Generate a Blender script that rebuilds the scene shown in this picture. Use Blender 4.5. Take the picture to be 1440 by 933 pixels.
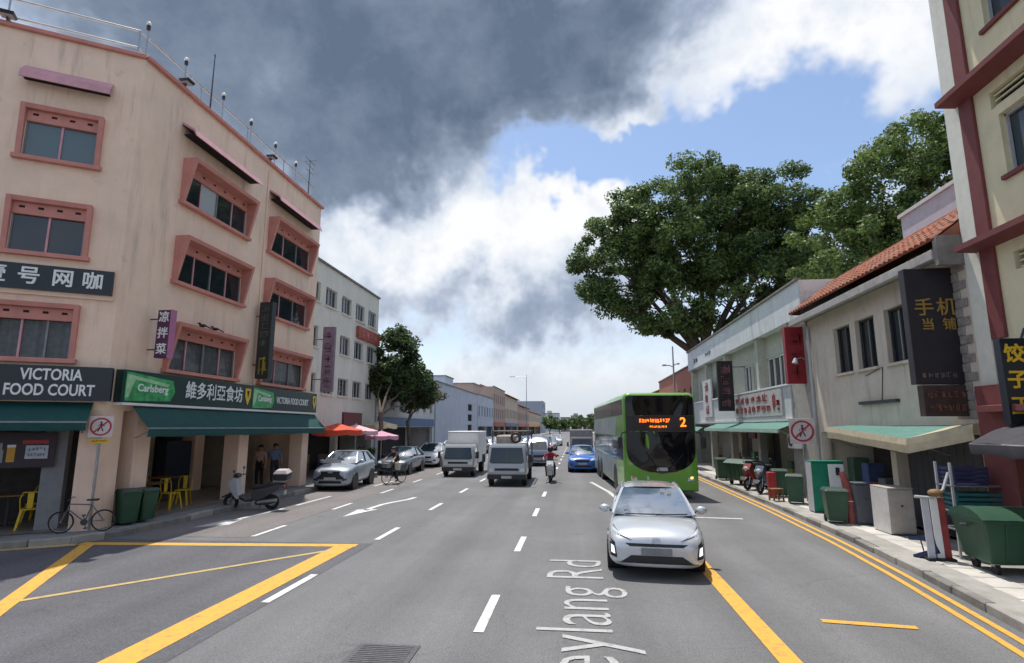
import bpy, bmesh, math, random
import numpy as np
from mathutils import Vector, Matrix
R = math.radians
rnd = random.Random(7)
for o in list(bpy.data.objects): bpy.data.objects.remove(o)
sc = bpy.context.scene
COL = sc.collection

# ------------------------------------------------------------------ camera
cam = bpy.data.cameras.new('camera'); cam_o = bpy.data.objects.new('camera', cam); COL.objects.link(cam_o)
cam.sensor_width = 36.0; cam.lens = 36.0 * 793 / 1440; cam.clip_start = 0.1; cam.clip_end = 3000
cam_o.location = (0, 0, 2.5); cam_o.rotation_euler = (R(90 + 9.626), 0, R(6.455))
sc.camera = cam_o

# ------------------------------------------------------------------ sun and sky
SUN_SHADOW = Vector((0.14, -0.28, -1.0))            # direction the light travels
SUN_EL = math.atan2(1.0, math.hypot(0.14, 0.28)); SUN_AZ = math.atan2(-0.14, 0.28)
sun = bpy.data.lights.new('sun', 'SUN'); sun.energy = 4.0; sun.angle = R(0.6); sun.color = (1.0, 0.955, 0.88)
sun_o = bpy.data.objects.new('sun', sun); COL.objects.link(sun_o)
sun_o.rotation_euler = SUN_SHADOW.to_track_quat('-Z', 'Y').to_euler()
sun_o.location = (-5, 20, 40)

world = bpy.data.worlds.new('World'); sc.world = world; world.use_nodes = True
wt = world.node_tree; wt.nodes.clear()
def wn(t, **k):
    n = wt.nodes.new(t)
    for a, b in k.items(): setattr(n, a, b)
    return n
def wl_(a, b): wt.links.new(a, b)
def wmath(op, a, b=None, clamp=False):
    n = wn('ShaderNodeMath', operation=op, use_clamp=clamp)
    for i, v in enumerate((a, b)):
        if v is None: continue
        if isinstance(v, (int, float)): n.inputs[i].default_value = v
        else: wl_(v, n.inputs[i])
    return n.outputs[0]
def wmap(v, a, b, c=0.0, d=1.0):
    n = wn('ShaderNodeMapRange', interpolation_type='SMOOTHSTEP')
    wl_(v, n.inputs[0])
    for i, q in enumerate((a, b, c, d)): n.inputs[i + 1].default_value = q
    return n.outputs[0]
out = wn('ShaderNodeOutputWorld'); bg = wn('ShaderNodeBackground'); wl_(bg.outputs[0], out.inputs[0])
bg.inputs[1].default_value = 0.15
world.cycles.sampling_method = 'MANUAL'; world.cycles.sample_map_resolution = 256
sky = wn('ShaderNodeTexSky', sky_type='NISHITA'); sky.sun_disc = False
sky.sun_elevation = SUN_EL; sky.sun_rotation = SUN_AZ; sky.altitude = 0; sky.air_density = 1.0; sky.dust_density = 1.0; sky.ozone_density = 1.6
tc = wn('ShaderNodeTexCoord'); sep = wn('ShaderNodeSeparateXYZ'); wl_(tc.outputs['Generated'], sep.inputs[0])
az = wmath('ARCTAN2', sep.outputs[0], sep.outputs[1]); el = wmath('ARCSINE', sep.outputs[2])
def wnoise(vec, scale, detail, rough, off=(0, 0, 0), dist=0.0):
    mp = wn('ShaderNodeMapping'); mp.inputs['Location'].default_value = off; wl_(vec, mp.inputs[0])
    n = wn('ShaderNodeTexNoise'); n.inputs['Scale'].default_value = scale; n.inputs['Detail'].default_value = detail
    n.inputs['Roughness'].default_value = rough; n.inputs['Distortion'].default_value = dist
    wl_(mp.outputs[0], n.inputs['Vector']); return n
n_big = wnoise(tc.outputs['Generated'], 5.0, 6, 0.6, (3.1, 1.7, 0.4), 0.3)
n_puff = wnoise(tc.outputs['Generated'], 14.0, 4, 0.62, (0.3, 5.2, 1.1), 0.2)
ae = wn('ShaderNodeCombineXYZ'); wl_(az, ae.inputs[0]); wl_(el, ae.inputs[1])
# the outline of each bank is broken up by noise
nd = wnoise(tc.outputs['Generated'], 6.0, 4, 0.62, (7.7, 2.1, 3.3))
sub = wn('ShaderNodeVectorMath', operation='SUBTRACT'); wl_(nd.outputs['Color'], sub.inputs[0]); sub.inputs[1].default_value = (0.5, 0.5, 0.5)
scl = wn('ShaderNodeVectorMath', operation='SCALE'); wl_(sub.outputs[0], scl.inputs[0]); scl.inputs[3].default_value = 0.30
aed = wn('ShaderNodeVectorMath', operation='ADD'); wl_(ae.outputs[0], aed.inputs[0]); wl_(scl.outputs[0], aed.inputs[1])
def lobes(lst):
    tot = None
    for (a, e, wa, we, s) in lst:
        m1 = wn('ShaderNodeVectorMath', operation='SUBTRACT'); wl_(aed.outputs[0], m1.inputs[0]); m1.inputs[1].default_value = (R(a), R(e), 0)
        m2 = wn('ShaderNodeVectorMath', operation='MULTIPLY'); wl_(m1.outputs[0], m2.inputs[0]); m2.inputs[1].default_value = (1 / R(wa), 1 / R(we), 0)
        m3 = wn('ShaderNodeVectorMath', operation='DOT_PRODUCT'); wl_(m2.outputs[0], m3.inputs[0]); wl_(m2.outputs[0], m3.inputs[1])
        v = wmath('MULTIPLY', wmath('EXPONENT', wmath('MULTIPLY', m3.outputs['Value'], -1.0)), s)
        tot = v if tot is None else wmath('ADD', tot, v)
    return tot
DARK = [(-38, 34, 19, 11, 1.0), (-14, 36, 17, 8.5, 1.0), (4, 38.5, 9, 5.5, 0.8), (-24, 25, 8, 4.5, 0.75), (-55, 55, 45, 16, 0.7)]
GREY = [(-13, 12.0, 16, 3.4, 0.52), (-2, 14.5, 6, 4, 0.32)]
GAP = [(-2, 27.5, 8.0, 3.0, 0.95), (10, 26.8, 11, 3.2, 1.0), (26, 25.0, 10, 3.6, 0.7), (13, 20.5, 7, 5, 0.6)]
WHITE = [(-15, 18.5, 12, 4.6, 1.0), (1, 22.0, 7, 3.0, 1.0), (-14.5, 26.5, 4.0, 2.2, 0.9), (5.5, 30.5, 3.0, 1.6, 0.9), (24, 33.0, 13, 4.5, 0.70), (34, 27, 5, 3, 0.4)]
L_d = wmath('MINIMUM', lobes(DARK), 0.95); L_g = lobes(GREY); L_b = lobes(GAP); L_w = lobes(WHITE)
fb = wmath('SUBTRACT', n_big.outputs[0], 0.5); fp = wmath('SUBTRACT', n_puff.outputs[0], 0.5); fl = fb
cov = wmath('ADD', wmath('ADD', 0.42, wmath('MULTIPLY', wmath('ADD', L_d, wmath('ADD', L_w, L_g)), 0.55)), wmath('MULTIPLY', L_b, -0.55))
cov = wmath('ADD', cov, wmath('MULTIPLY', fb, 1.1)); cov = wmath('ADD', cov, wmath('MULTIPLY', fp, 0.5)); 
hz = wmap(el, R(9.0), R(2.0)); cov = wmath('ADD', cov, wmath('MULTIPLY', hz, 0.5))
mask = wmap(cov, 0.20, 0.74)
dk = wmath('ADD', wmath('MULTIPLY', L_d, 0.80), wmath('MULTIPLY', L_g, 0.66)); dk = wmath('ADD', dk, wmath('MULTIPLY', L_w, -0.12))
dk = wmath('ADD', dk, wmath('MULTIPLY', fb, 1.0)); dk = wmath('ADD', dk, wmath('MULTIPLY', fp, 0.45)); dk = wmath('ADD', dk, 0.13)
ramp = wn('ShaderNodeValToRGB'); wl_(dk, ramp.inputs[0])
cr = ramp.color_ramp; cr.elements[0].position = 0.05; cr.elements[0].color = (0.95, 0.96, 0.98, 1)
cr.elements[1].position = 1.0; cr.elements[1].color = (0.125, 0.17, 0.25, 1)
for p_, c_ in ((0.25, (0.72, 0.78, 0.87, 1)), (0.5, (0.36, 0.43, 0.56, 1)), (0.75, (0.205, 0.26, 0.35, 1))):
    e_ = cr.elements.new(p_); e_.color = c_
cl = wn('ShaderNodeVectorMath', operation='SCALE'); wl_(ramp.outputs[0], cl.inputs[0]); cl.inputs[3].default_value = 5.95
hzc = wn('ShaderNodeMixRGB'); wl_(wmap(el, R(8.5), R(1.0), 0.0, 0.85), hzc.inputs[0]); wl_(cl.outputs[0], hzc.inputs[1]); hzc.inputs[2].default_value = (3.7, 4.05, 4.5, 1)
mx = wn('ShaderNodeMixRGB'); wl_(mask, mx.inputs[0]); wl_(sky.outputs[0], mx.inputs[1]); wl_(hzc.outputs[0], mx.inputs[2])
wl_(mx.outputs[0], bg.inputs[0])
sc.view_settings.view_transform = 'Standard'; sc.view_settings.look = 'None'
sc.view_settings.exposure = 0.22; sc.view_settings.gamma = 1.0; sc.view_settings.use_curve_mapping = False
sc.render.resolution_x = 1024; sc.render.resolution_y = 663
sc.cycles.max_bounces = 5; sc.cycles.diffuse_bounces = 3; sc.cycles.glossy_bounces = 3; sc.cycles.transparent_max_bounces = 8; sc.cycles.use_denoising = True; sc.cycles.use_adaptive_sampling = True; sc.cycles.adaptive_threshold = 0.025

# ------------------------------------------------------------------ materials
MATS = {}
def nmat(name):
    m = bpy.data.materials.new(name); m.use_nodes = True
    return m, m.node_tree, m.node_tree.nodes['Principled BSDF']
def mat(name, col, rough=0.7, metal=0.0, var=0.12, scale=6.0, bump=0.0, streak=0.0, dirt=None, coat=0.0, spec=None, fine=0.0):
    """plain surface: base colour broken up by noise, optional rain streaks, dirt patches and bump"""
    if name in MATS: return MATS[name]
    m, t, b = nmat(name); MATS[name] = m
    N = t.nodes; L = t.links
    b.inputs['Roughness'].default_value = rough; b.inputs['Metallic'].default_value = metal
    if coat: b.inputs['Coat Weight'].default_value = coat; b.inputs['Coat Roughness'].default_value = 0.06
    if spec is not None: b.inputs['Specular IOR Level'].default_value = spec
    g = N.new('ShaderNodeNewGeometry'); no = N.new('ShaderNodeTexNoise'); L.new(g.outputs['Position'], no.inputs['Vector'])
    no.inputs['Scale'].default_value = scale; no.inputs['Detail'].default_value = 6; no.inputs['Roughness'].default_value = 0.6
    mr = N.new('ShaderNodeMapRange'); L.new(no.outputs[0], mr.inputs[0]); mr.inputs[1].default_value = 0.3; mr.inputs[2].default_value = 0.7
    mr.inputs[3].default_value = 1 - var; mr.inputs[4].default_value = 1 + var
    vm = N.new('ShaderNodeVectorMath'); vm.operation = 'SCALE'; vm.inputs[0].default_value = col[:3]; L.new(mr.outputs[0], vm.inputs[3])
    cur = vm.outputs[0]
    if fine:
        nf = N.new('ShaderNodeTexNoise'); L.new(g.outputs['Position'], nf.inputs['Vector']); nf.inputs['Scale'].default_value = 90; nf.inputs['Detail'].default_value = 3
        mf = N.new('ShaderNodeMapRange'); L.new(nf.outputs[0], mf.inputs[0]); mf.inputs[1].default_value = 0.3; mf.inputs[2].default_value = 0.7; mf.inputs[3].default_value = 1 - fine; mf.inputs[4].default_value = 1 + fine
        v2 = N.new('ShaderNodeVectorMath'); v2.operation = 'SCALE'; L.new(cur, v2.inputs[0]); L.new(mf.outputs[0], v2.inputs[3]); cur = v2.outputs[0]
    if streak:
        mp = N.new('ShaderNodeMapping'); mp.inputs['Scale'].default_value = (1, 1, 0.09); L.new(g.outputs['Position'], mp.inputs[0])
        n2 = N.new('ShaderNodeTexNoise'); L.new(mp.outputs[0], n2.inputs['Vector']); n2.inputs['Scale'].default_value = 4.5; n2.inputs['Detail'].default_value = 7; n2.inputs['Roughness'].default_value = 0.65
        m2 = N.new('ShaderNodeMapRange'); L.new(n2.outputs[0], m2.inputs[0]); m2.inputs[1].default_value = 0.52; m2.inputs[2].default_value = 0.78; m2.inputs[3].default_value = 0; m2.inputs[4].default_value = streak
        n3 = N.new('ShaderNodeTexNoise'); L.new(g.outputs['Position'], n3.inputs['Vector']); n3.inputs['Scale'].default_value = 0.55; n3.inputs['Detail'].default_value = 4
        m3 = N.new('ShaderNodeMapRange'); L.new(n3.outputs[0], m3.inputs[0]); m3.inputs[1].default_value = 0.38; m3.inputs[2].default_value = 0.68; m3.inputs[3].default_value = 0.15; m3.inputs[4].default_value = 1.25
        mm = N.new('ShaderNodeMath'); mm.operation = 'MULTIPLY'; mm.use_clamp = True; L.new(m2.outputs[0], mm.inputs[0]); L.new(m3.outputs[0], mm.inputs[1])
        n4 = N.new('ShaderNodeTexNoise'); L.new(g.outputs['Position'], n4.inputs['Vector']); n4.inputs['Scale'].default_value = 2.6; n4.inputs['Detail'].default_value = 7; n4.inputs['Roughness'].default_value = 0.7
        m4 = N.new('ShaderNodeMapRange'); L.new(n4.outputs[0], m4.inputs[0]); m4.inputs[1].default_value = 0.60; m4.inputs[2].default_value = 0.70; m4.inputs[3].default_value = 0; m4.inputs[4].default_value = streak * 0.5
        ma = N.new('ShaderNodeMath'); ma.operation = 'MAXIMUM'; L.new(mm.outputs[0], ma.inputs[0]); L.new(m4.outputs[0], ma.inputs[1])
        mixs = N.new('ShaderNodeMixRGB'); L.new(ma.outputs[0], mixs.inputs[0]); L.new(cur, mixs.inputs[1]); mixs.inputs[2].default_value = tuple(c * 0.42 for c in (dirt or col)[:3]) + (1,)
        cur = mixs.outputs[0]
    L.new(cur, b.inputs['Base Color'])
    if bump:
        bp = N.new('ShaderNodeBump'); bp.inputs['Strength'].default_value = bump; bp.inputs['Distance'].default_value = 0.02
        nb = N.new('ShaderNodeTexNoise'); L.new(g.outputs['Position'], nb.inputs['Vector']); nb.inputs['Scale'].default_value = scale * 9; nb.inputs['Detail'].default_value = 5
        L.new(nb.outputs[0], bp.inputs['Height']); L.new(bp.outputs[0], b.inputs['Normal'])
    return m
def emit(name, col, s):
    if name in MATS: return MATS[name]
    m, t, b = nmat(name); MATS[name] = m
    b.inputs['Base Color'].default_value = tuple(col) + (1,); b.inputs['Emission Color'].default_value = tuple(col) + (1,); b.inputs['Emission Strength'].default_value = s
    return m
def glass(name, tint, rough=0.04, trans=0.0):
    """window glass: a glossy dark pane, part see-through"""
    if name in MATS: return MATS[name]
    m, t, b = nmat(name); MATS[name] = m
    b.inputs['Base Color'].default_value = tuple(tint) + (1,); b.inputs['Roughness'].default_value = rough; b.inputs['Specular IOR Level'].default_value = 0.8
    if trans:
        tr = t.nodes.new('ShaderNodeBsdfTransparent'); tr.inputs[0].default_value = (0.82, 0.86, 0.88, 1)
        mxs = t.nodes.new('ShaderNodeMixShader'); mxs.inputs[0].default_value = trans
        t.links.new(b.outputs[0], mxs.inputs[1]); t.links.new(tr.outputs[0], mxs.inputs[2])
        t.links.new(mxs.outputs[0], t.nodes['Material Output'].inputs[0])
    return m
def leafmat(name, c1, c2):
    if name in MATS: return MATS[name]
    m, t, b = nmat(name); MATS[name] = m; N = t.nodes; L = t.links
    g = N.new('ShaderNodeNewGeometry'); no = N.new('ShaderNodeTexNoise'); no.inputs['Scale'].default_value = 1.3; no.inputs['Detail'].default_value = 5
    L.new(g.outputs['Position'], no.inputs['Vector'])
    mr = N.new('ShaderNodeMapRange'); L.new(no.outputs[0], mr.inputs[0]); mr.inputs[1].default_value = 0.3; mr.inputs[2].default_value = 0.7
    no.inputs['Scale'].default_value = 0.9; ad = N.new('ShaderNodeMath'); ad.operation = 'ADD'; L.new(mr.outputs[0], ad.inputs[0])
    rp = N.new('ShaderNodeMath'); rp.operation = 'MULTIPLY_ADD'; L.new(g.outputs['Random Per Island'], rp.inputs[0]); rp.inputs[1].default_value = 0.7; rp.inputs[2].default_value = -0.35
    L.new(rp.outputs[0], ad.inputs[1])
    mxc = N.new('ShaderNodeMixRGB'); L.new(ad.outputs[0], mxc.inputs[0]); mxc.inputs[1].default_value = tuple(c1) + (1,); mxc.inputs[2].default_value = tuple(c2) + (1,)
    L.new(mxc.outputs[0], b.inputs['Base Color']); b.inputs['Roughness'].default_value = 0.55
    tl = N.new('ShaderNodeBsdfTranslucent'); L.new(mxc.outputs[0], tl.inputs[0])
    ms = N.new('ShaderNodeMixShader'); ms.inputs[0].default_value = 0.36; L.new(b.outputs[0], ms.inputs[1]); L.new(tl.outputs[0], ms.inputs[2])
    L.new(ms.outputs[0], N['Material Output'].inputs[0])
    return m
def asphalt(name, base, patch=0.0):
    m, t, b = nmat(name); MATS[name] = m; N = t.nodes; L = t.links
    g = N.new('ShaderNodeNewGeometry')
    def noise(sc_, det, ro=0.6, vec=None):
        n = N.new('ShaderNodeTexNoise'); n.inputs['Scale'].default_value = sc_; n.inputs['Detail'].default_value = det; n.inputs['Roughness'].default_value = ro
        L.new(vec or g.outputs['Position'], n.inputs['Vector']); return n.outputs[0]
    def rng(v, a, b_, c, d):
        n = N.new('ShaderNodeMapRange'); L.new(v, n.inputs[0])
        for i, q in enumerate((a, b_, c, d)): n.inputs[i + 1].default_value = q
        return n.outputs[0]
    def mul(a, b_):
        n = N.new('ShaderNodeMath'); n.operation = 'MULTIPLY'; L.new(a, n.inputs[0]); L.new(b_, n.inputs[1]); return n.outputs[0]
    mp = N.new('ShaderNodeMapping'); mp.inputs['Scale'].default_value = (1.0, 0.05, 1.0); L.new(g.outputs['Position'], mp.inputs[0])
    f = mul(rng(noise(0.35, 5), 0.3, 0.7, 0.86, 1.12), rng(noise(1.1, 4, 0.6, mp.outputs[0]), 0.3, 0.7, 0.84, 1.12))
    f = mul(f, mul(rng(noise(85, 2), 0.3, 0.7, 0.62, 1.42), rng(noise(38, 3, 0.7), 0.3, 0.7, 0.70, 1.34))); f = mul(f, rng(noise(9, 5), 0.35, 0.7, 0.93, 1.05))
    vo = N.new('ShaderNodeTexVoronoi'); vo.feature = 'DISTANCE_TO_EDGE'; vo.inputs['Scale'].default_value = 0.22
    dn = N.new('ShaderNodeTexNoise'); dn.inputs['Scale'].default_value = 1.5; dn.inputs['Detail'].default_value = 6; L.new(g.outputs['Position'], dn.inputs['Vector'])
    va = N.new('ShaderNodeVectorMath'); va.operation = 'MULTIPLY_ADD'; L.new(dn.outputs['Color'], va.inputs[0]); va.inputs[1].default_value = (1.2, 1.2, 0); L.new(g.outputs['Position'], va.inputs[2])
    L.new(va.outputs[0], vo.inputs['Vector'])
    f = mul(f, rng(vo.outputs['Distance'], 0.0, 0.004, 0.85, 1.0))
    f = mul(f, rng(noise(0.9, 6, 0.7), 0.60, 0.74, 1.0, 0.74)); f = mul(f, rng(noise(2.3, 5, 0.7), 0.64, 0.72, 1.0, 0.80)); f = mul(f, rng(noise(26, 4, 0.7), 0.62, 0.75, 1.0, 1.35))
    sx = N.new('ShaderNodeSeparateXYZ'); L.new(g.outputs['Position'], sx.inputs[0]); wv = N.new('ShaderNodeMath'); wv.operation = 'MULTIPLY_ADD'; L.new(sx.outputs[0], wv.inputs[0]); wv.inputs[1].default_value = 6.2832 / 1.63; wv.inputs[2].default_value = 0.6
    wc = N.new('ShaderNodeMath'); wc.operation = 'COSINE'; L.new(wv.outputs[0], wc.inputs[0]); f = mul(f, rng(wc.outputs[0], -1, 1, 0.93, 1.05))
    vm = N.new('ShaderNodeVectorMath'); vm.operation = 'SCALE'; vm.inputs[0].default_value = base; L.new(f, vm.inputs[3])
    L.new(vm.outputs[0], b.inputs['Base Color']); b.inputs['Roughness'].default_value = 0.85
    bp = N.new('ShaderNodeBump'); bp.inputs['Strength'].default_value = 0.5; bp.inputs['Distance'].default_value = 0.01; L.new(noise(120, 3), bp.inputs['Height']); L.new(bp.outputs[0], b.inputs['Normal'])
    return m
def paintmat(name, col, under=(0.12, 0.12, 0.122), wear=0.5):
    """road paint, worn through to the asphalt in patches"""
    m, t, b = nmat(name); MATS[name] = m; N = t.nodes; L = t.links
    g = N.new('ShaderNodeNewGeometry'); n = N.new('ShaderNodeTexNoise'); n.inputs['Scale'].default_value = 7; n.inputs['Detail'].default_value = 10; n.inputs['Roughness'].default_value = 0.78
    L.new(g.outputs['Position'], n.inputs['Vector'])
    r = N.new('ShaderNodeMapRange'); L.new(n.outputs[0], r.inputs[0]); r.inputs[1].default_value = 0.50; r.inputs[2].default_value = 0.70; r.inputs[3].default_value = 0; r.inputs[4].default_value = wear
    mxx = N.new('ShaderNodeMixRGB'); L.new(r.outputs[0], mxx.inputs[0]); mxx.inputs[1].default_value = tuple(col) + (1,); mxx.inputs[2].default_value = tuple(under) + (1,)
    L.new(mxx.outputs[0], b.inputs['Base Color']); b.inputs['Roughness'].default_value = 0.7
    return m

# ------------------------------------------------------------------ mesh helpers
def tag(o, label=None, cat=None, group=None, kind=None):
    if label: o['label'] = label
    if cat: o['category'] = cat
    if group: o['group'] = group
    if kind: o['kind'] = kind
    return o
def empty(name, loc=(0, 0, 0), rz=0.0, label=None, cat=None, group=None):
    o = bpy.data.objects.new(name, None); o.empty_display_size = 0.3; COL.objects.link(o)
    o.location = loc; o.rotation_euler = (0, 0, rz); tag(o, label, cat, group); return o
def origin_of(o):
    v = Vector((0, 0, 0))
    while o is not None: v += o.location; o = o.parent
    return v
class MB:
    def __init__(s): s.v = []; s.f = []; s.m = []
    def add(s, vs, fs, m=0):
        k = len(s.v); s.v += [tuple(v) for v in vs]; s.f += [tuple(i + k for i in f) for f in fs]; s.m += [m] * len(fs); return s
    def box(s, x0, x1, y0, y1, z0, z1, m=0):
        return s.add([(x0, y0, z0), (x1, y0, z0), (x1, y1, z0), (x0, y1, z0), (x0, y0, z1), (x1, y0, z1), (x1, y1, z1), (x0, y1, z1)],
                     [(0, 3, 2, 1), (4, 5, 6, 7), (0, 1, 5, 4), (1, 2, 6, 5), (2, 3, 7, 6), (3, 0, 4, 7)], m)
    def obox(s, c, u, v, w, m=0):
        c, u, v, w = map(Vector, (c, u, v, w))
        P = [c - u - v - w, c + u - v - w, c + u + v - w, c - u + v - w, c - u - v + w, c + u - v + w, c + u + v + w, c - u + v + w]
        return s.add(P, [(0, 3, 2, 1), (4, 5, 6, 7), (0, 1, 5, 4), (1, 2, 6, 5), (2, 3, 7, 6), (3, 0, 4, 7)], m)
    def frust(s, x0, x1, y0, y1, z0, X0, X1, Y0, Y1, z1, m=0):
        return s.add([(x0, y0, z0), (x1, y0, z0), (x1, y1, z0), (x0, y1, z0), (X0, Y0, z1), (X1, Y0, z1), (X1, Y1, z1), (X0, Y1, z1)],
                     [(0, 3, 2, 1), (4, 5, 6, 7), (0, 1, 5, 4), (1, 2, 6, 5), (2, 3, 7, 6), (3, 0, 4, 7)], m)
    def quad(s, a, b, c, d, m=0): return s.add([a, b, c, d], [(0, 1, 2, 3)], m)
    def cyl(s, p0, p1, r0, r1=None, n=12, m=0):
        r1 = r0 if r1 is None else r1
        p0, p1 = Vector(p0), Vector(p1); d = (p1 - p0).normalized(); a = d.orthogonal().normalized(); b = d.cross(a)
        vs = []; k = range(n)
        for p, r in ((p0, r0), (p1, r1)):
            vs += [p + (a * math.cos(2 * math.pi * i / n) + b * math.sin(2 * math.pi * i / n)) * r for i in k]
        fs = [(i, (i + 1) % n, n + (i + 1) % n, n + i) for i in k] + [tuple(reversed(range(n))), tuple(range(n, 2 * n))]
        return s.add(vs, fs, m)
    def tube(s, pts, r, n=8, m=0):
        pts = [Vector(p) for p in pts]
        rs = r if isinstance(r, (list, tuple)) else [r] * len(pts)
        k0 = len(s.v); a = None
        for i, p in enumerate(pts):
            d = (pts[min(i + 1, len(pts) - 1)] - pts[max(i - 1, 0)]).normalized()
            a = d.orthogonal().normalized() if a is None else (a - d * a.dot(d)).normalized()
            b = d.cross(a)
            s.v += [tuple(p + (a * math.cos(2 * math.pi * j / n) + b * math.sin(2 * math.pi * j / n)) * rs[i]) for j in range(n)]
        fs = []
        for i in range(len(pts) - 1):
            for j in range(n): fs.append((k0 + i * n + j, k0 + i * n + (j + 1) % n, k0 + (i + 1) * n + (j + 1) % n, k0 + (i + 1) * n + j))
        fs.append(tuple(k0 + j for j in reversed(range(n)))); fs.append(tuple(k0 + (len(pts) - 1) * n + j for j in range(n)))
        s.f += fs; s.m += [m] * len(fs); return s
    def torus(s, c, axis, R_, r, n=24, k=8, m=0):
        c = Vector(c); ax = Vector(axis).normalized(); a = ax.orthogonal().normalized(); b = ax.cross(a); k0 = len(s.v)
        for i in range(n):
            t = 2 * math.pi * i / n; d = a * math.cos(t) + b * math.sin(t)
            for j in range(k):
                u = 2 * math.pi * j / k; s.v.append(tuple(c + d * (R_ + r * math.cos(u)) + ax * (r * math.sin(u))))
        for i in range(n):
            for j in range(k): s.f.append((k0 + i * k + j, k0 + i * k + (j + 1) % k, k0 + ((i + 1) % n) * k + (j + 1) % k, k0 + ((i + 1) % n) * k + j)); s.m.append(m)
        return s
    def ball(s, c, rx, ry=None, rz=None, n=12, k=8, m=0):
        ry = rx if ry is None else ry; rz = rx if rz is None else rz; k0 = len(s.v)
        for i in range(1, k):
            t = math.pi * i / k
            for j in range(n): u = 2 * math.pi * j / n; s.v.append((c[0] + rx * math.sin(t) * math.cos(u), c[1] + ry * math.sin(t) * math.sin(u), c[2] + rz * math.cos(t)))
        s.v += [(c[0], c[1], c[2] + rz), (c[0], c[1], c[2] - rz)]; T = len(s.v) - 2
        for i in range(k - 2):
            for j in range(n): s.f.append((k0 + i * n + j, k0 + (i + 1) * n + j, k0 + (i + 1) * n + (j + 1) % n, k0 + i * n + (j + 1) % n)); s.m.append(m)
        for j in range(n):
            s.f.append((T, k0 + j, k0 + (j + 1) % n)); s.f.append((T + 1, k0 + (k - 2) * n + (j + 1) % n, k0 + (k - 2) * n + j)); s.m += [m, m]
        return s
    def prism(s, poly, a, b, ax='z', m=0):
        """polygon of 2-D points pushed from a to b along an axis"""
        n = len(poly)
        f = {'z': lambda p, h: (p[0], p[1], h), 'x': lambda p, h: (h, p[0], p[1]), 'y': lambda p, h: (p[0], h, p[1])}[ax]
        vs = [f(p, a) for p in poly] + [f(p, b) for p in poly]
        return s.add(vs, [tuple(reversed(range(n))), tuple(range(n, 2 * n))] + [(i, (i + 1) % n, n + (i + 1) % n, n + i) for i in range(n)], m)
    def grid(s, rows, m=0, closed=False):
        k0 = len(s.v); n = len(rows[0])
        for r in rows: s.v += [tuple(p) for p in r]
        for i in range(len(rows) - 1):
            for j in range(n if closed else n - 1):
                s.f.append((k0 + i * n + j, k0 + i * n + (j + 1) % n, k0 + (i + 1) * n + (j + 1) % n, k0 + (i + 1) * n + j)); s.m.append(m)
        return s
    def mesh(s, name, mats, off=None, smooth=False, bevel=0.0, seg=2):
        me = bpy.data.meshes.new(name); vs = s.v
        if off is not None: vs = [(v[0] - off[0], v[1] - off[1], v[2] - off[2]) for v in vs]
        me.from_pydata(vs, [], s.f)
        for m_ in (mats if isinstance(mats, (list, tuple)) else [mats]): me.materials.append(m_)
        me.polygons.foreach_set('material_index', s.m)
        bm = bmesh.new(); bm.from_mesh(me)
        bmesh.ops.recalc_face_normals(bm, faces=bm.faces)
        if bevel: bmesh.ops.bevel(bm, geom=[e for e in bm.edges if len(e.link_faces) == 2 and e.calc_face_angle(0) > 0.5], offset=bevel, segments=seg, profile=0.7, affect='EDGES')
        bm.to_mesh(me); bm.free()
        if smooth:
            me.polygons.foreach_set('use_smooth', [True] * len(me.polygons)); me.set_sharp_from_angle(angle=R(38))
        me.update(); return me
    def build(s, name, mats, parent=None, world=False, smooth=False, bevel=0.0, seg=2, loc=None, label=None, kind=None):
        off = origin_of(parent) if (world and parent is not None) else None
        o = bpy.data.objects.new(name, s.mesh(name, mats, off, smooth, bevel, seg)); COL.objects.link(o)
        if parent is not None: o.parent = parent
        if loc: o.location = loc
        if label: o['label'] = label
        if kind: o['kind'] = kind
        return o
def put(name, me, parent=None, loc=(0, 0, 0), rz=0.0):
    o = bpy.data.objects.new(name, me); COL.objects.link(o); o.location = loc; o.rotation_euler = (0, 0, rz)
    if parent is not None: o.parent = parent
    return o
def copy_tree(o, parent=None):
    c = o.copy(); COL.objects.link(c); c.parent = parent
    for ch in list(o.children): copy_tree(ch, c)
    return c
_text_cache = {}
def text_mesh(body, size, m, extrude=0.004, fat=0.0, align='CENTER', xs=1.0):
    cu = bpy.data.curves.new('text', 'FONT'); cu.body = body; cu.size = size; cu.extrude = extrude; cu.offset = fat; cu.align_x = align; cu.align_y = 'CENTER'; cu.resolution_u = 3
    o = bpy.data.objects.new('text', cu); COL.objects.link(o); bpy.context.view_layer.update()
    dg = bpy.context.evaluated_depsgraph_get(); me = bpy.data.meshes.new_from_object(o.evaluated_get(dg))
    bpy.data.objects.remove(o); me.materials.clear(); me.materials.append(m)
    return me
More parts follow.
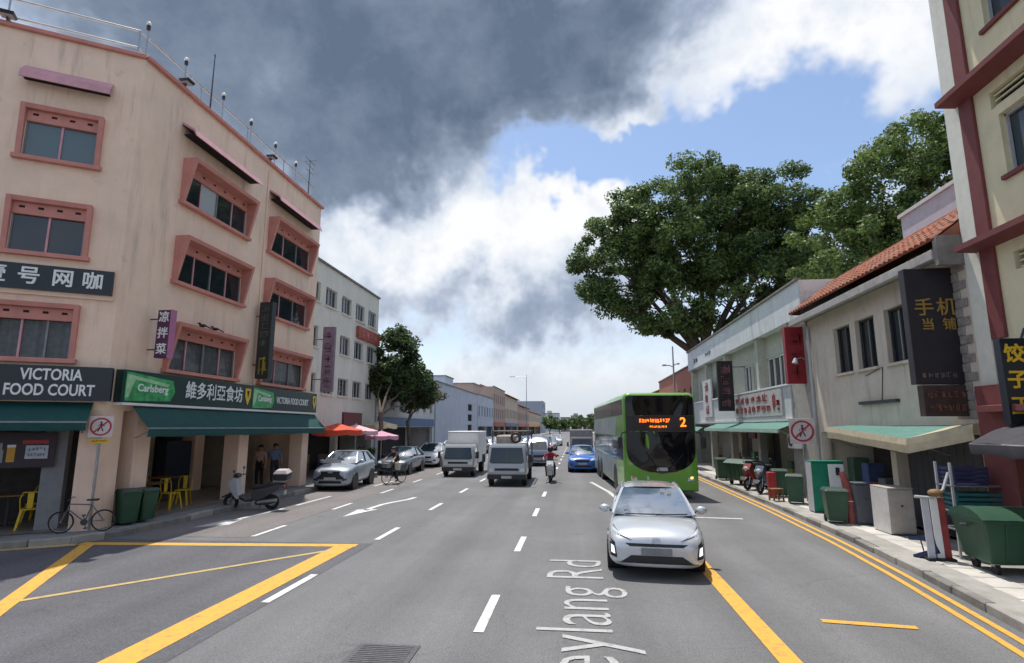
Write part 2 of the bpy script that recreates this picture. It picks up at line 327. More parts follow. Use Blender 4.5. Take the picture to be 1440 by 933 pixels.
def lettering(body, size, m, parent, origin, right, up, extrude=0.004, fat=0.0, name='lettering', fit=None, xs=1.0, align='CENTER'):
    """flat raised letters; origin is the centre of the line in world space, parent has no rotation"""
    cjk = any(ord(c) > 0x2E80 for c in body)
    me = text_mesh(body, size, m, extrude, 0.0 if cjk else fat, align)
    if cjk and fat:                                  # heavier strokes: the same glyphs laid over themselves, a hair apart
        bm = bmesh.new(); bm.from_mesh(me); base_g = list(bm.verts) + list(bm.edges) + list(bm.faces)
        for i, (dx, dy) in enumerate(((1, 0), (0, 1), (1, 1))):
            r_ = bmesh.ops.duplicate(bm, geom=base_g); bmesh.ops.translate(bm, verts=[g for g in r_['geom'] if isinstance(g, bmesh.types.BMVert)], vec=(dx * fat * 1.6, dy * fat * 1.6, 0.0007 * (i + 1)))
        bm.to_mesh(me); bm.free()
    if fit or xs != 1.0:
        w = max(v.co.x for v in me.vertices) - min(v.co.x for v in me.vertices)
        s = (fit / w) if fit else xs
        for v in me.vertices: v.co.x *= s
    o = bpy.data.objects.new(name, me); COL.objects.link(o); o.parent = parent
    r = Vector(right).normalized(); u = Vector(up).normalized(); n = r.cross(u)
    p = Vector(origin) - (origin_of(parent) if parent else Vector((0, 0, 0)))
    o.matrix_local = Matrix(((r.x, u.x, n.x, p.x), (r.y, u.y, n.y, p.y), (r.z, u.z, n.z, p.z), (0, 0, 0, 1)))
    return o
def marks(mb, c, right, up, w, h, n, seed, t=0.006, m=0, dens=6):
    """a run of n worn characters that cannot be read in the photo: small strokes, cell by cell, along 'right' if n>0 else down"""
    rg = random.Random(seed); r = Vector(right).normalized(); u = Vector(up).normalized(); nn = r.cross(u); c = Vector(c)
    k = abs(n)
    for i in range(k):
        cc = c + (r * ((i + 0.5) / k - 0.5) * w if n > 0 else -u * ((i + 0.5) / k - 0.5) * h)
        cw = (w / k if n > 0 else w) * 0.40; chh = (h if n > 0 else h / k) * 0.42
        for j in range(dens):
            hor = rg.random() < 0.55; a = rg.uniform(-0.9, 0.9); ln = rg.uniform(0.4, 1.0)
            if hor: mb.obox(cc + u * chh * a + r * cw * rg.uniform(-.2, .2) + nn * t, r * cw * ln, u * chh * 0.085, nn * t)
            else: mb.obox(cc + r * cw * a + u * chh * rg.uniform(-.2, .2) + nn * t * 1.3, r * cw * 0.10, u * chh * ln, nn * t)
    return mb
# ------------------------------------------------------------------ palette
ASPH = asphalt('asphalt', (0.150, 0.150, 0.155)); ASPH2 = asphalt('asphalt_patch', (0.100, 0.099, 0.111)); ASPH3 = asphalt('asphalt_warm', (0.170, 0.155, 0.152))
YEL = paintmat('yellow_paint', (0.68, 0.36, 0.05), wear=0.7); WHT = paintmat('white_paint', (0.66, 0.66, 0.66), wear=0.75); YELW = paintmat('worn_yellow_paint', (0.50, 0.36, 0.14), wear=0.8); WHTW = paintmat('worn_white_paint', (0.56, 0.56, 0.56), wear=0.7)
EARTH = mat('earth', (0.16, 0.15, 0.13), 0.9, var=0.3, scale=0.4)
CONC = mat('concrete', (0.33, 0.315, 0.29), 0.85, var=0.22, scale=2.2, bump=0.25, fine=0.16)
CONC_D = mat('old_concrete', (0.21, 0.20, 0.185), 0.9, var=0.3, scale=3.0, bump=0.4, fine=0.22)
CONC_L = mat('pale_concrete', (0.52, 0.49, 0.45), 0.85, var=0.18, scale=2.5, bump=0.2, fine=0.12)
PATH_L = mat('pavement_grey', (0.22, 0.22, 0.225), 0.85, var=0.18, scale=2.0, bump=0.25, fine=0.15)
FLOOR_T = mat('floor_tile', (0.22, 0.19, 0.165), 0.5, var=0.2, scale=3)
PINK = mat('peach_wall', (0.86, 0.655, 0.51), 0.85, var=0.08, scale=1.2, bump=0.12, streak=0.55, dirt=(0.60, 0.47, 0.42), fine=0.05)
PINKL = mat('peach_wall_ground', (0.84, 0.62, 0.49), 0.85, var=0.07, scale=1.5, bump=0.1, streak=0.25, dirt=(0.5, 0.35, 0.27))
ROSE = mat('rose_trim', (0.58, 0.25, 0.21), 0.75, var=0.10, scale=3, streak=0.35, bump=0.1)
ROSEP = mat('pink_canopy', (0.62, 0.32, 0.36), 0.7, var=0.12, scale=3, streak=0.4, bump=0.1)
SHADE = mat('shade_black', (0.012, 0.010, 0.010), 0.9, var=0.0)  # near-black colour stands for shade in vents, behind louvres, under canopies
BLACK = mat('black_paint', (0.014, 0.014, 0.016), 0.45, var=0.1)
DGREY = mat('dark_grey', (0.055, 0.057, 0.062), 0.6, var=0.15)
GREY = mat('mid_grey', (0.22, 0.225, 0.24), 0.6, var=0.12)
LGREY = mat('light_grey', (0.45, 0.46, 0.475), 0.55, var=0.08)
STEEL = mat('steel', (0.45, 0.46, 0.48), 0.35, 0.9, var=0.1)
GALV = mat('galvanised', (0.36, 0.37, 0.39), 0.45, 0.8, var=0.15)
WHITE = mat('white_paint_wall', (0.74, 0.74, 0.73), 0.7, var=0.08, scale=2, streak=0.3)
WHITEP = mat('white_plastic', (0.78, 0.78, 0.77), 0.45, var=0.05)
GLASS = glass('window_glass', (0.018, 0.025, 0.032)); GLASS_T = glass('clear_glass', (0.03, 0.04, 0.045), 0.03, 0.82); GLASS_TL = glass('teal_glass', (0.11, 0.16, 0.175), 0.08); GLASS_B = glass('blue_glass', (0.03, 0.05, 0.07), 0.05)  # teal_glass: window reflection put into its lighter base colour
GLASS_W = glass('pale_glass', (0.42, 0.47, 0.50), 0.12)
GLASS_C = glass('car_glass', (0.035, 0.062, 0.090), 0.02); GLASS_C.node_tree.nodes['Principled BSDF'].inputs['Specular IOR Level'].default_value = 1.0; GLASS_C.node_tree.nodes['Principled BSDF'].inputs['IOR'].default_value = 2.8  # blue base colour carries part of the sky reflection
CURT = mat('grey_curtain', (0.52, 0.49, 0.48), 0.9, var=0.2, scale=8); CURT2 = mat('teal_curtain', (0.17, 0.24, 0.26), 0.85, var=0.2, scale=5)
RUBBER = mat('rubber', (0.018, 0.018, 0.019), 0.85, var=0.2); PLASTIC = mat('black_plastic', (0.02, 0.02, 0.022), 0.5, var=0.1)
GRN_SIGN = mat('dark_green_sign', (0.008, 0.038, 0.036), 0.35, var=0.1); NAVY = mat('ink_sign', (0.013, 0.020, 0.028), 0.35, var=0.1)
GRN_LOGO = mat('green_logo', (0.05, 0.36, 0.12), 0.35, var=0.5, scale=5)
AWN = mat('green_awning', (0.004, 0.062, 0.058), 0.75, var=0.14, scale=2.5, bump=0.1, streak=0.3)
GRNP = mat('green_bin_plastic', (0.022, 0.075, 0.042), 0.45, var=0.15, scale=4, fine=0.1)
WTXT = mat('white_letter', (0.80, 0.82, 0.82), 0.5, var=0.03); YTXT = mat('yellow_letter', (0.75, 0.50, 0.03), 0.5, var=0.05)
RED = mat('red_paint', (0.46, 0.035, 0.035), 0.5, var=0.12); ORANGE = mat('orange_paint', (0.70, 0.24, 0.02), 0.5, var=0.05)
YCHAIR = mat('yellow_chair', (0.66, 0.44, 0.012), 0.4, var=0.08); WOOD = mat('brown_wood', (0.20, 0.105, 0.045), 0.6, var=0.3, scale=12)
LAMP_ON = emit('lit_tube', (1.0, 0.93, 0.80), 9.0)

WHTT = paintmat('overlay_white', (0.42, 0.42, 0.42), wear=0.9)
# ------------------------------------------------------------------ ground, road, pavements
tag(MB().quad((-1500, -1500, -0.06), (1500, -1500, -0.06), (1500, 1500, -0.06), (-1500, 1500, -0.06)).build('ground', EARTH), kind='structure')
road = tag(MB().quad((-70, -40, 0), (7.6, -40, 0), (7.6, 420, 0), (-70, 420, 0)).build('road', ASPH), kind='structure')
tag(MB().add([(-4.45, -6, .004), (-4.45, 12.45, .004), (-10.4, 12.3, .004), (-11.4, 11.5, .004), (-13.5, 10.1, .004), (-38, -5.4, .004), (-38, -6, .004)], [(0, 1, 2, 3, 4, 5, 6)]).build('junction_road', ASPH2), kind='structure')
tag(MB().quad((-10.5, 12.75, .004), (-7.6, 12.75, .004), (-7.6, 75, .004), (-10.5, 75, .004)).build('kerbside_lane', ASPH3), kind='structure')

def stripe(pts, w, m, name='lane_marking', z=0.009):
    pts = [Vector((p[0], p[1], z)) for p in pts]; rows = []
    for i, p in enumerate(pts):
        d = (pts[min(i + 1, len(pts) - 1)] - pts[max(i - 1, 0)]).normalized(); n = Vector((-d.y, d.x, 0)) * (w / 2)
        rows.append([p + n, p - n])
    o = MB().grid(rows).build(name, m, road); return o
for x, y0, per, ln, n, w in ((-1.25, 7.38, 4.62, 1.58, 24, 0.13), (-4.51, 3.6, 4.62, 1.58, 22, 0.13), (-7.5, 12.9, 4.35, 1.5, 16, 0.12)):
    me = None
    for i in range(n):
        if me is None: me = MB().quad((-w / 2, 0, 0), (w / 2, 0, 0), (w / 2, ln, 0), (-w / 2, ln, 0)).mesh('lane_dash', WHT)
        put('lane_dash', me, road, (x + rnd.uniform(-.01, .01), y0 + i * per, 0.009))
stripe([(2.24, -2), (2.24, 7), (2.25, 12.4)], 0.25, YEL, 'bus_lane_line'); stripe([(1.5, 19.5), (1.2, 23), (0.6, 27)], 0.16, WHTW, 'bus_lane_line')
stripe([(3.13, 8.30), (4.22, 8.16)], 0.13, YEL, 'bay_marking'); stripe([(3.0, 16.95), (4.5, 16.8)], 0.16, WHTW, 'bay_marking')
KR = [(-30, 2.9), (-10, 3.9), (0, 4.55), (5, 5.0), (8, 5.40), (10.7, 5.72), (13.6, 5.96), (18.5, 6.15), (28.6, 6.28), (45, 6.35), (420, 6.4)]
def kerb_x(y):
    for (a, xa), (b, xb) in zip(KR, KR[1:]):
        if a <= y <= b: return xa + (xb - xa) * (y - a) / (b - a)
    return KR[-1][1]
ys = [-2 + i * 1.0 for i in range(60)] + [60, 80, 120]
for off in (0.20, 0.44): stripe([(kerb_x(y) - off, y) for y in ys], 0.10, YEL, 'no_parking_line')
# yellow box at the junction
stripe([(-10.75, 11.72), (-4.72, 12.2)], 0.27, YEL, 'box_junction_line'); stripe([(-4.95, 12.06), (-4.95, -3)], 0.42, YEL, 'box_junction_line', 0.0095)
stripe([(-5.0, 11.75), (-8.1, 7.9), (-14.0, 0.7)], 0.12, YELW, 'box_junction_line', 0.010); stripe([(-10.5, 11.6), (-8.1, 7.65), (-5.2, 2.9)], 0.26, YEL, 'box_junction_line', 0.0105)
stripe([(-10.75, 11.6), (-14, 9.45), (-20, 5.65)], 0.24, YELW, 'box_junction_line', 0.0112)
stripe([(-12.1, 11.0), (-12.9, 10.5)], 0.1, WHT)
# arrows painted in the kerbside lanes
a = MB(); z = 0.009
a.add([(-6.60, 15.9, z), (-6.12, 17.45, z), (-6.72, 17.30, z)], [(0, 1, 2)]); rows = []
apts = [(-6.42, 17.2), (-6.42, 17.9), (-6.36, 18.5), (-6.24, 19.0), (-6.06, 19.45), (-5.90, 19.9), (-5.82, 20.5)]
for i, p in enumerate(apts):
    d = Vector((apts[min(i + 1, 6)][0] - apts[max(i - 1, 0)][0], apts[min(i + 1, 6)][1] - apts[max(i - 1, 0)][1])).normalized(); rows.append([(p[0] - d.y * .085, p[1] + d.x * .085, z), (p[0] + d.y * .085, p[1] - d.x * .085, z)])
a.grid(rows); a.build('lane_arrow', WHT, road)
MB().add([(-9.65, 13.85, z), (-9.0, 14.3, z), (-9.15, 15.2, z), (-9.55, 15.0, z)], [(0, 1, 2, 3)]).build('lane_arrow', WHTW, road)
stripe([(-9.30, 15.2), (-9.1, 17.3)], 0.15, WHTW); stripe([(-9.05, 18), (-9.0, 20.5)], 0.13, WHTW); stripe([(-8.7, 24.2), (-8.6, 26.5)], 0.13, WHTW)
# street name map overlay, laid flat along the lane like painted letters
tm = text_mesh('Geylang Rd', 1.42, WHTT, 0.0, -0.012, 'LEFT'); ws = [v.co.x for v in tm.vertices]; k = 6.05 / (max(ws) - min(ws))
for v in tm.vertices: v.co.x *= k
o = put('name_overlay', tm, road, (-0.02, 5.22, 0.0095), R(90))
# iron cover set in the road
mh = empty('manhole_cover', (-2.2, 6.45, 0.004), 0, 'square iron access cover with a ribbed face, set flush in the road', 'manhole cover')
MB().box(-.36, .36, -.42, .42, 0, 0.008).build('cover_frame', mat('worn_iron', (0.10, 0.10, 0.108), .6, .3, var=.25, scale=18), mh)
bar = MB().box(-.30, .30, -.012, .012, 0, 0.006).mesh('rib', GALV, bevel=0.002, seg=1); bar.materials[0] = mat('iron', (0.14, 0.14, 0.15), .5, .6, var=.3, scale=20)
for i in range(15): put('rib', bar, mh, (0, -.36 + i * 0.0515, 0.0085))

def kerb_run(pts, name, h, w, parent, m, step=0.95, jit=0.012):
    """single kerb stones laid end to end along a line"""
    me = MB().box(-w, 0, 0, step - 0.018, -0.05, h).mesh('kerb_stone', m, bevel=0.014, seg=1)
    me2 = MB().box(-w, 0, 0, step - 0.018, -0.05, h).mesh('kerb_stone', CONC_D, bevel=0.02, seg=1)
    for (a, b) in zip(pts, pts[1:]):
        a = Vector((a[0], a[1], 0)); b = Vector((b[0], b[1], 0)); L = (b - a).length; n = max(1, round(L / step)); d = (b - a) / n
        for i in range(n):
            q = put('kerb_stone', me2 if rnd.random() < 0.45 else me, parent, a + d * i + Vector((0, 0, rnd.uniform(-jit, jit))), math.atan2(d.y, d.x) - math.pi / 2 + rnd.uniform(-.012, .012))
            q.scale = (1, (L / n) / step, 1)
# right pavement
pr_pts = [(kerb_x(y) + 0.14, y) for y, _ in KR]
poly = pr_pts + [(30, 420), (30, -30)]
pav_r = tag(MB().prism(poly, -0.05, 0.12).build('pavement_right', CONC), kind='structure')
yk = [3, 5, 8, 10.7, 13.6, 18.5, 28.6, 45, 62]
kerb_run([(kerb_x(y), y) for y in yk][::-1], 'kerb', 0.122, 0.15, pav_r, CONC)
slab = MB().box(-.24, .24, -.29, .29, 0, 0.03).mesh('drain_slab', CONC_L, bevel=0.006, seg=1)
for i in range(44):
    y = 7.0 + i * 0.61
    if rnd.random() < 0.06: continue
    q = put('drain_slab', slab, pav_r, (kerb_x(y) + 0.82, y, 0.098 + rnd.uniform(-.004, .005)), R(-3) + rnd.uniform(-.02, .02))
# left pavement, turning the corner into the side street
CH = Vector((0.8452, 0.53445, 0)); CN = Vector((0.53445, -0.8452, 0)); C0 = Vector((-11.2, 12.4, 0))
kl = [(-11.55 - 0.8452 * 26, 11.30 - 0.53445 * 26), (-11.55, 11.30), (-11.0, 11.72), (-10.72, 12.25), (-10.58, 13.0), (-10.55, 23.5), (-10.55, 60), (-10.55, 420)]
pav_l = tag(MB().prism([(-70, 420), (-70, -25)] + kl, -0.05, 0.15).build('pavement_left', PATH_L), kind='structure')
kerb_run([(-11.55 - 0.8452 * 5 + .06, 11.30 - 0.53445 * 5 - .09), (-11.50, 11.21)], 'kerb', 0.152, 0.16, pav_l, CONC)
kerb_run([(-11.50, 11.21), (-10.93, 11.66), (-10.63, 12.22), (-10.48, 13.0), (-10.45, 23.5), (-10.45, 48)], 'kerb', 0.152, 0.16, pav_l, CONC)

# ------------------------------------------------------------------ facades
def facade(mb, o, u, z0, z1, L, holes, depth=0.22, m=0, mr=None):
    """wall face along u from o, with real openings and their reveals; outward normal is u x z"""
    o = Vector(o); u = Vector(u).normalized(); n = u.cross(Vector((0, 0, 1))); mr = m if mr is None else mr
    us = sorted({0, L} | {h[0] for h in holes} | {h[1] for h in holes}); zs = sorted({z0, z1} | {h[2] for h in holes} | {h[3] for h in holes})
    P = lambda a, z, d=0: o + u * a + Vector((0, 0, z)) - n * d
    for a, b in zip(us, us[1:]):
        for c, d in zip(zs, zs[1:]):
            am, cm = (a + b) / 2, (c + d) / 2
            if any(h[0] < am < h[1] and h[2] < cm < h[3] for h in holes): continue
            mb.quad(P(a, c), P(b, c), P(b, d), P(a, d), m)
    for h in holes:
        a, b, c, d = h[:4]
        for q in (((a, c), (b, c)), ((b, c), (b, d)), ((b, d), (a, d)), ((a, d), (a, c))):
            mb.quad(P(*q[0]), P(*q[1]), P(q[1][0], q[1][1], depth), P(q[0][0], q[0][1], depth), mr)
    return mb
def curtain(w, z0, z1, m, folds=14, open_=0.0, seed=1):
    rg = random.Random(seed); rows = [[], []]; n = folds * 6
    for i in range(n + 1):
        t = i / n; y = 0.035 * math.sin(t * folds * 6.283 + 2 * math.sin(t * 9)) * rg.uniform(0.7, 1.2); x = t * w * (1 - open_)
        rows[0].append((x, 0.16 + y, z0)); rows[1].append((x, 0.16 + y * 0.6, z1))
    return MB().grid(rows).mesh('curtain', m, smooth=True)

def hood_window(parent, loc, rz, w, h=1.37, top=0.42, bot=0.10, panes=3, kind='dark', seed=0, base=None):
    """deep rose-painted hood round a ribbon window: thing part > panes, mullions, vent holes. local -y points out of the wall"""
    t = 0.11; mb = MB()
    for x0 in (0, w - t): mb.prism([(0.02, 0), (-bot, 0), (-top, h), (0.02, h)], x0, x0 + t, 'x')
    mb.prism([(0.02, h - t), (-top + 0.03, h - t), (-top - 0.002, h + 0.002), (0.02, h + 0.002)], 0.001, w - .001, 'x')
    mb.prism([(0.02, -0.03), (-bot - 0.07, -0.03), (-bot - 0.07, 0.07), (0.02, 0.09)], -0.05, w + 0.05, 'x')
    band0 = h - 0.40
    mb.box(t, w - t, -0.03, 0.06, band0, h - t)
    win = MB.build(mb, 'window', ROSE, parent, bevel=0.008, seg=1); win.location = Vector(loc) - origin_of(parent); win.rotation_euler = (0, 0, rz)
    nh = max(4, int((w - 2 * t) / 0.46)); hm = MB().box(-.055, .055, -0.034, 0.0, -.028, .028).mesh('vent_hole', SHADE)
    for i in range(nh): put('vent_hole', hm, win, (t + (w - 2 * t) * (i + 0.5) / nh, 0, h - t - 0.11))
    gx0, gx1, gz0, gz1 = t, w - t, 0.08, band0
    pw = (gx1 - gx0) / panes
    for i in range(panes):
        if kind == 'open' and i == panes - 1: continue
        gm = {'dark': GLASS, 'teal': GLASS_TL, 'curtain': GLASS_T, 'open': GLASS, 'pale': GLASS}[kind]
        if kind == 'pale' and i == 1: gm = GLASS_W
        pn = MB().box(0, pw - 0.03, 0.045, 0.055, gz0, gz1).build('pane', gm, win, loc=(gx0 + i * pw + 0.015, 0.0 + (0.012 if i % 2 else 0), 0))
    for i in range(panes + 1): MB().box(-.022, .022, 0.02, 0.09, gz0, gz1).build('mullion', GREY if i in (0, panes) or i % 2 == 0 else ROSEP, win, loc=(min(max(gx0 + i * pw, gx0 + .02), gx1 - .02), 0, 0))
    if kind == 'curtain':
        c = put('curtain', curtain(gx1 - gx0, gz0, gz1, CURT if kind == 'curtain' else CURT2, int(w * 5), 0, seed), win, (gx0, 0, 0))
    return win
# ------------------------------------------------------------------ peach corner building
LB = empty('corner_building', (-11.2, 12.4, 0.15), 0, 'four storey peach building on the left corner with deep rose window hoods and rooftop railing', 'building')
Y1 = 22.9; ZT = 12.16; ZF = 3.0
wallmb = MB(); AW = 3.35; BW = 3.35; AY = 14.15; BY = 18.80
fl = [(8.85, 1.37), (6.5, 1.37), (4.0, 1.37)]
holes = []
for z0, h in fl:
    for y0, w in ((AY, AW), (BY, BW)): holes.append((y0 - 12.4 + .12, y0 - 12.4 + w - .12, z0 + .09, z0 + h - .12))
facade(wallmb, C0, (0, 1, 0), ZF - 0.1, ZT, Y1 - 12.4, holes, 0.3)
SL = 9.0; P1 = C0 - CH * SL
holes = []
CW = 1.66
for z0, h in fl:
    for s0 in (0.70, 4.2, 6.6): holes.append((SL - s0 - CW + .12, SL - s0 - .12, z0 + .09, z0 + h - .12))
facade(wallmb, P1, CH, ZF - 0.1, ZT, SL, holes, 0.3)
B0 = Vector((-24, 15.0, 0)); B1 = Vector((-24, Y1, 0)); B2 = Vector((-11.2, Y1, 0))
for a, b in ((B2, B1), (B1, B0), (B0, P1)): wallmb.quad((a.x, a.y, 0), (b.x, b.y, 0), (b.x, b.y, ZT), (a.x, a.y, ZT))
wallmb.add([(C0.x, C0.y, ZT), (B2.x, B2.y, ZT), (B1.x, B1.y, ZT), (B0.x, B0.y, ZT), (P1.x, P1.y, ZT)], [(0, 1, 2, 3, 4)])
for zf in (ZF - 0.1, 6.2, 8.5): wallmb.add([(C0.x, C0.y, zf), (B2.x, B2.y, zf), (B1.x, B1.y, zf), (B0.x, B0.y, zf), (P1.x, P1.y, zf)], [(0, 1, 2, 3, 4)])
wall = wallmb.build('wall', PINK, LB, world=True)
def coping(a, b, name='parapet_coping'):
    a = Vector(a); b = Vector(b); d = (b - a).normalized(); n = d.cross(Vector((0, 0, 1))); c = (a + b) / 2
    MB().obox(c + n * 0.02, d * ((b - a).length / 2 + .05), n * 0.10, Vector((0, 0, 0.055))).build(name, ROSE, LB, world=True, bevel=0.01, seg=1)
coping(C0 + Vector((0, 0.06, ZT + .03)), Vector((-11.2, Y1, ZT + .03))); coping(P1 + Vector((0, 0, ZT + .033)), C0 + Vector((-.05, 0, ZT + .033)))
# hairline joint and a drain spout on the long face
MB().tube([(-11.17, 18.55, 3.95), (-11.17, 18.55, 11.9)], 0.035, 6).build('rain_pipe', PINK, LB, world=True)
kinds = {(0, 0): ('pale', 4), (1, 0): ('dark', 4), (2, 0): ('curtain', 4), (0, 1): ('dark', 3), (1, 1): ('dark', 3), (2, 1): ('curtain', 3)}
for i, (z0, h) in enumerate(fl):
    for j, (y0, w) in enumerate(((AY, AW), (BY, BW))):
        kd, pn = kinds[(i, j)]
        hood_window(LB, (-11.2, y0, z0), R(90), w, h, 0.42, 0.10, pn, kd, seed=i * 3 + j)
    for j, s0 in enumerate((0.70, 4.2, 6.6)):
        p = C0 - CH * (s0 + CW); hood_window(LB, (p.x, p.y, z0), math.atan2(CH.y, CH.x), CW, h, 0.16, 0.06, 2 if i < 2 else 3, ('teal', 'dark', 'curtain')[i], seed=20 + i * 3 + j)
# pink sun canopies over the top floor windows
def canopy(a, b, n, depth=0.5, name='sun_canopy'):
    a = Vector(a); b = Vector(b); n = Vector(n); u = b - a; zz = Vector((0, 0, 1))
    prof = [(0.0, 0.0), (0.0, 0.10), (depth * .85, -0.16), (depth, -0.36), (depth - .03, -0.36), (depth * .85 - .04, -0.20), (0.0, 0.03)]
    mb = MB(); k = len(prof); vs = [a + n * p[0] + zz * p[1] for p in prof] + [b + n * p[0] + zz * p[1] for p in prof]
    mb.add(vs, [tuple(range(k)), tuple(range(2 * k - 1, k - 1, -1))] + [(i, (i + 1) % k, k + (i + 1) % k, k + i) for i in range(k)])
    c = mb.build(name, ROSEP, LB, world=True)
    MB().obox((a + b) / 2 + n * (depth * .5) - zz * .27, u / 2 * 0.96, n * depth * .42, zz * 0.015).build('soffit', SHADE, c, world=True)  # black sheet stands for the shade under the canopy
canopy((-11.2, 13.95, 11.14), (-11.2, 17.45, 11.14), (1, 0, 0)); canopy((-11.2, 18.7, 11.14), (-11.2, 22.1, 11.14), (1, 0, 0))
for s0 in (0.62, 4.1): q = C0 - CH * (s0 + 1.8); q2 = C0 - CH * s0; canopy((q.x, q.y, 11.14), (q2.x, q2.y, 11.14), CN, 0.34)
# rooftop railing
def railing(pts, name='roof_railing'):
    r = MB(); pts = [Vector(p) for p in pts]
    for z in (0.45, 0.95): r.tube([p + Vector((0, 0, z)) for p in pts], 0.03, 6)
    rail = r.build(name, GALV, LB, world=True)
    pm = MB().cyl((0, 0, 0), (0, 0, 0.95), 0.022, None, 6).mesh('rail_post', GALV)
    for a, b in zip(pts, pts[1:]):
        n = max(1, round((b - a).length / 2.4))
        for i in range(n): put('rail_post', pm, rail, a + (b - a) * i / n - origin_of(rail))
pa = C0 - CH * 8.5 - CN * 0.35 + Vector((0, 0, ZT)); pb = C0 + Vector((-.38, .12, ZT)); pc = Vector((-11.55, Y1 - .2, ZT)); railing([pa, pb, pc])
# slim posts with small globe lamps on the parapet
lp = MB().cyl((0, 0, 0), (0, 0, 0.95), 0.018, None, 6).mesh('lamp_post', GALV); lg = MB().ball((0, 0, 1.02), 0.065, n=10, k=6).mesh('lamp_globe', WHITEP, smooth=True); lk = MB().cyl((0, 0, .84), (0, 0, .97), 0.05, None, 8).mesh('lamp_collar', BLACK)
for y in (12.45, 13.95, 15.75, 17.35, 19.0, 20.6):
    p = put('lamp_post', lp, LB, Vector((-11.28, y, ZT + .06)) - LB.location); put('lamp_collar', lk, p); put('lamp_globe', lg, p)
def aerial(y, h, arms, lab):
    e = empty('rooftop_aerial', (-11.5, y, ZT), 0, lab, 'aerial'); MB().tube([(0, 0, 0), (0, 0, h)], [.03, .014], 6).build('mast', DGREY, e)
    for z, l in arms: MB().cyl((0, -l, z), (0, l, z), 0.012, None, 5).build('arm', DGREY, e)
    if len(arms) > 1: MB().cyl((-.3, 0, arms[0][0]), (.3, 0, arms[0][0]), 0.012, None, 5).build('boom', DGREY, e)
aerial(15.45, 2.35, [(2.28, 0.05)], 'tall thin mast standing on the peach building roof')
aerial(22.2, 2.0, [(1.95, .45), (1.7, .38), (1.45, .3)], 'branched television aerial at the far end of the peach roof')
fm = MB().frust(-.20, .20, -.10, .30, 0, -.26, .26, -.14, .38, .12)
for k, (p, rz, lab) in enumerate((((-11.2, 13.75, ZT + .1), R(-90), 'black rooftop floodlight nearest the corner of the peach building'), ((-11.2, 18.4, ZT + .1), R(-90), 'black rooftop floodlight above the far windows of the peach building'), ((C0.x - CH.x * 2.85, C0.y - CH.y * 2.85, ZT + .1), math.atan2(CH.y, CH.x) + math.pi, 'black rooftop floodlight on the side street parapet'))):
    e = empty('floodlight', p, rz, lab, 'floodlight', 'floodlights on the peach building roof')
    e.scale = (.62, .62, .62); MB().frust(-.22, .22, .06, .46, .10, -.26, .26, .0, .52, .22).build('housing', BLACK, e, bevel=0.01, seg=1); MB().box(-.2, .2, .08, .44, .085, .10).build('lens', LGREY, e)
    MB().box(-.03, .03, -.1, .25, -.04, .11).build('bracket', DGREY, e)
# ground floor: piers, columns, ceiling, inner walls
COLM = PINKL
pier = [(C0.x, C0.y), (-11.2, 13.0), (-11.75, 13.0), (-11.95, 12.75), ((C0 - CH * .42).x - CN.x * .4, (C0 - CH * .42).y - CN.y * .4), ((C0 - CH * .42).x, (C0 - CH * .42).y)]
MB().prism(pier, .15, ZF - .1).build('corner_pier', COLM, LB, world=True)
cm = MB().box(-.27, .27, -.27, .27, 0, ZF - .25).mesh('column', COLM, bevel=0.01, seg=1)
for (x, y) in ((-11.42, 13.68), (-11.42, 18.22), (-11.42, 22.6), (-14.6, 16.2), (-14.6, 20.5)): put('column', cm, LB, Vector((x, y, .15)) - LB.location)
for s in (3.3, 6.5): q = C0 - CH * s - CN * .3; put('column', cm, LB, Vector((q.x, q.y, .15)) - LB.location, math.atan2(CH.y, CH.x))
INW = mat('inner_wall', (0.34, 0.29, 0.24), 0.8, var=0.15, streak=0.3); INK = mat('inner_shade', (0.055, 0.050, 0.048), 0.8, var=0.25); INB = mat('stall_blue', (0.025, 0.035, 0.065), 0.6, var=0.2)  # darkest inner walls: interior shade put into the colour
MB().add([(-11.21, 12.42, .165), (-11.21, Y1 - .05, .165), (-23.9, Y1 - .05, .165), (-23.9, 15.1, .165), (P1.x + .1, P1.y + .3, .165)], [(0, 1, 2, 3, 4)]).build('shop_floor', FLOOR_T, LB, world=True)
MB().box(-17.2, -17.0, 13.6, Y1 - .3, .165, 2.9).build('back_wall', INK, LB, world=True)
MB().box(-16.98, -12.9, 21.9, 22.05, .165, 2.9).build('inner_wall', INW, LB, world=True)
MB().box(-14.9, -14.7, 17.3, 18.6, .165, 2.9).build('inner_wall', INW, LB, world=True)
MB().box(-14.68, -14.3, 18.7, 20.0, .165, 2.0).build('drinks_cabinet', INB, LB, world=True)
q0 = C0 - CH * 0.95 - CN * 0.75; MB().obox(q0 + Vector((0, 0, 1.5)), CH * 0.22, CN * 0.2, Vector((0, 0, 1.34))).build('column', GREY, LB, world=True)
q0 = C0 - CH * 2.7 - CN * 2.6; MB().obox(q0 + Vector((0, 0, 1.52)), CH * 2.0, CN * 0.08, Vector((0, 0, 1.35))).build('inner_wall', INK, LB, world=True)
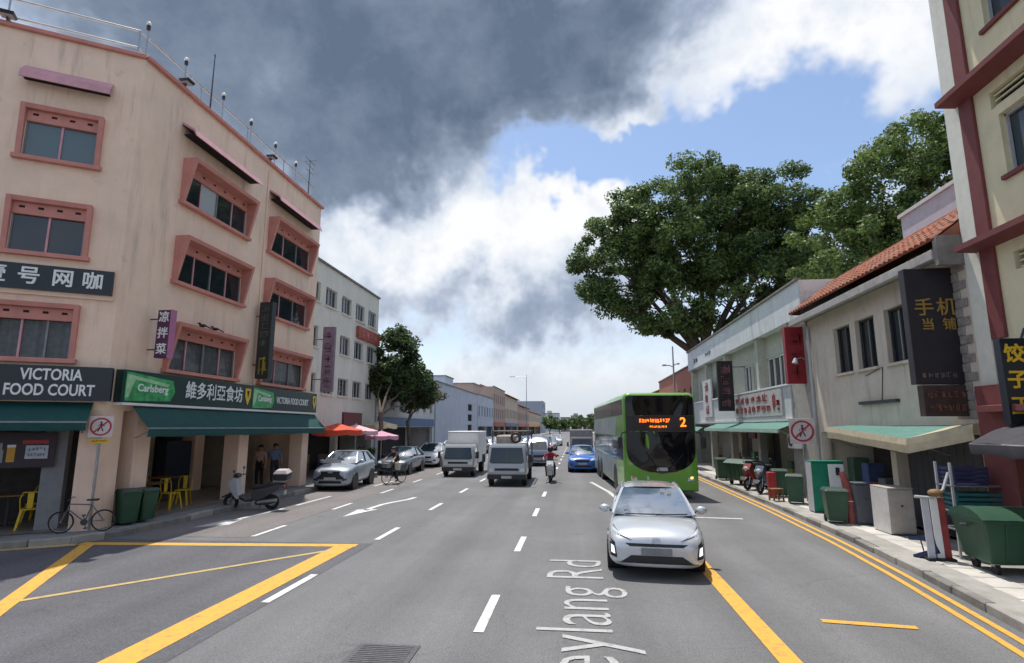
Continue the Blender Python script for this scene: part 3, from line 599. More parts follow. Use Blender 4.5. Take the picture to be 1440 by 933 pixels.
# awnings of green canvas
def awning(a, b, n, z0=2.99, z1=2.46, proj=0.62, val=0.20, name='awning', lab='', m=AWN):
    a = Vector(a); b = Vector(b); n = Vector(n); zz = Vector((0, 0, 1)); L = (b - a); k = 24; rows = []
    e = empty(name, (a.x, a.y, z0), 0, lab, 'awning')
    for i in range(k + 1):
        p = a + L * i / k; w = 0.012 * math.sin(i * 1.7) + rnd.uniform(-.006, .006)
        rows.append([p + zz * z0, p + n * proj * .5 + zz * ((z0 + z1) / 2 - .03 + w), p + n * proj + zz * (z1 + w * .5), p + n * (proj + .01) + zz * (z1 - .02), p + n * (proj - .02 + w) + zz * (z1 - val + w)])
    MB().grid(rows).build('canvas', m, e, world=True, smooth=True)
    MB().tube([a + n * proj + zz * (z1 - .01), b + n * proj + zz * (z1 - .01)], 0.022, 6).build('front_bar', GALV, e, world=True)
    for t in (0.02, .5, .98): p = a + L * t; MB().tube([p + zz * (z1 - .25), p + n * proj * .95 + zz * (z1 - .03)], 0.015, 6).build('arm', GALV, e, world=True)
    return e
q0 = C0 - CH * 0.22; q1 = C0 - CH * 7.5
awning((-11.0, 13.02, 0), (-11.0, 23.0, 0), (1, 0, 0), 3.02, 2.48, 0.5, 0.22, lab='long dark green awning over the food court arcade facing the main road')
awning((q1.x, q1.y, 0), (q0.x, q0.y, 0), CN, 3.08, 2.62, 0.5, 0.2, lab='dark green awning on the side street face under the English sign')
# fascia signs
s1 = empty('fascia_sign', (-11.2, 12.5, 3.1), 0, 'long dark green fascia sign with white Chinese characters over the green awning', 'sign')
MB().box(-11.2, -10.98, 12.62, 23.08, 3.10, 3.90).build('sign_box', GRN_SIGN, s1, world=True, bevel=0.01, seg=1)
MB().box(-11.19, -10.93, 12.62, 23.1, 3.035, 3.095).build('light_strip', WHITEP, s1, world=True)
X_ = -10.975; rt = (0, 1, 0); up = (0, 0, 1)
def logo(y0, y1, h0=3.14, h1=3.86):
    lo = MB().prism([(y0, h0), (y1 - .15, h0 + .05), (y1, h0 + .3), (y1 - .1, h1 - .12), (y0, h1)], X_ - .002, X_ + .006, 'x').build('logo_panel', GRN_LOGO, s1, world=True)
    MB().prism([(y0 + .02, h1 - .06), (y1 - .25, h1 - .22), (y1 - .3, h1 - .3), (y0 + .3, h1 - .18), (y0 + .12, h0 + .1), (y0 + .02, h0 + .06)], X_ + .006, X_ + .010, 'x').build('logo_swash', mat('pale_green', (0.35, 0.62, 0.36), .5, var=.2), s1, world=True)
    lettering('Carlsberg', 0.26, WTXT, s1, (X_ + .014, (y0 + y1) / 2 + .05, (h0 + h1) / 2 - .02), rt, up, 0.003, 0.006, fit=(y1 - y0) * .62)
logo(12.70, 14.45); logo(18.25, 19.65)
lettering('維多利亞食坊', 0.52, WTXT, s1, (X_ + .004, 16.25, 3.5), rt, up, 0.008, 0.007, fit=2.75)
lettering('VICTORIA FOOD COURT', 0.34, WTXT, s1, (X_ + .004, 21.05, 3.47), rt, up, 0.006, 0.004, fit=2.5)
for y in (17.95, 22.85):
    MB().prism([(y - .16, 3.78), (y + .16, 3.78), (y + .15, 3.5), (y, 3.22), (y - .15, 3.5)], X_, X_ + .008, 'x').build('beer_emblem', YTXT, s1, world=True)
    MB().prism([(y - .08, 3.7), (y + .08, 3.7), (y, 3.45)], X_ + .008, X_ + .012, 'x').build('emblem_mark', BLACK, s1, world=True)
s2 = empty('fascia_sign', (C0.x, C0.y, 3.1), 0, 'black fascia sign with two lines of white English capitals on the side street face', 'sign')
qa = C0 - CH * 8 ; qb = C0 + CH * 0.12
MB().obox((qa + qb) / 2 + CN * .11 + Vector((0, 0, 3.5)), (qb - qa) / 2, CN * .11, Vector((0, 0, .395))).build('sign_box', NAVY, s2, world=True)
tc_ = C0 - CH * 1.03 + CN * .225
lettering('VICTORIA', 0.36, WTXT, s2, tc_ + Vector((0, 0, 3.68)), CH, up, 0.006, 0.008, fit=1.16); lettering('FOOD COURT', 0.36, WTXT, s2, tc_ + Vector((0, 0, 3.33)), CH, up, 0.006, 0.008, fit=1.66)
lc = C0 - CH * 2.25 + CN * .224; MB().obox(lc + Vector((0, 0, 3.5)), CH * .24, CN * .006, Vector((0, 0, .33))).build('logo_panel', GRN_LOGO, s2, world=True)
MB().obox(lc + CN * .008 + Vector((0, 0, 3.5)), CH * .17, CN * .006, Vector((0, 0, .22))).build('logo_shield', GRN_SIGN, s2, world=True)
# black internet cafe sign on the side face
s3 = empty('wall_sign', (C0.x, C0.y, 5.6), 0, 'black panel sign with large white Chinese characters above the side face middle window', 'sign')
qa = C0 - CH * 3.3; qb = C0 - CH * 0.10
MB().obox((qa + qb) / 2 + CN * .03 + Vector((0, 0, 5.95)), (qb - qa) / 2 + CH * .03, CN * .03, Vector((0, 0, .40))).build('backing_board', PINKL, s3, world=True)
MB().obox((qa + qb) / 2 + CN * .09 + Vector((0, 0, 5.96)), (qb - qa) / 2, CN * .03, Vector((0, 0, .30))).build('sign_panel', NAVY, s3, world=True)
for ch_, s in (('咖', 0.52), ('网', 1.10), ('号', 1.74), ('壹', 2.36)): lettering(ch_, 0.44, WTXT, s3, C0 - CH * s + CN * .125 + Vector((0, 0, 5.95)), CH, up, 0.008, 0.010, name='character')
# blade signs on the long face, facing down the street
def blade(name, lab, y, z0, z1, x0, x1, m, texts, tm_, size, th=0.09, edge=None):
    e = empty(name, (x0, y, z0), 0, lab, 'sign')
    MB().box(x0, x1, y - th, y + th, z0, z1).build('sign_box', m, e, world=True, bevel=0.008, seg=1)
    MB().box(x1, x1 + .012, y - th - .01, y + th + .01, z0 - .01, z1 + .01).build('edge_trim', edge or m, e, world=True)
    for z in (z0 + .18 * (z1 - z0), z0 + .82 * (z1 - z0)): MB().cyl((-11.2, y, z), (x0, y, z), 0.018, None, 6).build('bracket', DGREY, e, world=True)
    n = len(texts)
    for i, t_ in enumerate(texts): lettering(t_, size, tm_, e, ((x0 + x1) / 2, y - th - .004, z1 - (i + .5) * (z1 - z0) / n), (1, 0, 0), up, 0.005, 0.006, name='character')
    return e
PURP = mat('purple_sign', (0.085, 0.018, 0.075), 0.4, var=0.15); PURPL = mat('violet_trim', (0.45, 0.16, 0.30), 0.5, var=0.1)
blade('blade_sign', 'narrow purple blade sign with three white Chinese characters near the corner of the peach building', 13.55, 4.28, 5.55, -10.92, -10.55, PURP, '凉拌菜', WTXT, 0.30, 0.10, PURPL)
bs = blade('blade_sign', 'tall black blade sign with a yellow mark at its foot between the peach building windows', 18.45, 4.15, 6.85, -11.02, -10.55, mat('faded_black', (0.022, 0.028, 0.030), .5, var=.2), '', WTXT, 0.3, 0.12)
mk = MB(); marks(mk, (-10.78, 18.32, 6.0), (1, 0, 0), up, .34, 1.5, -5, 3); mk.build('worn_characters', mat('dull_letter', (0.10, 0.10, 0.09), .7), bs, world=True, kind='stuff')
mk = MB(); marks(mk, (-10.78, 18.32, 4.6), (1, 0, 0), up, .38, .7, -1, 5, dens=9); mk.build('yellow_mark', mat('dull_yellow', (0.36, 0.28, 0.03), .6), bs, world=True, kind='stuff')
# two birds on the hood over the long face
for y, lab in ((15.35, 'small black bird on the rose hood, nearer the corner'), (15.95, 'small black bird on the rose hood, farther from the corner')):
    b = MB(); b.ball((0, 0, 0.10), .05, .10, .05, 8, 6); b.ball((0, -.09, .16), .035, .04, .035, 8, 6); b.cyl((0, -.12, .16), (0, -.165, .15), .012, .002, 5)
    b.prism([(.05, .09), (.24, .00), (.24, .03), (.06, .13)], -.02, .02, 'x'); b.cyl((-.015, 0, 0), (-.015, 0, .06), .005, None, 4); b.cyl((.015, 0, 0), (.015, 0, .06), .005, None, 4)
    o = b.build('bird', BLACK, smooth=True); o.location = (-10.98, y, 5.372); o.rotation_euler = (0, 0, R(-60)); tag(o, lab, 'bird', 'birds on the window hood')
# small ceiling lamps inside the arcade
for k, (x, y, lab) in enumerate(((-13.2, 15.4, 'lit ceiling lamp in the arcade behind the first column'), (-13.0, 19.6, 'lit ceiling lamp in the arcade near the far column'), (-15.5, 13.8, 'lit ceiling lamp deep inside the food court'))):
    e = empty('ceiling_lamp', (x, y, 2.9), 0, lab, 'lamp', 'arcade ceiling lamps'); MB().cyl((0, 0, 0), (0, 0, -.05), .09, None, 12).build('mount', WHITEP, e); MB().ball((0, 0, -.08), .07, .07, .05).build('bulb', LAMP_ON, e)
# ------------------------------------------------------------------ row buildings, generic
def row_house(side, X, y0, y1, zt, wallm, lab, rows, n, ww=1.0, depth=9.0, roof='flat', roofm=None, shop=2.6, fascia=None, name='shophouse', frame=LGREY, pane=GLASS, span=None, sills=True):
    """terrace house facing the road: wall with real window openings, panes and frames, shop opening, fascia, roof"""
    e = empty(name, (X, (y0 + y1) / 2, .13), 0, lab, 'building'); L = y1 - y0
    u = Vector((0, 1, 0)) if side < 0 else Vector((0, -1, 0)); o = Vector((X, y0 if side < 0 else y1, 0)); nrm = u.cross(Vector((0, 0, 1)))
    holes = []; wins = []
    a0, a1 = span if span else (0, L)
    for (z0, z1) in rows:
        for i in range(n):
            c = a0 + (a1 - a0) * (i + .5) / n; holes.append((c - ww / 2, c + ww / 2, z0, z1)); wins.append(holes[-1])
    if shop: holes.append((0.3, L - .3, .13, shop))
    mb = MB(); facade(mb, o, u, 0.0, zt, L, holes, 0.2)
    bx = X + side * depth
    ya, yb = y0, y1
    mb.quad((X, y0, 0), (bx, y0, 0), (bx, y0, zt), (X, y0, zt)); mb.quad((X, y1, 0), (bx, y1, 0), (bx, y1, zt), (X, y1, zt)); mb.quad((bx, y0, 0), (bx, y1, 0), (bx, y1, zt), (bx, y0, zt))
    if shop: MB().quad((X + side * 2.2, y0, 0), (X + side * 2.2, y1, 0), (X + side * 2.2, y1, shop + .02), (X + side * 2.2, y0, shop + .02)).build('shop_back', INK, e, world=True); mb.quad((X, y0, shop + .02), (X, y1, shop + .02), (bx, y1, shop + .02), (bx, y0, shop + .02))  # dark back sheet stands for the shade inside the shop
    if roof == 'flat': mb.quad((X, y0, zt - .25), (X, y1, zt - .25), (bx, y1, zt - .25), (bx, y0, zt - .25))
    mb.build('wall', wallm, e, world=True)
    for (a, b, c, d) in wins:
        p = o + u * a - nrm * .14
        w = MB(); w.obox(o + u * (a + b) / 2 - nrm * .12 + Vector((0, 0, c + .03)), u * ww / 2, nrm * .03, Vector((0, 0, .03))); w.obox(o + u * (a + b) / 2 - nrm * .12 + Vector((0, 0, d - .03)), u * ww / 2, nrm * .03, Vector((0, 0, .03)))
        k = max(2, int(round(ww / .42)))
        for i in range(k + 1): w.obox(o + u * (a + .02 + (ww - .04) * i / k) - nrm * .122 + Vector((0, 0, (c + d) / 2)), u * .022, nrm * .028, Vector((0, 0, (d - c) / 2 - .06)))
        wf = w.build('window', frame, e, world=True)
        MB().obox(o + u * (a + b) / 2 - nrm * .15 + Vector((0, 0, (c + d) / 2)), u * ww / 2, nrm * .006, Vector((0, 0, (d - c) / 2))).build('pane', pane, wf, world=True)
        if sills: MB().obox(o + u * (a + b) / 2 + nrm * .03 + Vector((0, 0, c - .04)), u * (ww / 2 + .06), nrm * .06, Vector((0, 0, .035))).build('sill', wallm, wf, world=True)
    if roof == 'flat':
        MB().obox(o + u * L / 2 - nrm * .02 + Vector((0, 0, zt + .04)), u * (L / 2), nrm * .12, Vector((0, 0, .05))).build('coping', CONC_D, e, world=True)
    else:
        rx = X - side * .5; mx_ = X + side * depth * .5; rz_ = zt + depth * .5 * .42
        r = MB(); r.add([(rx, y0 - .05, zt - .05), (rx, y1 + .05, zt - .05), (mx_, y1 + .05, rz_), (mx_, y0 - .05, rz_), (bx, y0 - .05, zt - .05), (bx, y1 + .05, zt - .05)], [(0, 1, 2, 3), (3, 2, 5, 4), (0, 3, 4), (1, 5, 2)])
        rf = r.build('roof', roofm, e, world=True); ng = max(4, int(L / .45)); sl = Vector((mx_ - rx, 0, rz_ - zt + .05)); 
        rm = MB().tube([(0, 0, .03), (sl.x, 0, sl.z + .03)], .07, 5).mesh('tile_row', roofm)
        for i in range(ng + 1): put('tile_row', rm, rf, Vector((rx, y0 + L * i / ng, zt - .05)) - origin_of(e))
    if shop and fascia:
        MB().obox(o + u * L / 2 + nrm * .06 + Vector((0, 0, shop + .36)), u * (L / 2 - .25), nrm * .05, Vector((0, 0, .30))).build('fascia', fascia, e, world=True)
    if shop:
        for a in ([0.3, L * .5, L - .3] if L > 6 else [.3, L - .3]): MB().obox(o + u * a - nrm * .13 + Vector((0, 0, shop / 2 + .06)), u * .14, nrm * .14, Vector((0, 0, shop / 2 - .07))).build('column', wallm, e, world=True)
    return e
CREAM = mat('cream_wall', (0.72, 0.70, 0.63), 0.85, var=0.07, scale=1.2, streak=0.35, dirt=(0.4, 0.38, 0.33))
BLUEG = mat('bluegrey_wall', (0.44, 0.49, 0.56), 0.85, var=0.08, scale=1.0, streak=0.3); BRN = mat('brown_wall', (0.42, 0.31, 0.25), 0.85, var=0.15, streak=0.3); TAN = mat('tan_wall', (0.50, 0.42, 0.33), 0.85, var=0.12, streak=0.3); PALE = mat('pale_wall', (0.58, 0.58, 0.58), 0.85, var=0.1, streak=0.3)
TERRA = mat('terracotta_wall', (0.42, 0.16, 0.11), 0.85, var=0.12, streak=0.3); TILE = mat('orange_tile', (0.25, 0.075, 0.038), 0.88, var=0.55, scale=5, bump=0.2); TILEB = mat('brown_tile', (0.30, 0.12, 0.07), 0.8, var=0.3, scale=4)
BLUE = mat('blue_sign', (0.03, 0.10, 0.24), 0.5, var=0.2); MAROON = mat('maroon_sign', (0.17, 0.03, 0.04), 0.5, var=0.2); REDS = mat('faded_red_sign', (0.36, 0.075, 0.06), 0.6, var=0.2)
WARMG = mat('warm_grey', (0.40, 0.35, 0.31), .8, var=.2)
# cream building past the corner block
e = row_house(-1, -12.6, 23.3, 34.6, 10.7, CREAM, 'four storey cream building beyond the peach block with narrow grouped windows', [(8.65, 9.62), (6.38, 7.42), (4.15, 5.1)], 5, 1.35, 11, shop=2.45, fascia=None, span=(1.25, 11.2))
MB().box(-12.6, -12.48, 29.6, 32.2, 2.55, 3.3).build('shop_sign', MAROON, e, world=True)
o = empty('red_wall_sign', (-12.6, 32.8, 7.6), 0, 'faded red sign board below the top windows of the cream building', 'sign')
MB().box(-12.58, -12.42, 31.0, 34.5, 7.62, 8.30).build('sign_panel', REDS, o, world=True); mk = MB(); marks(mk, (-12.41, 32.7, 7.96), (0, 1, 0), (0, 0, 1), 2.8, .45, 4, 8); mk.build('worn_characters', mat('pale_red', (0.55, 0.25, 0.22), .6), o, world=True, kind='stuff')
PURG = mat('faded_purple', (0.20, 0.15, 0.21), 0.6, var=0.2)
o = empty('blade_sign', (-11.2, 24.0, 4.1), 0, 'tall faded purple vertical banner sign at the edge of the cream building', 'sign')
MB().box(-11.25, -10.72, 23.9, 24.1, 4.05, 6.95).build('sign_box', PURG, o, world=True); mk = MB(); marks(mk, (-10.99, 23.895, 5.5), (1, 0, 0), (0, 0, 1), .42, 2.6, -5, 12); mk.build('worn_characters', mat('purple_letter', (0.10, 0.06, 0.11), .7), o, world=True, kind='stuff')
for z in (4.6, 6.4): MB().cyl((-12.6, 24, z), (-11.25, 24, z), .025, None, 6).build('bracket', DGREY, o, world=True)
# low shops and terraces farther along on the left
row_house(-1, -12.6, 34.9, 49.6, 5.7, PALE, 'two storey pale shop with a blue fascia and orange tiled roof behind the roadside trees', [(3.7, 4.9)], 7, .9, 9, 'gable', TILE, 2.5, BLUE)
row_house(-1, -12.6, 50.2, 71.8, 6.6, BLUEG, 'long plain blue grey wall with a single stack of dark windows', [(2.0, 2.8), (3.2, 4.0), (4.4, 5.2)], 1, 2.6, 9, 'flat', None, 0, None, 'shophouse', DGREY, GLASS, (13.8, 19.6), False)
row_house(-1, -12.6, 72.2, 86.0, 6.7, BLUEG, 'blue grey two storey wall next to the brown terraces', [(4.0, 5.3)], 6, 1.0, 9, 'flat', None, 2.6, None)
row_house(-1, -12.6, 86.2, 100.0, 8.7, BRN, 'three storey brown terrace house with stepped top on the left, far off', [(4.0, 5.4), (6.3, 7.6)], 6, 1.1, 9, 'flat', None, 2.6, REDS)
row_house(-1, -12.6, 100.2, 122.0, 8.2, TAN, 'tan terrace house with orange tiled roof on the left, far off', [(4.2, 5.8)], 9, 1.2, 9, 'gable', TILEB, 2.6, BLUE)
row_house(-1, -12.6, 122.3, 150.0, 7.2, BRN, 'brown terrace house with bright orange roof, farther than the tan one', [(4.2, 5.6)], 10, 1.2, 9, 'gable', TILE, 2.6, RED)
row_house(-1, -12.6, 150.3, 200.0, 6.6, TAN, 'farthest low tan terrace on the left side of the road', [(4.2, 5.6)], 14, 1.4, 9, 'gable', TILE, 2.6, ORANGE)
row_house(-1, -14.0, 236.0, 258.0, 13.2, mat('far_grey', (0.30, 0.34, 0.40), .8, var=.1), 'distant grey blue flat roofed block above the far terraces', [(4.5, 6), (7.5, 9), (10.5, 12)], 6, 2.0, 12, 'flat', None, 0, None, 'apartment_block')
FARM = [mat('far_pale', (.50, .52, .55), .85, var=.08), mat('far_tan', (.46, .40, .34), .85, var=.1), mat('far_bluegrey', (.36, .41, .47), .85, var=.08), mat('far_brown', (.34, .25, .21), .85, var=.1)]
for k, (x0, x1, y, z, lab) in enumerate(((-17, -9, 300, 9.5, 'pale block closing the far end of the road at the left'), (-8.8, -3.5, 315, 7.6, 'tan block closing the far end of the road, left of centre'), (-3.2, 3.0, 330, 8.8, 'blue grey block closing the far end of the road at the centre'), (3.4, 9.5, 310, 7.2, 'brown block closing the far end of the road, right of centre'), (9.8, 18, 300, 9.0, 'pale tall block closing the far end of the road at the right'))):
    fb_ = empty('distant_block', ((x0 + x1) / 2, y, 0), 0, lab, 'building'); mb = MB(); nw = max(2, int((x1 - x0) / 1.8)); hs = []
    for zz in [1.6 + 2.4 * q for q in range(int((z - 1.2) / 2.4))]: hs += [((x1 - x0) * (i + .25) / nw, (x1 - x0) * (i + .75) / nw, zz, zz + 1.3) for i in range(nw)]
    facade(mb, (x0, y, 0), (1, 0, 0), 0, z, x1 - x0, hs, .4); mb.quad((x0, y, 0), (x0, y + 12, 0), (x0, y + 12, z), (x0, y, z)); mb.quad((x1, y, 0), (x1, y + 12, 0), (x1, y + 12, z), (x1, y, z)); mb.quad((x0, y, z), (x1, y, z), (x1, y + 12, z), (x0, y + 12, z)); mb.build('wall', FARM[k % 4], fb_, world=True)
    for (a_, b_, c_, d_) in hs: MB().box(x0 + a_, x0 + b_, y + .3, y + .34, c_, d_).build('window', GLASS, fb_, world=True)
    MB().box(x0 - .2, x1 + .2, y - .2, y + .4, z, z + .35).build('coping', CONC_D, fb_, world=True)
    if k % 2 == 0: MB().box(x0 + 1.5, x0 + 4, y + 3, y + 6, z, z + 1.6).build('stair_room', FARM[(k + 1) % 4], fb_, world=True)
tb = empty('rooftop_block', (-15.6, 62, 6.2), 0, 'small pale stair block on the blue grey roof', 'roof block'); MB().box(-17.2, -14.2, 60.5, 64.5, 6.35, 8.0).build('wall', BLUEG, tb, world=True); MB().box(-17.3, -14.1, 60.4, 64.6, 8.0, 8.12).build('cap', CONC_D, tb, world=True)
tb = empty('rooftop_block', (-15.6, 75, 6.4), 0, 'brown water tank housing on the roof left of the brown terraces', 'roof block'); MB().box(-17.0, -13.8, 75.5, 82.5, 6.45, 8.3).build('wall', BRN, tb, world=True); MB().box(-17.1, -13.7, 75.4, 82.6, 8.3, 8.45).build('cap', CONC_D, tb, world=True)
# far right terraces, mostly hidden behind the bus
row_house(1, 8.3, 41.0, 58.0, 6.9, TERRA, 'terracotta terrace behind the bus beyond the white parapet shophouse', [(4.0, 5.4)], 7, 1.0, 9, 'flat', None, 2.6, RED)
row_house(1, 8.3, 58.3, 92.0, 6.0, PALE, 'pale low terrace on the right, far beyond the bus', [(3.8, 5.0)], 12, 1.1, 9, 'gable', TILEB, 2.6, BLUE)
row_house(1, 8.3, 92.3, 150.0, 5.6, TAN, 'farthest tan terrace on the right side of the road', [(3.8, 5.0)], 16, 1.2, 9, 'gable', TILE, 2.5, RED)

# ------------------------------------------------------------------ right: cream and red building at the frame edge
CRM2 = mat('yellow_cream_wall', (0.70, 0.64, 0.43), 0.85, var=0.08, scale=1.5, streak=0.35, dirt=(0.5, 0.46, 0.34), bump=0.1); REDB = mat('oxide_red_trim', (0.17, 0.045, 0.045), 0.7, var=0.12, streak=0.3)
RB = empty('cream_building', (8.0, 12.1, .12), 0, 'tall cream building with oxide red pilaster and ledges at the right edge', 'building')
mb = MB(); holes = []; wz = [(4.0, 5.15), (7.1, 8.3), (10.1, 11.3), (13.1, 14.3)]
for z0, z1 in wz:
    for a in (1.35, 4.6, 8.6, 12.0): holes.append((a, a + 1.9, z0, z1)); holes.append((a - .15, a + 2.0, z1 + .18, z1 + .52))
holes.append((1.2, 6.0, .12, 2.35))
facade(mb, (8.0, 12.1, 0), (0, -1, 0), 0, 16.5, 18, holes, .25)
mb.quad((8, 12.1, 0), (18, 12.1, 0), (18, 12.1, 16.5), (8, 12.1, 16.5)); mb.quad((8, -5.9, 0), (18, -5.9, 0), (18, -5.9, 16.5), (8, -5.9, 16.5)); mb.quad((18, -5.9, 0), (18, 12.1, 0), (18, 12.1, 16.5), (18, -5.9, 16.5)); mb.quad((8, -5.9, 16.4), (8, 12.1, 16.4), (18, 12.1, 16.4), (18, -5.9, 16.4)); mb.quad((10.4, -5.9, 0), (10.4, 12.1, 0), (10.4, 12.1, 3), (10.4, -5.9, 3))
mb.build('wall', CRM2, RB, world=True)
MB().box(7.93, 8.0, 11.30, 11.66, 4.15, 16.5).build('pilaster', REDB, RB, world=True, bevel=.01, seg=1)
MB().box(7.94, 8.0, 11.67, 12.09, 3.3, 16.5).build('corner_band', mat('pale_cream', (0.68, 0.68, 0.60), .85, var=.07, streak=.3), RB, world=True)
MB().box(7.80, 8.0, 11.3, 12.1, .12, 3.29).build('pier', REDB, RB, world=True)
for z in (2.75, 5.90, 9.02, 12.1): MB().prism([(8.0, z), (7.55, z + .03), (7.55, z + .14), (8.0, z + .18)], -5.9, 11.75, 'y').build('ledge', REDB, RB, world=True)
for z0, z1 in wz:
    for a in (1.35, 4.6, 8.6):
        ya = 12.1 - a; w = MB()
        for i in range(4): w.box(8.10, 8.16, ya - 1.9 * i / 3 - .03, ya - 1.9 * i / 3 + .03, z0, z1)
        w.box(8.10, 8.16, ya - 1.9, ya, z1 - .05, z1); wf = w.build('window', LGREY, RB, world=True)
        for i in range(3): MB().box(8.17, 8.18, ya - 1.9 * (i + 1) / 3, ya - 1.9 * i / 3, z0, z1).build('pane', GLASS_B if i != 1 else GLASS_T, wf, world=True)
        MB().box(7.93, 8.2, ya - 1.98, ya + .08, z0 - .08, z0 - .002).build('sill', REDB, wf, world=True)
        cu = put('curtain', curtain(1.9, z0, z1, mat('lilac_curtain', (0.30, 0.30, 0.36), .9, var=.2, scale=6), 10, 0, int(z0 * 7 + a)), wf, Vector((8.1, ya, 0)) - origin_of(RB), R(-90))
        v = MB()
        for i in range(3): v.obox((8.10, ya - .95, z1 + .24 + .11 * i), (.05, 0, .02), (0, 1.05, 0), (0, 0, .015))
        v.build('louvre', CRM2, RB, world=True)
        MB().box(8.2, 8.21, ya - 2.0, ya + .14, z1 + .18, z1 + .52).build('louvre_back', SHADE, RB, world=True)
o = empty('blade_sign', (7.62, 10.9, 2.6), 0, 'black vertical sign with yellow Chinese characters at the right edge', 'sign')
MB().box(7.50, 7.99, 10.84, 11.0, 2.55, 4.06).build('sign_box', NAVY, o, world=True, bevel=.008, seg=1)
for i, c in enumerate('饺子王'): lettering(c, .34, YTXT, o, (7.70, 10.832, 3.76 - i * .46), (1, 0, 0), (0, 0, 1), .006, .010, name='character')
MB().cyl((7.9, 10.92, 4.0), (8.0, 10.92, 4.25), .02, None, 6).build('bracket', DGREY, o, world=True)
o = empty('dark_awning', (7.9, 10, 2.2), 0, 'dark grey canvas awning at the right edge over the big bin', 'awning')
rows = []
for i in range(11):
    y = 11.15 - i * .5; s = .02 * math.sin(i * 2.3); rows.append([(7.95, y, 2.62), (7.4, y, 2.44 + s), (6.98, y, 2.22 + s), (6.97, y, 2.19), (6.99, y, 2.02 + s * 1.5)])
MB().grid(rows).build('canvas', mat('charcoal_canvas', (0.045, 0.042, 0.052), .85, var=.2), o, world=True, smooth=True)
MB().tube([(6.99, 11.15, 2.2), (6.99, 6.1, 2.2)], .02, 6).build('front_bar', GALV, o, world=True); MB().tube([(7.95, 11.12, 2.0), (7.0, 11.12, 2.2)], .018, 6).build('arm', GALV, o, world=True)

# ------------------------------------------------------------------ right: beige shophouse with tiled roof
BEIGE = mat('beige_wall', (0.62, 0.55, 0.46), 0.88, var=0.10, scale=1.4, streak=0.5, dirt=(0.3, 0.27, 0.23), bump=0.12, fine=.05)
SB = empty('tiled_shophouse', (8.0, 16.2, .12), 0, 'beige two storey shophouse with orange tiled roof and three dark upper windows', 'building')
mb = MB(); W2 = [(17.3, 18.35), (15.92, 16.98), (14.42, 15.42)]; Z2 = (4.10, 5.50); Ya, Yb = 12.12, 20.25
holes = [(Yb - b, Yb - a, Z2[0], Z2[1]) for a, b in W2] + [(.35, Yb - Ya - .15, .12, 2.35)]
facade(mb, (8.0, Yb, 0), (0, -1, 0), 0, 6.15, Yb - Ya, holes, .22)
mb.quad((8, Yb, 0), (16, Yb, 0), (16, Yb, 6.1), (8, Yb, 6.1)); mb.quad((8, Ya, 0), (16, Ya, 0), (16, Ya, 6.1), (8, Ya, 6.1)); mb.quad((16, Ya, 0), (16, Yb, 0), (16, Yb, 6.1), (16, Ya, 6.1))
mb.quad((9.9, Ya, 0), (9.9, Yb, 0), (9.9, Yb, 2.6), (9.9, Ya, 2.6)); mb.quad((8, Ya, 2.36), (8, Yb, 2.36), (16, Yb, 2.36), (16, Ya, 2.36))
mb.build('wall', BEIGE, SB, world=True)
for a, b in W2:
    w = MB(); 
    for y in (a + .025, (a + b) / 2, b - .025): w.box(8.12, 8.17, y - .025, y + .025, Z2[0], Z2[1])
    w.box(8.12, 8.17, a, b, Z2[0], Z2[0] + .05); w.box(8.12, 8.17, a, b, Z2[1] - .05, Z2[1]); wf = w.build('window', DGREY, SB, world=True)
    for q in (0, 1): MB().box(8.18, 8.19, a + (b - a) * q / 2, a + (b - a) * (q + 1) / 2, *Z2).build('pane', GLASS, wf, world=True)
    MB().box(7.92, 8.2, a - .06, b + .06, Z2[0] - .07, Z2[0] - .002).build('sill', BEIGE, wf, world=True)
# fascia board, gutter and the single roof tiles
MB().box(7.42, 7.56, 12.25, Yb + .1, 5.95, 6.16).build('gutter', mat('weathered_board', (0.40, 0.38, 0.36), .85, var=.2, streak=.5), SB, world=True, bevel=.015, seg=1)
MB().quad((7.56, 12.25, 6.15), (7.56, Yb + .1, 6.15), (8.0, Yb + .1, 6.10), (8.0, 12.25, 6.10)).build('soffit', CONC_D, SB, world=True)
rb = MB(); rb.add([(7.48, 12.15, 6.36), (7.48, Yb + .1, 6.36), (8.9, Yb + .1, 7.40), (8.9, 12.15, 7.40), (16, Yb + .1, 6.1), (16, 12.15, 6.1)], [(0, 1, 2, 3), (3, 2, 4, 5), (0, 3, 5), (1, 4, 2)]); rf = rb.build('roof', TILEB, SB, world=True)
ang = math.atan2(7.40 - 6.36, 8.9 - 7.48); tl = 0.30
tm_ = MB(); n6 = 7
for r0 in (0, 1):
    rows = []
for s in (0, 1): rows.append([(s * (tl + .05), -.105 + .21 * i / n6, .055 * math.sin(math.pi * i / n6) + .035 - s * .02) for i in range(n6 + 1)])
rows.append([(0, -.105 + .21 * i / n6, .0) for i in range(n6 + 1)])
tm_.grid([rows[2], rows[0], rows[1]]); tmesh = tm_.mesh('roof_tile', TILE, smooth=True)
tmesh2 = tmesh.copy(); tmesh2.materials.clear(); tmesh2.materials.append(mat('old_tile', (0.20, 0.085, 0.05), .8, var=.3, scale=6))
for i in range(38):
    for j in range(6):
        q = put('roof_tile', tmesh if rnd.random() < .7 else tmesh2, rf, Vector((7.44 + math.cos(ang) * tl * j * .98, 12.27 + i * .213, 6.345 + math.sin(ang) * tl * j * .98)) - origin_of(SB))
        q.rotation_euler = (0, -ang + rnd.uniform(-.02, .02), rnd.uniform(-.02, .02))
MB().tube([(8.9, 12.1, 7.43), (8.9, Yb + .1, 7.43)], .09, 8).build('ridge_cap', TILE, SB, world=True, smooth=True)
MB().box(7.46, 8.2, 12.11, 12.24, 5.80, 6.42).build('party_wall', CONC_D, SB, world=True)
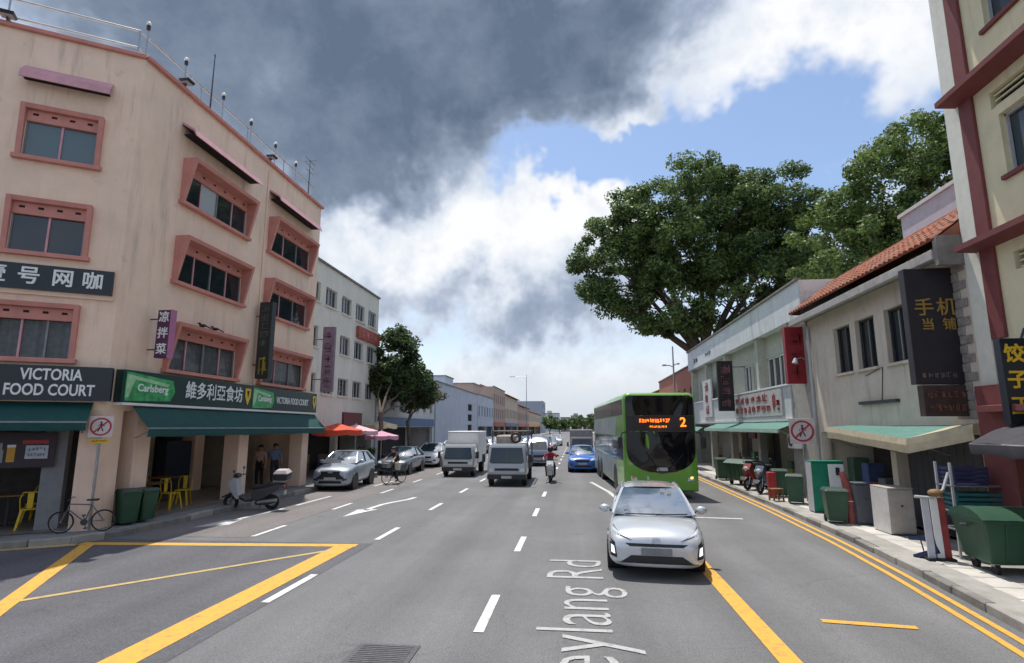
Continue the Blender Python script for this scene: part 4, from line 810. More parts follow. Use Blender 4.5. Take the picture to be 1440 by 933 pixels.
# grey block strip beside the big sign
blk = MB().box(-.03, .0, -.185, .185, -.088, .088).mesh('wall_block', mat('grey_block', (0.27, 0.25, 0.235), .9, var=.25, scale=6, bump=.3), bevel=.012, seg=1)
for r0 in range(17):
    for c in range(2): put('wall_block', blk, SB, Vector((8.0, 12.42 + c * .385 + (.19 if r0 % 2 else 0), 2.75 + r0 * .19)) - SB.location)
# long wall lamp housing and cables
MB().box(7.9, 8.0, 15.1, 17.0, 3.12, 3.20).build('conduit_box', DGREY, SB, world=True); MB().tube([(7.98, 15.9, 3.2), (7.98, 15.7, 4.05), (7.97, 16.6, 3.9)], .012, 5).build('cable', DGREY, SB, world=True)
MB().tube([(7.93, 20.1, .12), (7.93, 20.1, 5.9)], .05, 8).build('rain_pipe', LGREY, SB, world=True)
# roof terrace box behind the ridge
o = empty('roof_room', (10.6, 15.8, 6.5), 0, 'lilac grey rendered roof room behind the tiled ridge', 'roof room'); MB().box(9.6, 13, 14.55, 17.0, 6.6, 8.56).build('wall', mat('lilac_render', (0.50, 0.47, 0.52), .85, var=.08, streak=.3), o, world=True); MB().box(9.54, 13.06, 14.5, 17.06, 8.56, 8.66).build('cap', PALE, o, world=True)
# big black blade sign
o = empty('blade_sign', (7.5, 12.75, 2.7), 0, 'huge black blade sign with gold Chinese characters projecting from the beige shophouse', 'sign')
BRNS = mat('worn_brown_sign', (0.055, 0.032, 0.028), .6, var=.3, scale=5); GOLD = mat('gold_letter', (0.36, 0.22, 0.045), .5, var=.2)
MB().box(7.04, 8.06, 12.62, 12.82, 3.38, 5.86).build('sign_box', mat('violet_black', (0.022, 0.019, 0.025), .5, var=.2), o, world=True, bevel=.01, seg=1)
MB().box(7.14, 8.26, 12.60, 12.80, 2.72, 3.36).build('lower_panel', BRNS, o, world=True, bevel=.01, seg=1)
MB().box(8.06, 8.10, 12.60, 12.84, 3.4, 5.9).build('side_rail', LGREY, o, world=True)
for c, x, z in (('手', 7.36, 4.98), ('机', 7.80, 4.98), ('当', 7.40, 4.62), ('铺', 7.82, 4.62)): lettering(c, .40 if z > 4.8 else .27, GOLD, o, (x, 12.612, z), (1, 0, 0), (0, 0, 1), .005, .004, name='character')
for z, x in ((3.56, 7.6),): 
    mk = MB(); marks(mk, (x - .1, 12.612, z), (1, 0, 0), (0, 0, 1), .7, .14, 6, 41); mk.build('worn_characters', mat('pale_worn', (0.20, 0.15, 0.14), .7), o, world=True, kind='stuff')
for z, s in ((3.16, 42), (2.9, 43)): mk = MB(); marks(mk, (7.7, 12.59, z), (1, 0, 0), (0, 0, 1), .98, .17, 8, s); mk.build('worn_characters', mat('worn_red', (0.24, 0.09, 0.06), .7), o, world=True, kind='stuff')
for z in (4.2, 5.7): MB().box(8.1, 8.2, 12.66, 12.76, z - .25, z + .15).build('bracket', BLACK, o, world=True)
# awning of green sheet with a cream drop edge
o = empty('metal_awning', (7.9, 15, 2.4), 0, 'bent sheet awning with a cream drop edge over the beige shophouse front', 'awning')
AG = mat('sea_green_sheet', (0.09, 0.22, 0.185), .55, var=.2, streak=.3); AC = mat('cream_sheet', (0.48, 0.42, 0.29), .6, var=.15, streak=.3)
pf = [(17.6, 7.25, 2.44, 7.97, 2.56), (16.6, 7.12, 2.42, 7.97, 2.55), (15.6, 7.0, 2.36, 7.97, 2.54), (13.1, 6.98, 2.20, 7.97, 2.54), (12.2, 7.75, 2.50, 7.97, 2.58)]
MB().grid([[(p[3], p[0], p[4]), (p[1], p[0], p[2] + .06)] for p in pf[:4]]).build('sheet', AG, o, world=True)
MB().grid([[(p[1] + .0, p[0], p[2] + .062), (p[1] - .02, p[0], p[2] - .08), (p[1] - .0, p[0], p[2] - .25), (p[1] + .02, p[0], p[2] - .25)] for p in pf]).build('drop_edge', AC, o, world=True)
MB().add([(6.98, 13.1, 2.26), (7.97, 13.1, 2.54), (7.97, 12.2, 2.6), (7.75, 12.2, 2.56)], [(0, 1, 2, 3)]).build('end_sheet', AC, o, world=True)
for y in (17.4, 15.5, 13.4): MB().tube([(7.97, y, 1.9), (7.1, y, 2.2)], .018, 6).build('arm', GALV, o, world=True)
# dim shop inside: shelves of goods and a roller shutter
MB().box(9.6, 9.88, 12.3, 20, .12, 2.3).build('shop_back', INK, SB, world=True)  # back wall coloured dark for the shade indoors
def stock(e, x0, x1, ya, yb, n, seed, zf=.13):
    rg = random.Random(seed); gmm = [mat('stock_%d' % i, c, .75, var=.25, scale=9) for i, c in enumerate(((.30, .06, .05), (.07, .11, .26), (.36, .30, .22), (.08, .16, .10), (.14, .14, .15), (.42, .36, .12), (.40, .40, .40)))]
    for k in range(n):
        y = ya + (yb - ya) * (k + rg.random() * .5) / n; x = rg.uniform(x0, x1); w = rg.uniform(.15, .32); z = zf
        for j in range(rg.choice((1, 2, 2, 3))):
            hh = rg.uniform(.22, .5); MB().box(x - w, x + w, y - w * .9, y + w * .9, z, z + hh).build('goods_box', gmm[rg.randrange(7)], e, world=True, bevel=.012, seg=1); z += hh + .002; w *= .93
stock(SB, 8.9, 9.3, 13.2, 15.5, 5, 3)
sh = MB()
for y in [12.6 + .26 * i for i in range(11)]: sh.box(8.24, 8.27, y, y + .24, .12, 2.34)
sh.build('roller_shutter', DGREY, SB, world=True, bevel=.01, seg=1)
gm = [mat('goods_%d' % i, c, .7, var=.2) for i, c in enumerate(((.25, .05, .05), (.06, .09, .22), (.30, .26, .2), (.06, .12, .08), (.12, .12, .13)))]
for k in range(9):
    y = 15.8 + k * .46; z = .12 if k % 3 else .6
    MB().box(8.7, 9.2, y, y + .4, .12, rnd.uniform(.5, 1.6)).build('goods_stack', gm[k % 5], SB, world=True, bevel=.02, seg=1)
for y in (12.2, 15.6, 19.95): MB().box(8.02, 8.3, y, y + .25, .12, 2.34).build('column', BEIGE, SB, world=True)

# ------------------------------------------------------------------ right: white parapet shophouse
WP = mat('stained_white_wall', (0.66, 0.68, 0.70), 0.88, var=0.12, scale=1.3, streak=0.75, dirt=(0.35, 0.34, 0.33), bump=0.15); GW = mat('pale_green_wall', (0.48, 0.49, 0.42), .88, var=.14, streak=.7); GS = mat('streaked_grey_wall', (0.36, 0.335, 0.30), .88, var=.12, streak=.8, dirt=(.2, .19, .17))
PB = empty('parapet_shophouse', (8.0, 30, .12), 0, 'white parapet shophouse with pale green recessed upper floor beyond the beige one', 'building')
Pa, Pb = 20.3, 40.6; mb = MB()
mb.quad((7.85, Pa, 6.35), (7.85, Pb, 6.35), (7.85, Pb, 7.62), (7.85, Pa, 7.62)); mb.quad((7.85, Pa, 6.35), (7.85, Pb, 6.35), (8.9, Pb, 6.45), (8.9, Pa, 6.45)); mb.quad((7.85, Pa, 7.62), (7.85, Pb, 7.62), (16, Pb, 7.62), (16, Pa, 7.62))
mb.quad((7.85, Pa, 6.35), (16, Pa, 6.35), (16, Pa, 7.62), (7.85, Pa, 7.62)); mb.build('parapet', WP, PB, world=True)
MB().box(7.76, 7.95, Pa, Pb, 7.62, 7.70).build('coping', CONC_D, PB, world=True)
mb = MB(); PW = [(23.6, 25.75), (26.2, 27.7), (28.1, 29.2), (36.6, 37.6), (38.4, 39.4)]
facade(mb, (8.35, Pb, 0), (0, -1, 0), 2.7, 6.5, Pb - 22.1, [(Pb - b, Pb - a, 4.1, 5.45) for a, b in PW], .15)
mb.quad((8.35, Pb, 0), (16, Pb, 0), (16, Pb, 7.6), (8.35, Pb, 7.6)); mb.quad((16, Pa, 0), (16, Pb, 0), (16, Pb, 7.6), (16, Pa, 7.6)); mb.build('upper_wall', GW, PB, world=True)
mb = MB(); mb.box(7.98, 8.36, Pa, 22.1, .12, 6.34); mb.build('pier', GS, PB, world=True)
for a, b in PW:
    w = MB(); k = 3 if b - a > 1.6 else 2
    for i in range(k + 1): y = a + (b - a) * i / k; w.box(8.40, 8.46, y - .03, y + .03, 4.1, 5.45)
    w.box(8.40, 8.46, a, b, 4.1, 4.16); w.box(8.4, 8.46, a, b, 5.39, 5.45); wf = w.build('window', WHITEP, PB, world=True)
    for i in range(k): MB().box(8.47, 8.48, a + (b - a) * i / k, a + (b - a) * (i + 1) / k, 4.1, 5.45).build('pane', GLASS, wf, world=True)
mb = MB(); mb.box(7.93, 8.05, 22.1, Pb, 2.82, 4.05); mb.quad((7.93, 22.1, 2.82), (7.93, Pb, 2.82), (8.36, Pb, 2.82), (8.36, 22.1, 2.82)); mb.build('balcony_wall', PALE, PB, world=True); MB().box(7.86, 8.1, 22.1, Pb, 4.05, 4.12).build('balcony_rail', WHITEP, PB, world=True)
MB().box(7.84, 8.1, 22.1, Pb, 2.72, 2.82).build('ledge', PALE, PB, world=True)
for y in (26.0, 31.5, 36.0, 40.3): MB().box(8.0, 8.36, y - .17, y + .17, 4.05, 6.4).build('column', GW, PB, world=True)
for y in (22.3, 26.5, 31.0, 35.5, 40.2): MB().box(8.0, 8.3, y - .17, y + .17, .12, 2.72).build('column', GS, PB, world=True)
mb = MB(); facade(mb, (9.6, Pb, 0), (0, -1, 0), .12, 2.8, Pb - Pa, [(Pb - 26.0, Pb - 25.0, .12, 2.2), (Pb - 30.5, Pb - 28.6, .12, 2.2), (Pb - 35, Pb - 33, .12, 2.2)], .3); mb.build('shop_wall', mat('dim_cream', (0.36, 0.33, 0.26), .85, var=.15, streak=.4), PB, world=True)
MB().box(9.9, 10.0, Pa, Pb, .12, 2.8).build('shop_back', INK, PB, world=True); MB().box(7.95, 16, Pa, Pb, 2.66, 2.715).build('ceiling', GS, PB, world=True)  # shop back coloured dark to stand for arcade shade
for y, w, m_ in ((24.0, 1.4, REDS), (32.0, 1.2, MAROON)): MB().box(9.5, 9.59, y, y + w, 1.9, 2.35).build('shop_sign', m_, PB, world=True)
stock(PB, 8.7, 9.2, 22.8, 39.5, 16, 8)
o = empty('balcony_sign', (7.9, 26, 3), 0, 'white board with rows of red Chinese lettering on the balcony front', 'sign')
MB().box(7.86, 7.925, 22.9, 29.6, 2.95, 3.98).build('sign_panel', mat('dirty_white_board', (0.50, 0.47, 0.45), .7, var=.15, streak=.4), o, world=True)
RT = mat('red_letter', (0.36, 0.045, 0.04), .6, var=.2)
mk = MB(); marks(mk, (7.855, 26.9, 3.72), (0, -1, 0), (0, 0, 1), 5.0, .36, 6, 51, dens=9); marks(mk, (7.855, 26.7, 3.28), (0, -1, 0), (0, 0, 1), 5.2, .36, 8, 52, dens=9); marks(mk, (7.855, 23.5, 3.5), (0, -1, 0), (0, 0, 1), .9, .85, 2, 53, dens=9); mk.build('red_characters', RT, o, world=True, kind='stuff')
o = empty('wall_sign', (7.9, 35, 3.1), 0, 'white vertical board with dark red Chinese characters left of the black blade sign', 'sign'); MB().box(7.84, 7.925, 34.2, 36.4, 3.1, 5.3).build('sign_panel', PALE, o, world=True); mk = MB(); marks(mk, (7.835, 35.3, 4.2), (0, -1, 0), (0, 0, 1), 1.1, 2.0, -3, 61, dens=10); mk.build('red_characters', RT, o, world=True, kind='stuff')
def rblade(lab, y, z0, z1, x0, x1, m, mm, seed, n):
    o = empty('blade_sign', (x0, y, z0), 0, lab, 'sign'); MB().box(x0, x1, y - .12, y + .12, z0, z1).build('sign_box', m, o, world=True, bevel=.01, seg=1)
    mk = MB(); marks(mk, ((x0 + x1) / 2, y - .122, (z0 + z1) / 2), (1, 0, 0), (0, 0, 1), (x1 - x0) * .8, (z1 - z0) * .9, -n, seed, dens=9); mk.build('worn_characters', mm, o, world=True, kind='stuff')
    for z in (z0 + .3, z1 - .3): MB().cyl((x1, y, z), (8.34, y, z), .02, None, 6).build('bracket', DGREY, o, world=True)
rblade('deep red blade sign on the pier between the beige and white shophouses', 20.75, 4.0, 6.0, 7.36, 8.0, mat('crimson_sign', (0.26, 0.012, 0.022), .5, var=.1), mat('dark_red', (0.20, 0.01, 0.018), .6), 71, 3)
rblade('black blade sign with faded pink characters in front of the green upper floor', 29.0, 3.28, 5.75, 6.98, 7.72, mat('dull_black', (0.018, 0.012, 0.014), .6), mat('faded_pink', (0.20, 0.08, 0.09), .6), 72, 4)
mk = MB(); marks(mk, (7.845, 34.5, 6.85), (0, -1, 0), (0, 0, 1), 1.5, .3, 3, 81); marks(mk, (7.845, 38.0, 6.8), (0, -1, 0), (0, 0, 1), 1.4, .4, 2, 82, dens=12); mk.build('parapet_lettering', DGREY, PB, world=True, kind='stuff')
# green corrugated awning of the white shophouse
o = empty('metal_awning', (7.9, 28, 2.6), 0, 'sea green sheet awning along the front of the white parapet shophouse', 'awning'); rows = []
for i in range(60): y = 21.4 + i * .2; rows.append([(7.95, y, 2.72 + .012 * (i % 2)), (7.15, y, 2.42 + .012 * (i % 2))])
MB().grid(rows).build('sheet', AG, o, world=True)
MB().box(7.12, 7.17, 21.4, 33.2, 2.30, 2.44).build('drop_edge', mat('pale_green_edge', (0.38, 0.55, 0.47), .6, var=.2), o, world=True)
MB().add([(7.1, 33.4, 2.5), (7.1, 36.8, 2.55), (6.5, 36.6, 2.15), (6.45, 33.4, 2.1)], [(0, 1, 2, 3)]).build('side_flap', AG, o, world=True)
for y in (21.6, 25, 29, 33): MB().tube([(7.97, y, 2.1), (7.2, y, 2.4)], .018, 6).build('arm', GALV, o, world=True)

# ------------------------------------------------------------------ street lamps
def street_lamp(loc, h, arms, lab):
    e = empty('street_lamp', loc, 0, lab, 'street lamp'); MB().tube([(0, 0, 0), (0, 0, h * .5), (0, 0, h)], [.10, .075, .05], 8).build('pole', GALV, e, smooth=True); MB().cyl((0, 0, 0), (0, 0, .5), .14, .13, 10).build('base', GALV, e)
    for dx, z in arms:
        MB().tube([(0, 0, z), (dx * .5, 0, z + .12), (dx, 0, z + .14)], .035, 6).build('arm', GALV, e); MB().box(min(dx, dx * 1.5), max(dx, dx * 1.5), -.14, .14, z + .09, z + .2).build('lamp_head', LGREY, e, bevel=.02, seg=1)
o = empty('wall_lamp', (7.98, 20.9, 4.9), 0, 'small grey wall lamp on a bracket beside the deep red blade sign', 'lamp'); o.location = (7.98, 20.45, 4.75)
MB().tube([(0, 0, 0), (-.2, -.05, .12), (-.42, -.1, .08)], .018, 6).build('bracket', GALV, o); MB().cyl((-.42, -.1, .10), (-.46, -.12, -.08), .05, .10, 12).build('shade', LGREY, o, smooth=True)
for (y, z, lab) in ((21.6, 1.75, 'white air conditioner unit on the streaked grey pier'),):
    o = empty('air_conditioner', (7.8, y, z), 0, lab, 'air conditioner'); MB().box(-.16, .16, -.36, .36, 0, .52).build('casing', WHITEP, o, bevel=.015, seg=1); MB().torus((-.165, .06, .26), (1, 0, 0), .19, .012, 24, 5).build('fan_guard', DGREY, o); MB().cyl((-.162, .06, .26), (-.15, .06, .26), .18, None, 20).build('fan', DGREY, o)
street_lamp((7.42, 44, .12), 8.5, [(-.55, 6.9), (.3, 7.0)], 'grey street lamp rising behind the bus in front of the big tree')
street_lamp((-9.7, 111, .12), 12.6, [(-2.2, 12.1)], 'tall street lamp with a long arm among the far left terraces')
# ------------------------------------------------------------------ vehicles (front at y = 0 facing -y, built in their own space)
from mathutils.bvhtree import BVHTree
def paint(name, col, metal=0.0, rough=0.32): return mat(name, col, rough, metal, var=0.03, scale=3, coat=0.7)
def applied(o, levels):
    md = o.modifiers.new('s', 'SUBSURF'); md.levels = levels; md.render_levels = levels; bpy.context.view_layer.update()
    me = bpy.data.meshes.new_from_object(o.evaluated_get(bpy.context.evaluated_depsgraph_get())); o.modifiers.clear(); old = o.data; o.data = me; bpy.data.meshes.remove(old)
    me.polygons.foreach_set('use_smooth', [True] * len(me.polygons)); return o
def tree_of(o):
    me = o.data; return BVHTree.FromPolygons([v.co.copy() for v in me.vertices], [tuple(p.vertices) for p in me.polygons])
def decal(tree, corners, name, m, parent, axis='y', n=(8, 4), off=0.006, sgn=1):
    """a thin piece that follows the body: 4 corners (a,z) seen along an axis, dropped onto the surface"""
    rows = []; A, B, C, D = [Vector((c[0], c[1])) for c in corners]
    for j in range(n[1] + 1):
        t = j / n[1]; r = []
        for i in range(n[0] + 1):
            s = i / n[0]; p = (A * (1 - s) + B * s) * (1 - t) + (D * (1 - s) + C * s) * t
            if axis == 'y':
                h = tree.ray_cast(Vector((p.x, -5, p.y)), Vector((0, 1, 0)))[0]; r.append((p.x, (h.y if h else 0.1) - off, p.y))
            elif axis == 'Y':
                h = tree.ray_cast(Vector((p.x, 25, p.y)), Vector((0, -1, 0)))[0]; r.append((p.x, (h.y if h else 0.1) + off, p.y))
            else:
                h = tree.ray_cast(Vector((sgn * 5, p.x, p.y)), Vector((-sgn, 0, 0)))[0]; r.append(((h.x if h else sgn * .8) + sgn * off, p.x, p.y))
        rows.append(r)
    return MB().grid(rows).build(name, m, parent, smooth=True)
_wheel = {}
def wheel(parent, x, y, r, w, rimm=None):
    key = (r, w, rimm.name if rimm else '')
    if key not in _wheel:
        t = MB(); prof = [(r * .62, w * .5), (r * .9, w * .5), (r, w * .36), (r, -w * .36), (r * .9, -w * .5), (r * .62, -w * .5)]; n = 24
        t.grid([[(p[1], p[0] * math.cos(6.2832 * i / n), p[0] * math.sin(6.2832 * i / n)) for i in range(n)] for p in prof], closed=True); tm = t.mesh('tyre', RUBBER, smooth=True)
        q = MB(); q.cyl((-w * .42, 0, 0), (w * .42, 0, 0), r * .63, None, 20)
        for i in range(5):
            a = i * 1.2566
            for sx in (-1, 1): q.obox((sx * w * .44, math.cos(a) * r * .33, math.sin(a) * r * .33), (w * .03, 0, 0), (0, math.cos(a) * r * .3, math.sin(a) * r * .3), (0, -math.sin(a) * r * .08, math.cos(a) * r * .08), 1)
        rm = q.mesh('rim', [DGREY, rimm or STEEL]); _wheel[key] = (tm, rm)
    tm, rm = _wheel[key]; o = put('wheel', tm, parent, (x, y, r)); put('rim', rm, o); return o
LAMPW = mat('lamp_lens', (0.62, 0.65, 0.68), 0.08, var=0.15, scale=20, coat=1.0); LAMPD = mat('lamp_dark', (0.06, 0.065, 0.075), .1, var=.2, coat=1.0); AMBER = mat('amber_lens', (0.70, 0.24, 0.02), .2, var=.05); TAILR = mat('tail_lens', (0.35, 0.01, 0.01), .2)
PLATE = mat('number_plate', (0.45, 0.45, 0.45), .5, var=.15)
def car(name, lab, loc, rz, pm, L=4.4, W=1.72, H=1.46, hood=.80, belt=.95, wsb=1.15, rf=1.9, rr=3.5, rb=4.15, wr=.31, style='sedan', grille=None, cat='car', group=None, det=True, wb=(.85, 3.45)):
    e = empty(name, loc, rz, lab, cat, group); h2 = W / 2; mb = MB(); rows = []
    rear = belt + (.06 if style != 'sedan' else -.02)
    st = [(0, .70, .24, hood - .26, hood - .22), (.05, .88, .19, hood - .16, hood - .12), (.22, .97, .165, hood - .06, hood - .02), (.55, .985, .19, hood + .0, hood + .06), (wsb, 1.0, .20, belt - .03, belt + .0), ((wsb + rb) / 2, 1.0, .20, belt, belt + .02), (rb, .99, .22, rear, rear + .02), (L - .22, .95, .26, rear - .04, rear - .02), (L - .04, .86, .32, rear - .12, rear - .10), (L, .74, .42, rear - .22, rear - .2)]
    for y, k, zb, zs, zt in st:
        w = h2 * k; hh = zs - zb
        half = [(w * .55, zb), (w * .92, zb + .03), (w * 1.0, zb + .30 * hh), (w * .985, zb + .62 * hh), (w * .97, zs - .06), (w * .88, zs + .005), (w * .5, zt + .015)]
        rows.append([(x, y, z) for x, z in half] + [(0, y, zt + .03)] + [(-x, y, z) for x, z in reversed(half)] + [(0, y, zb)])
    mb.grid(rows, closed=True); n = len(rows[0]); mb.add(rows[0], [tuple(range(n))]); mb.add(rows[-1], [tuple(reversed(range(n)))])
    body = mb.build('body', pm, e)
    bm = bmesh.new(); bm.from_mesh(body.data); bmesh.ops.remove_doubles(bm, verts=bm.verts, dist=1e-5); bmesh.ops.recalc_face_normals(bm, faces=bm.faces); bm.to_mesh(body.data); bm.free()
    applied(body, 2 if det else 1); T = tree_of(body)
    bw, rw = h2 * .88, h2 * .66; zb, zr = belt - .005, H - .03
    def arc(y, z, w, bulge, n=9): return [((-1 + 2 * i / (n - 1)) * w, y + bulge * ((-1 + 2 * i / (n - 1)) ** 2), z) for i in range(n)]
    ws = [[tuple(Vector(a) * (1 - t) + Vector(b) * t + Vector((0, -.05 * math.sin(math.pi * t), .02 * math.sin(math.pi * t)))) for a, b in zip(arc(wsb - .10, zb, bw * .97, .20), arc(rf, zr, rw * .95, .10))] for t in [i / 5 for i in range(6)]]
    MB().grid(ws).build('windscreen', GLASS_C, e, smooth=True)
    rwn = [[tuple(Vector(a) * (1 - t) + Vector(b) * t) for a, b in zip(arc(rb + .08, zb + .03, bw * .93, -.14), arc(rr, zr - .01, rw * .93, -.06))] for t in [i / 4 for i in range(5)]]
    MB().grid(rwn).build('rear_window', GLASS_C, e, smooth=True)
    roof = MB(); rr_ = []
    for i in range(9):
        t = i / 8; y = rf + (rr - rf) * t; cr = .045 * math.sin(math.pi * (0.15 + .75 * t)); rr_.append([(x, y + (.10 * (1 - t) - .06 * t) * (x / rw) ** 2, zr + cr * (1 - .5 * (x / rw) ** 2) - .04 * abs(x / rw) ** 5) for x in [rw * (-1 + j / 4) for j in range(9)]])
    roof.grid(rr_); rf_o = roof.build('roof', pm, e, smooth=True)
    for s in (-1, 1):
        a0 = Vector((s * bw, wsb + .08, zb)); a1 = Vector((s * rw, rf + .10, zr - .03)); c0 = Vector((s * bw * .97, rb - .02, zb + .02)); c1 = Vector((s * rw, rr - .06, zr - .04))
        MB().tube([a0, a0 * .5 + a1 * .5 + Vector((0, -.03, .02)), a1], .036, 6).build('pillar', pm, rf_o, smooth=True); MB().tube([c0, c1], [.09, .05], 6).build('pillar', pm, rf_o, smooth=True); MB().tube([a1 + Vector((0, 0, .01)), (a1 + c1) / 2 + Vector((0, 0, .035)), c1 + Vector((0, 0, .01))], .032, 6).build('roof_rail', pm, rf_o, smooth=True)
        b0 = a0 * .47 + c0 * .53; b1 = a1 * .42 + c1 * .58; gx = Vector((s * -.012, 0, 0))
        for p in ((a0, b0, b1, a1), (b0, c0, c1, b1)): MB().quad(*[q + gx for q in p]).build('side_window', GLASS_C, e)
        MB().tube([b0, b1], .025, 4).build('door_pillar', BLACK, e)
        m0 = Vector((s * (h2 + .055), wsb + .32, belt + .065)); mr = MB(); mr.ball(m0, .11, .07, .075, 10, 8); mo = mr.build('wing_mirror', pm, e, smooth=True); MB().box(m0.x - .075, m0.x + .075, m0.y + .055, m0.y + .072, m0.z - .05, m0.z + .05).build('mirror_glass', GLASS_C, mo); MB().tube([m0 + Vector((-s * .08, .02, -.03)), m0 + Vector((-s * .2, .04, -.08))], .02, 5).build('mirror_arm', BLACK, mo)
        for y in wb:
            MB().cyl((s * (h2 * .6), y, wr), (s * (h2 * 1.003 + .004), y, wr), wr * 1.17, None, 22).build('wheel_arch', PLASTIC, e); wheel(e, s * (h2 - .135), y, wr, .19)
        if det:
            for y in (wsb + .12, (wb[0] + wb[1]) / 2 + .12): decal(T, ((y, .30), (y + .012, .30), (y + .012, belt - .06), (y, belt - .06)), 'door_seam', BLACK, e, 'x', (1, 6), .003, s)
            for y in ((wb[0] + wb[1]) / 2 - .12, rb - .45): decal(T, ((y, belt - .20), (y + .18, belt - .20), (y + .18, belt - .16), (y, belt - .16)), 'door_handle', STEEL, e, 'x', (3, 1), .015, s)
    return e, T, body
def front_face(e, T, W, hood, style='plain', lights=LAMPW, plate=True, grille=BLACK):
    h = W / 2
    for s in (-1, 1):
        decal(T, ((s * h * .50, hood - .20), (s * h * .90, hood - .12), (s * h * .91, hood + .0), (s * h * .62, hood - .08)), 'headlight', lights, e)
        decal(T, ((s * h * .62, .40), (s * h * .84, .42), (s * h * .84, .50), (s * h * .62, .47)), 'fog_lamp', LAMPD, e)
    decal(T, ((-h * .46, hood - .27), (h * .46, hood - .27), (h * .50, hood - .15), (-h * .50, hood - .15)), 'grille', grille, e)
    decal(T, ((-h * .60, .30), (h * .60, .30), (h * .55, .40), (-h * .55, .40)), 'lower_grille', BLACK, e)
    if plate: decal(T, ((-.24, .44), (.24, .44), (.24, .54), (-.24, .54)), 'number_plate', PLATE, e, off=.02)
SILV = paint('silver_paint', (0.60, 0.625, 0.66), .45, .27); SILV2 = paint('blue_silver_paint', (0.36, 0.41, 0.47), .4); DBLUE = paint('dark_blue_grey_paint', (0.10, 0.125, 0.16), .4); WPAINT = paint('white_car_paint', (0.76, 0.77, 0.78)); BLUEP = paint('bright_blue_paint', (0.015, 0.13, 0.52)); 
# silver hybrid hatchback in the near lane
e, T, body = car('silver_hatchback', 'silver hatchback car driving toward the camera, nearest in the road', (1.28, 10.05, 0.0), R(-5.0), SILV, 4.35, 1.66, 1.34, .78, .91, .92, 1.80, 3.2, 4.1, .30, 'hatch', wb=(.95, 3.5))
h = .83
for s in (-1, 1):
    decal(T, ((s * h * .46, .62), (s * h * .93, .72), (s * h * .95, .87), (s * h * .84, .76)), 'headlight', LAMPD, e, off=.008); decal(T, ((s * h * .60, .665), (s * h * .88, .735), (s * h * .88, .775), (s * h * .70, .71)), 'headlight_lens', LAMPW, e, off=.014)
    decal(T, ((s * h * .82, .40), (s * h * .90, .42), (s * h * .90, .54), (s * h * .84, .52)), 'running_light', emit('drl', (0.9, .95, 1.0), 1.2), e, off=.02); decal(T, ((s * h * .78, .34), (s * h * .96, .36), (s * h * .95, .64), (s * h * .82, .58)), 'lamp_recess', PLASTIC, e, off=.006)
decal(T, ((-h * .52, .53), (h * .52, .53), (h * .62, .58), (-h * .62, .58)), 'grille', PLASTIC, e, n=(12, 2)); decal(T, ((-h * .72, .27), (h * .72, .27), (h * .50, .39), (-h * .50, .39)), 'lower_grille', PLASTIC, e, n=(12, 3), off=.008)
decal(T, ((-h * .80, .215), (h * .80, .215), (h * .84, .265), (-h * .84, .265)), 'bumper_lip', SILV, e, n=(12, 2), off=.035)
decal(T, ((-.25, .40), (.25, .40), (.25, .51), (-.25, .51)), 'number_plate', GREY, e, off=.02); decal(T, ((-.07, .585), (.07, .585), (.06, .67), (-.06, .67)), 'bonnet_emblem', STEEL, e, off=.012)
for x, z in ((.34, 1.26), (.22, 1.28), (-.50, 1.02)): MB().box(x - .04, x + .04, 0, .004, -.035, .035).build('windscreen_label', WHITEP, e, loc=(0, 0.90 + (z - .905) / (1.34 - .905) * .93 - .085, z))
MB().tube([(-.5, .86, .935), (.15, .80, .945)], .012, 5).build('wiper', BLACK, e); MB().tube([(.05, .80, .935), (.6, .89, .945)], .012, 5).build('wiper', BLACK, e)
MB().prism([(2.85, 1.36), (3.07, 1.34), (3.07, 1.43)], -.02, .02, 'x').build('roof_fin', PLASTIC, e)
# crossover parked at the kerb
e, T, body = car('silver_crossover', 'blue silver crossover parked at the left kerb just past the food court', (-9.74, 22.0, 0), R(4), SILV2, 3.8, 1.58, 1.50, .92, 1.03, 1.0, 1.65, 3.15, 3.65, .32, 'suv', wb=(.8, 3.1)); front_face(e, T, 1.58, .92); decal(T, ((-.10, .70), (.10, .70), (.08, .80), (-.08, .80)), 'bonnet_emblem', STEEL, e, off=.02); decal(T, ((-.62, .46), (.62, .46), (.36, .66), (-.36, .66)), 'upper_grille', PLASTIC, e, off=.008)
e, T, body = car('dark_sedan', 'dark blue grey saloon parked behind the crossover, left kerb', (-9.75, 29.4, 0), R(1), DBLUE, 4.5, 1.72, 1.42, .80, .93, 1.25, 2.0, 3.3, 4.0, .31, 'sedan'); front_face(e, T, 1.72, .80)
e, T, body = car('white_sedan', 'white saloon parked third along the left kerb', (-9.55, 35.4, 0), 0, WPAINT, 4.5, 1.74, 1.46, .84, .95, 1.25, 1.95, 3.4, 4.1, .31, 'sedan'); front_face(e, T, 1.74, .84)
e, T, body = car('white_hatchback', 'white hatchback last in the parked row on the left', (-9.35, 41.0, 0), 0, WPAINT, 4.2, 1.72, 1.5, .88, .98, 1.05, 1.8, 3.5, 4.0, .31, 'hatch'); front_face(e, T, 1.72, .88)
e, T, body = car('blue_hatchback', 'bright blue hatchback coming up the road beside the bus', (0.28, 32.4, 0), 0, BLUEP, 4.0, 1.62, 1.44, .84, .96, 1.05, 1.8, 3.3, 3.85, .31, 'hatch'); front_face(e, T, 1.62, .84, plate=True)
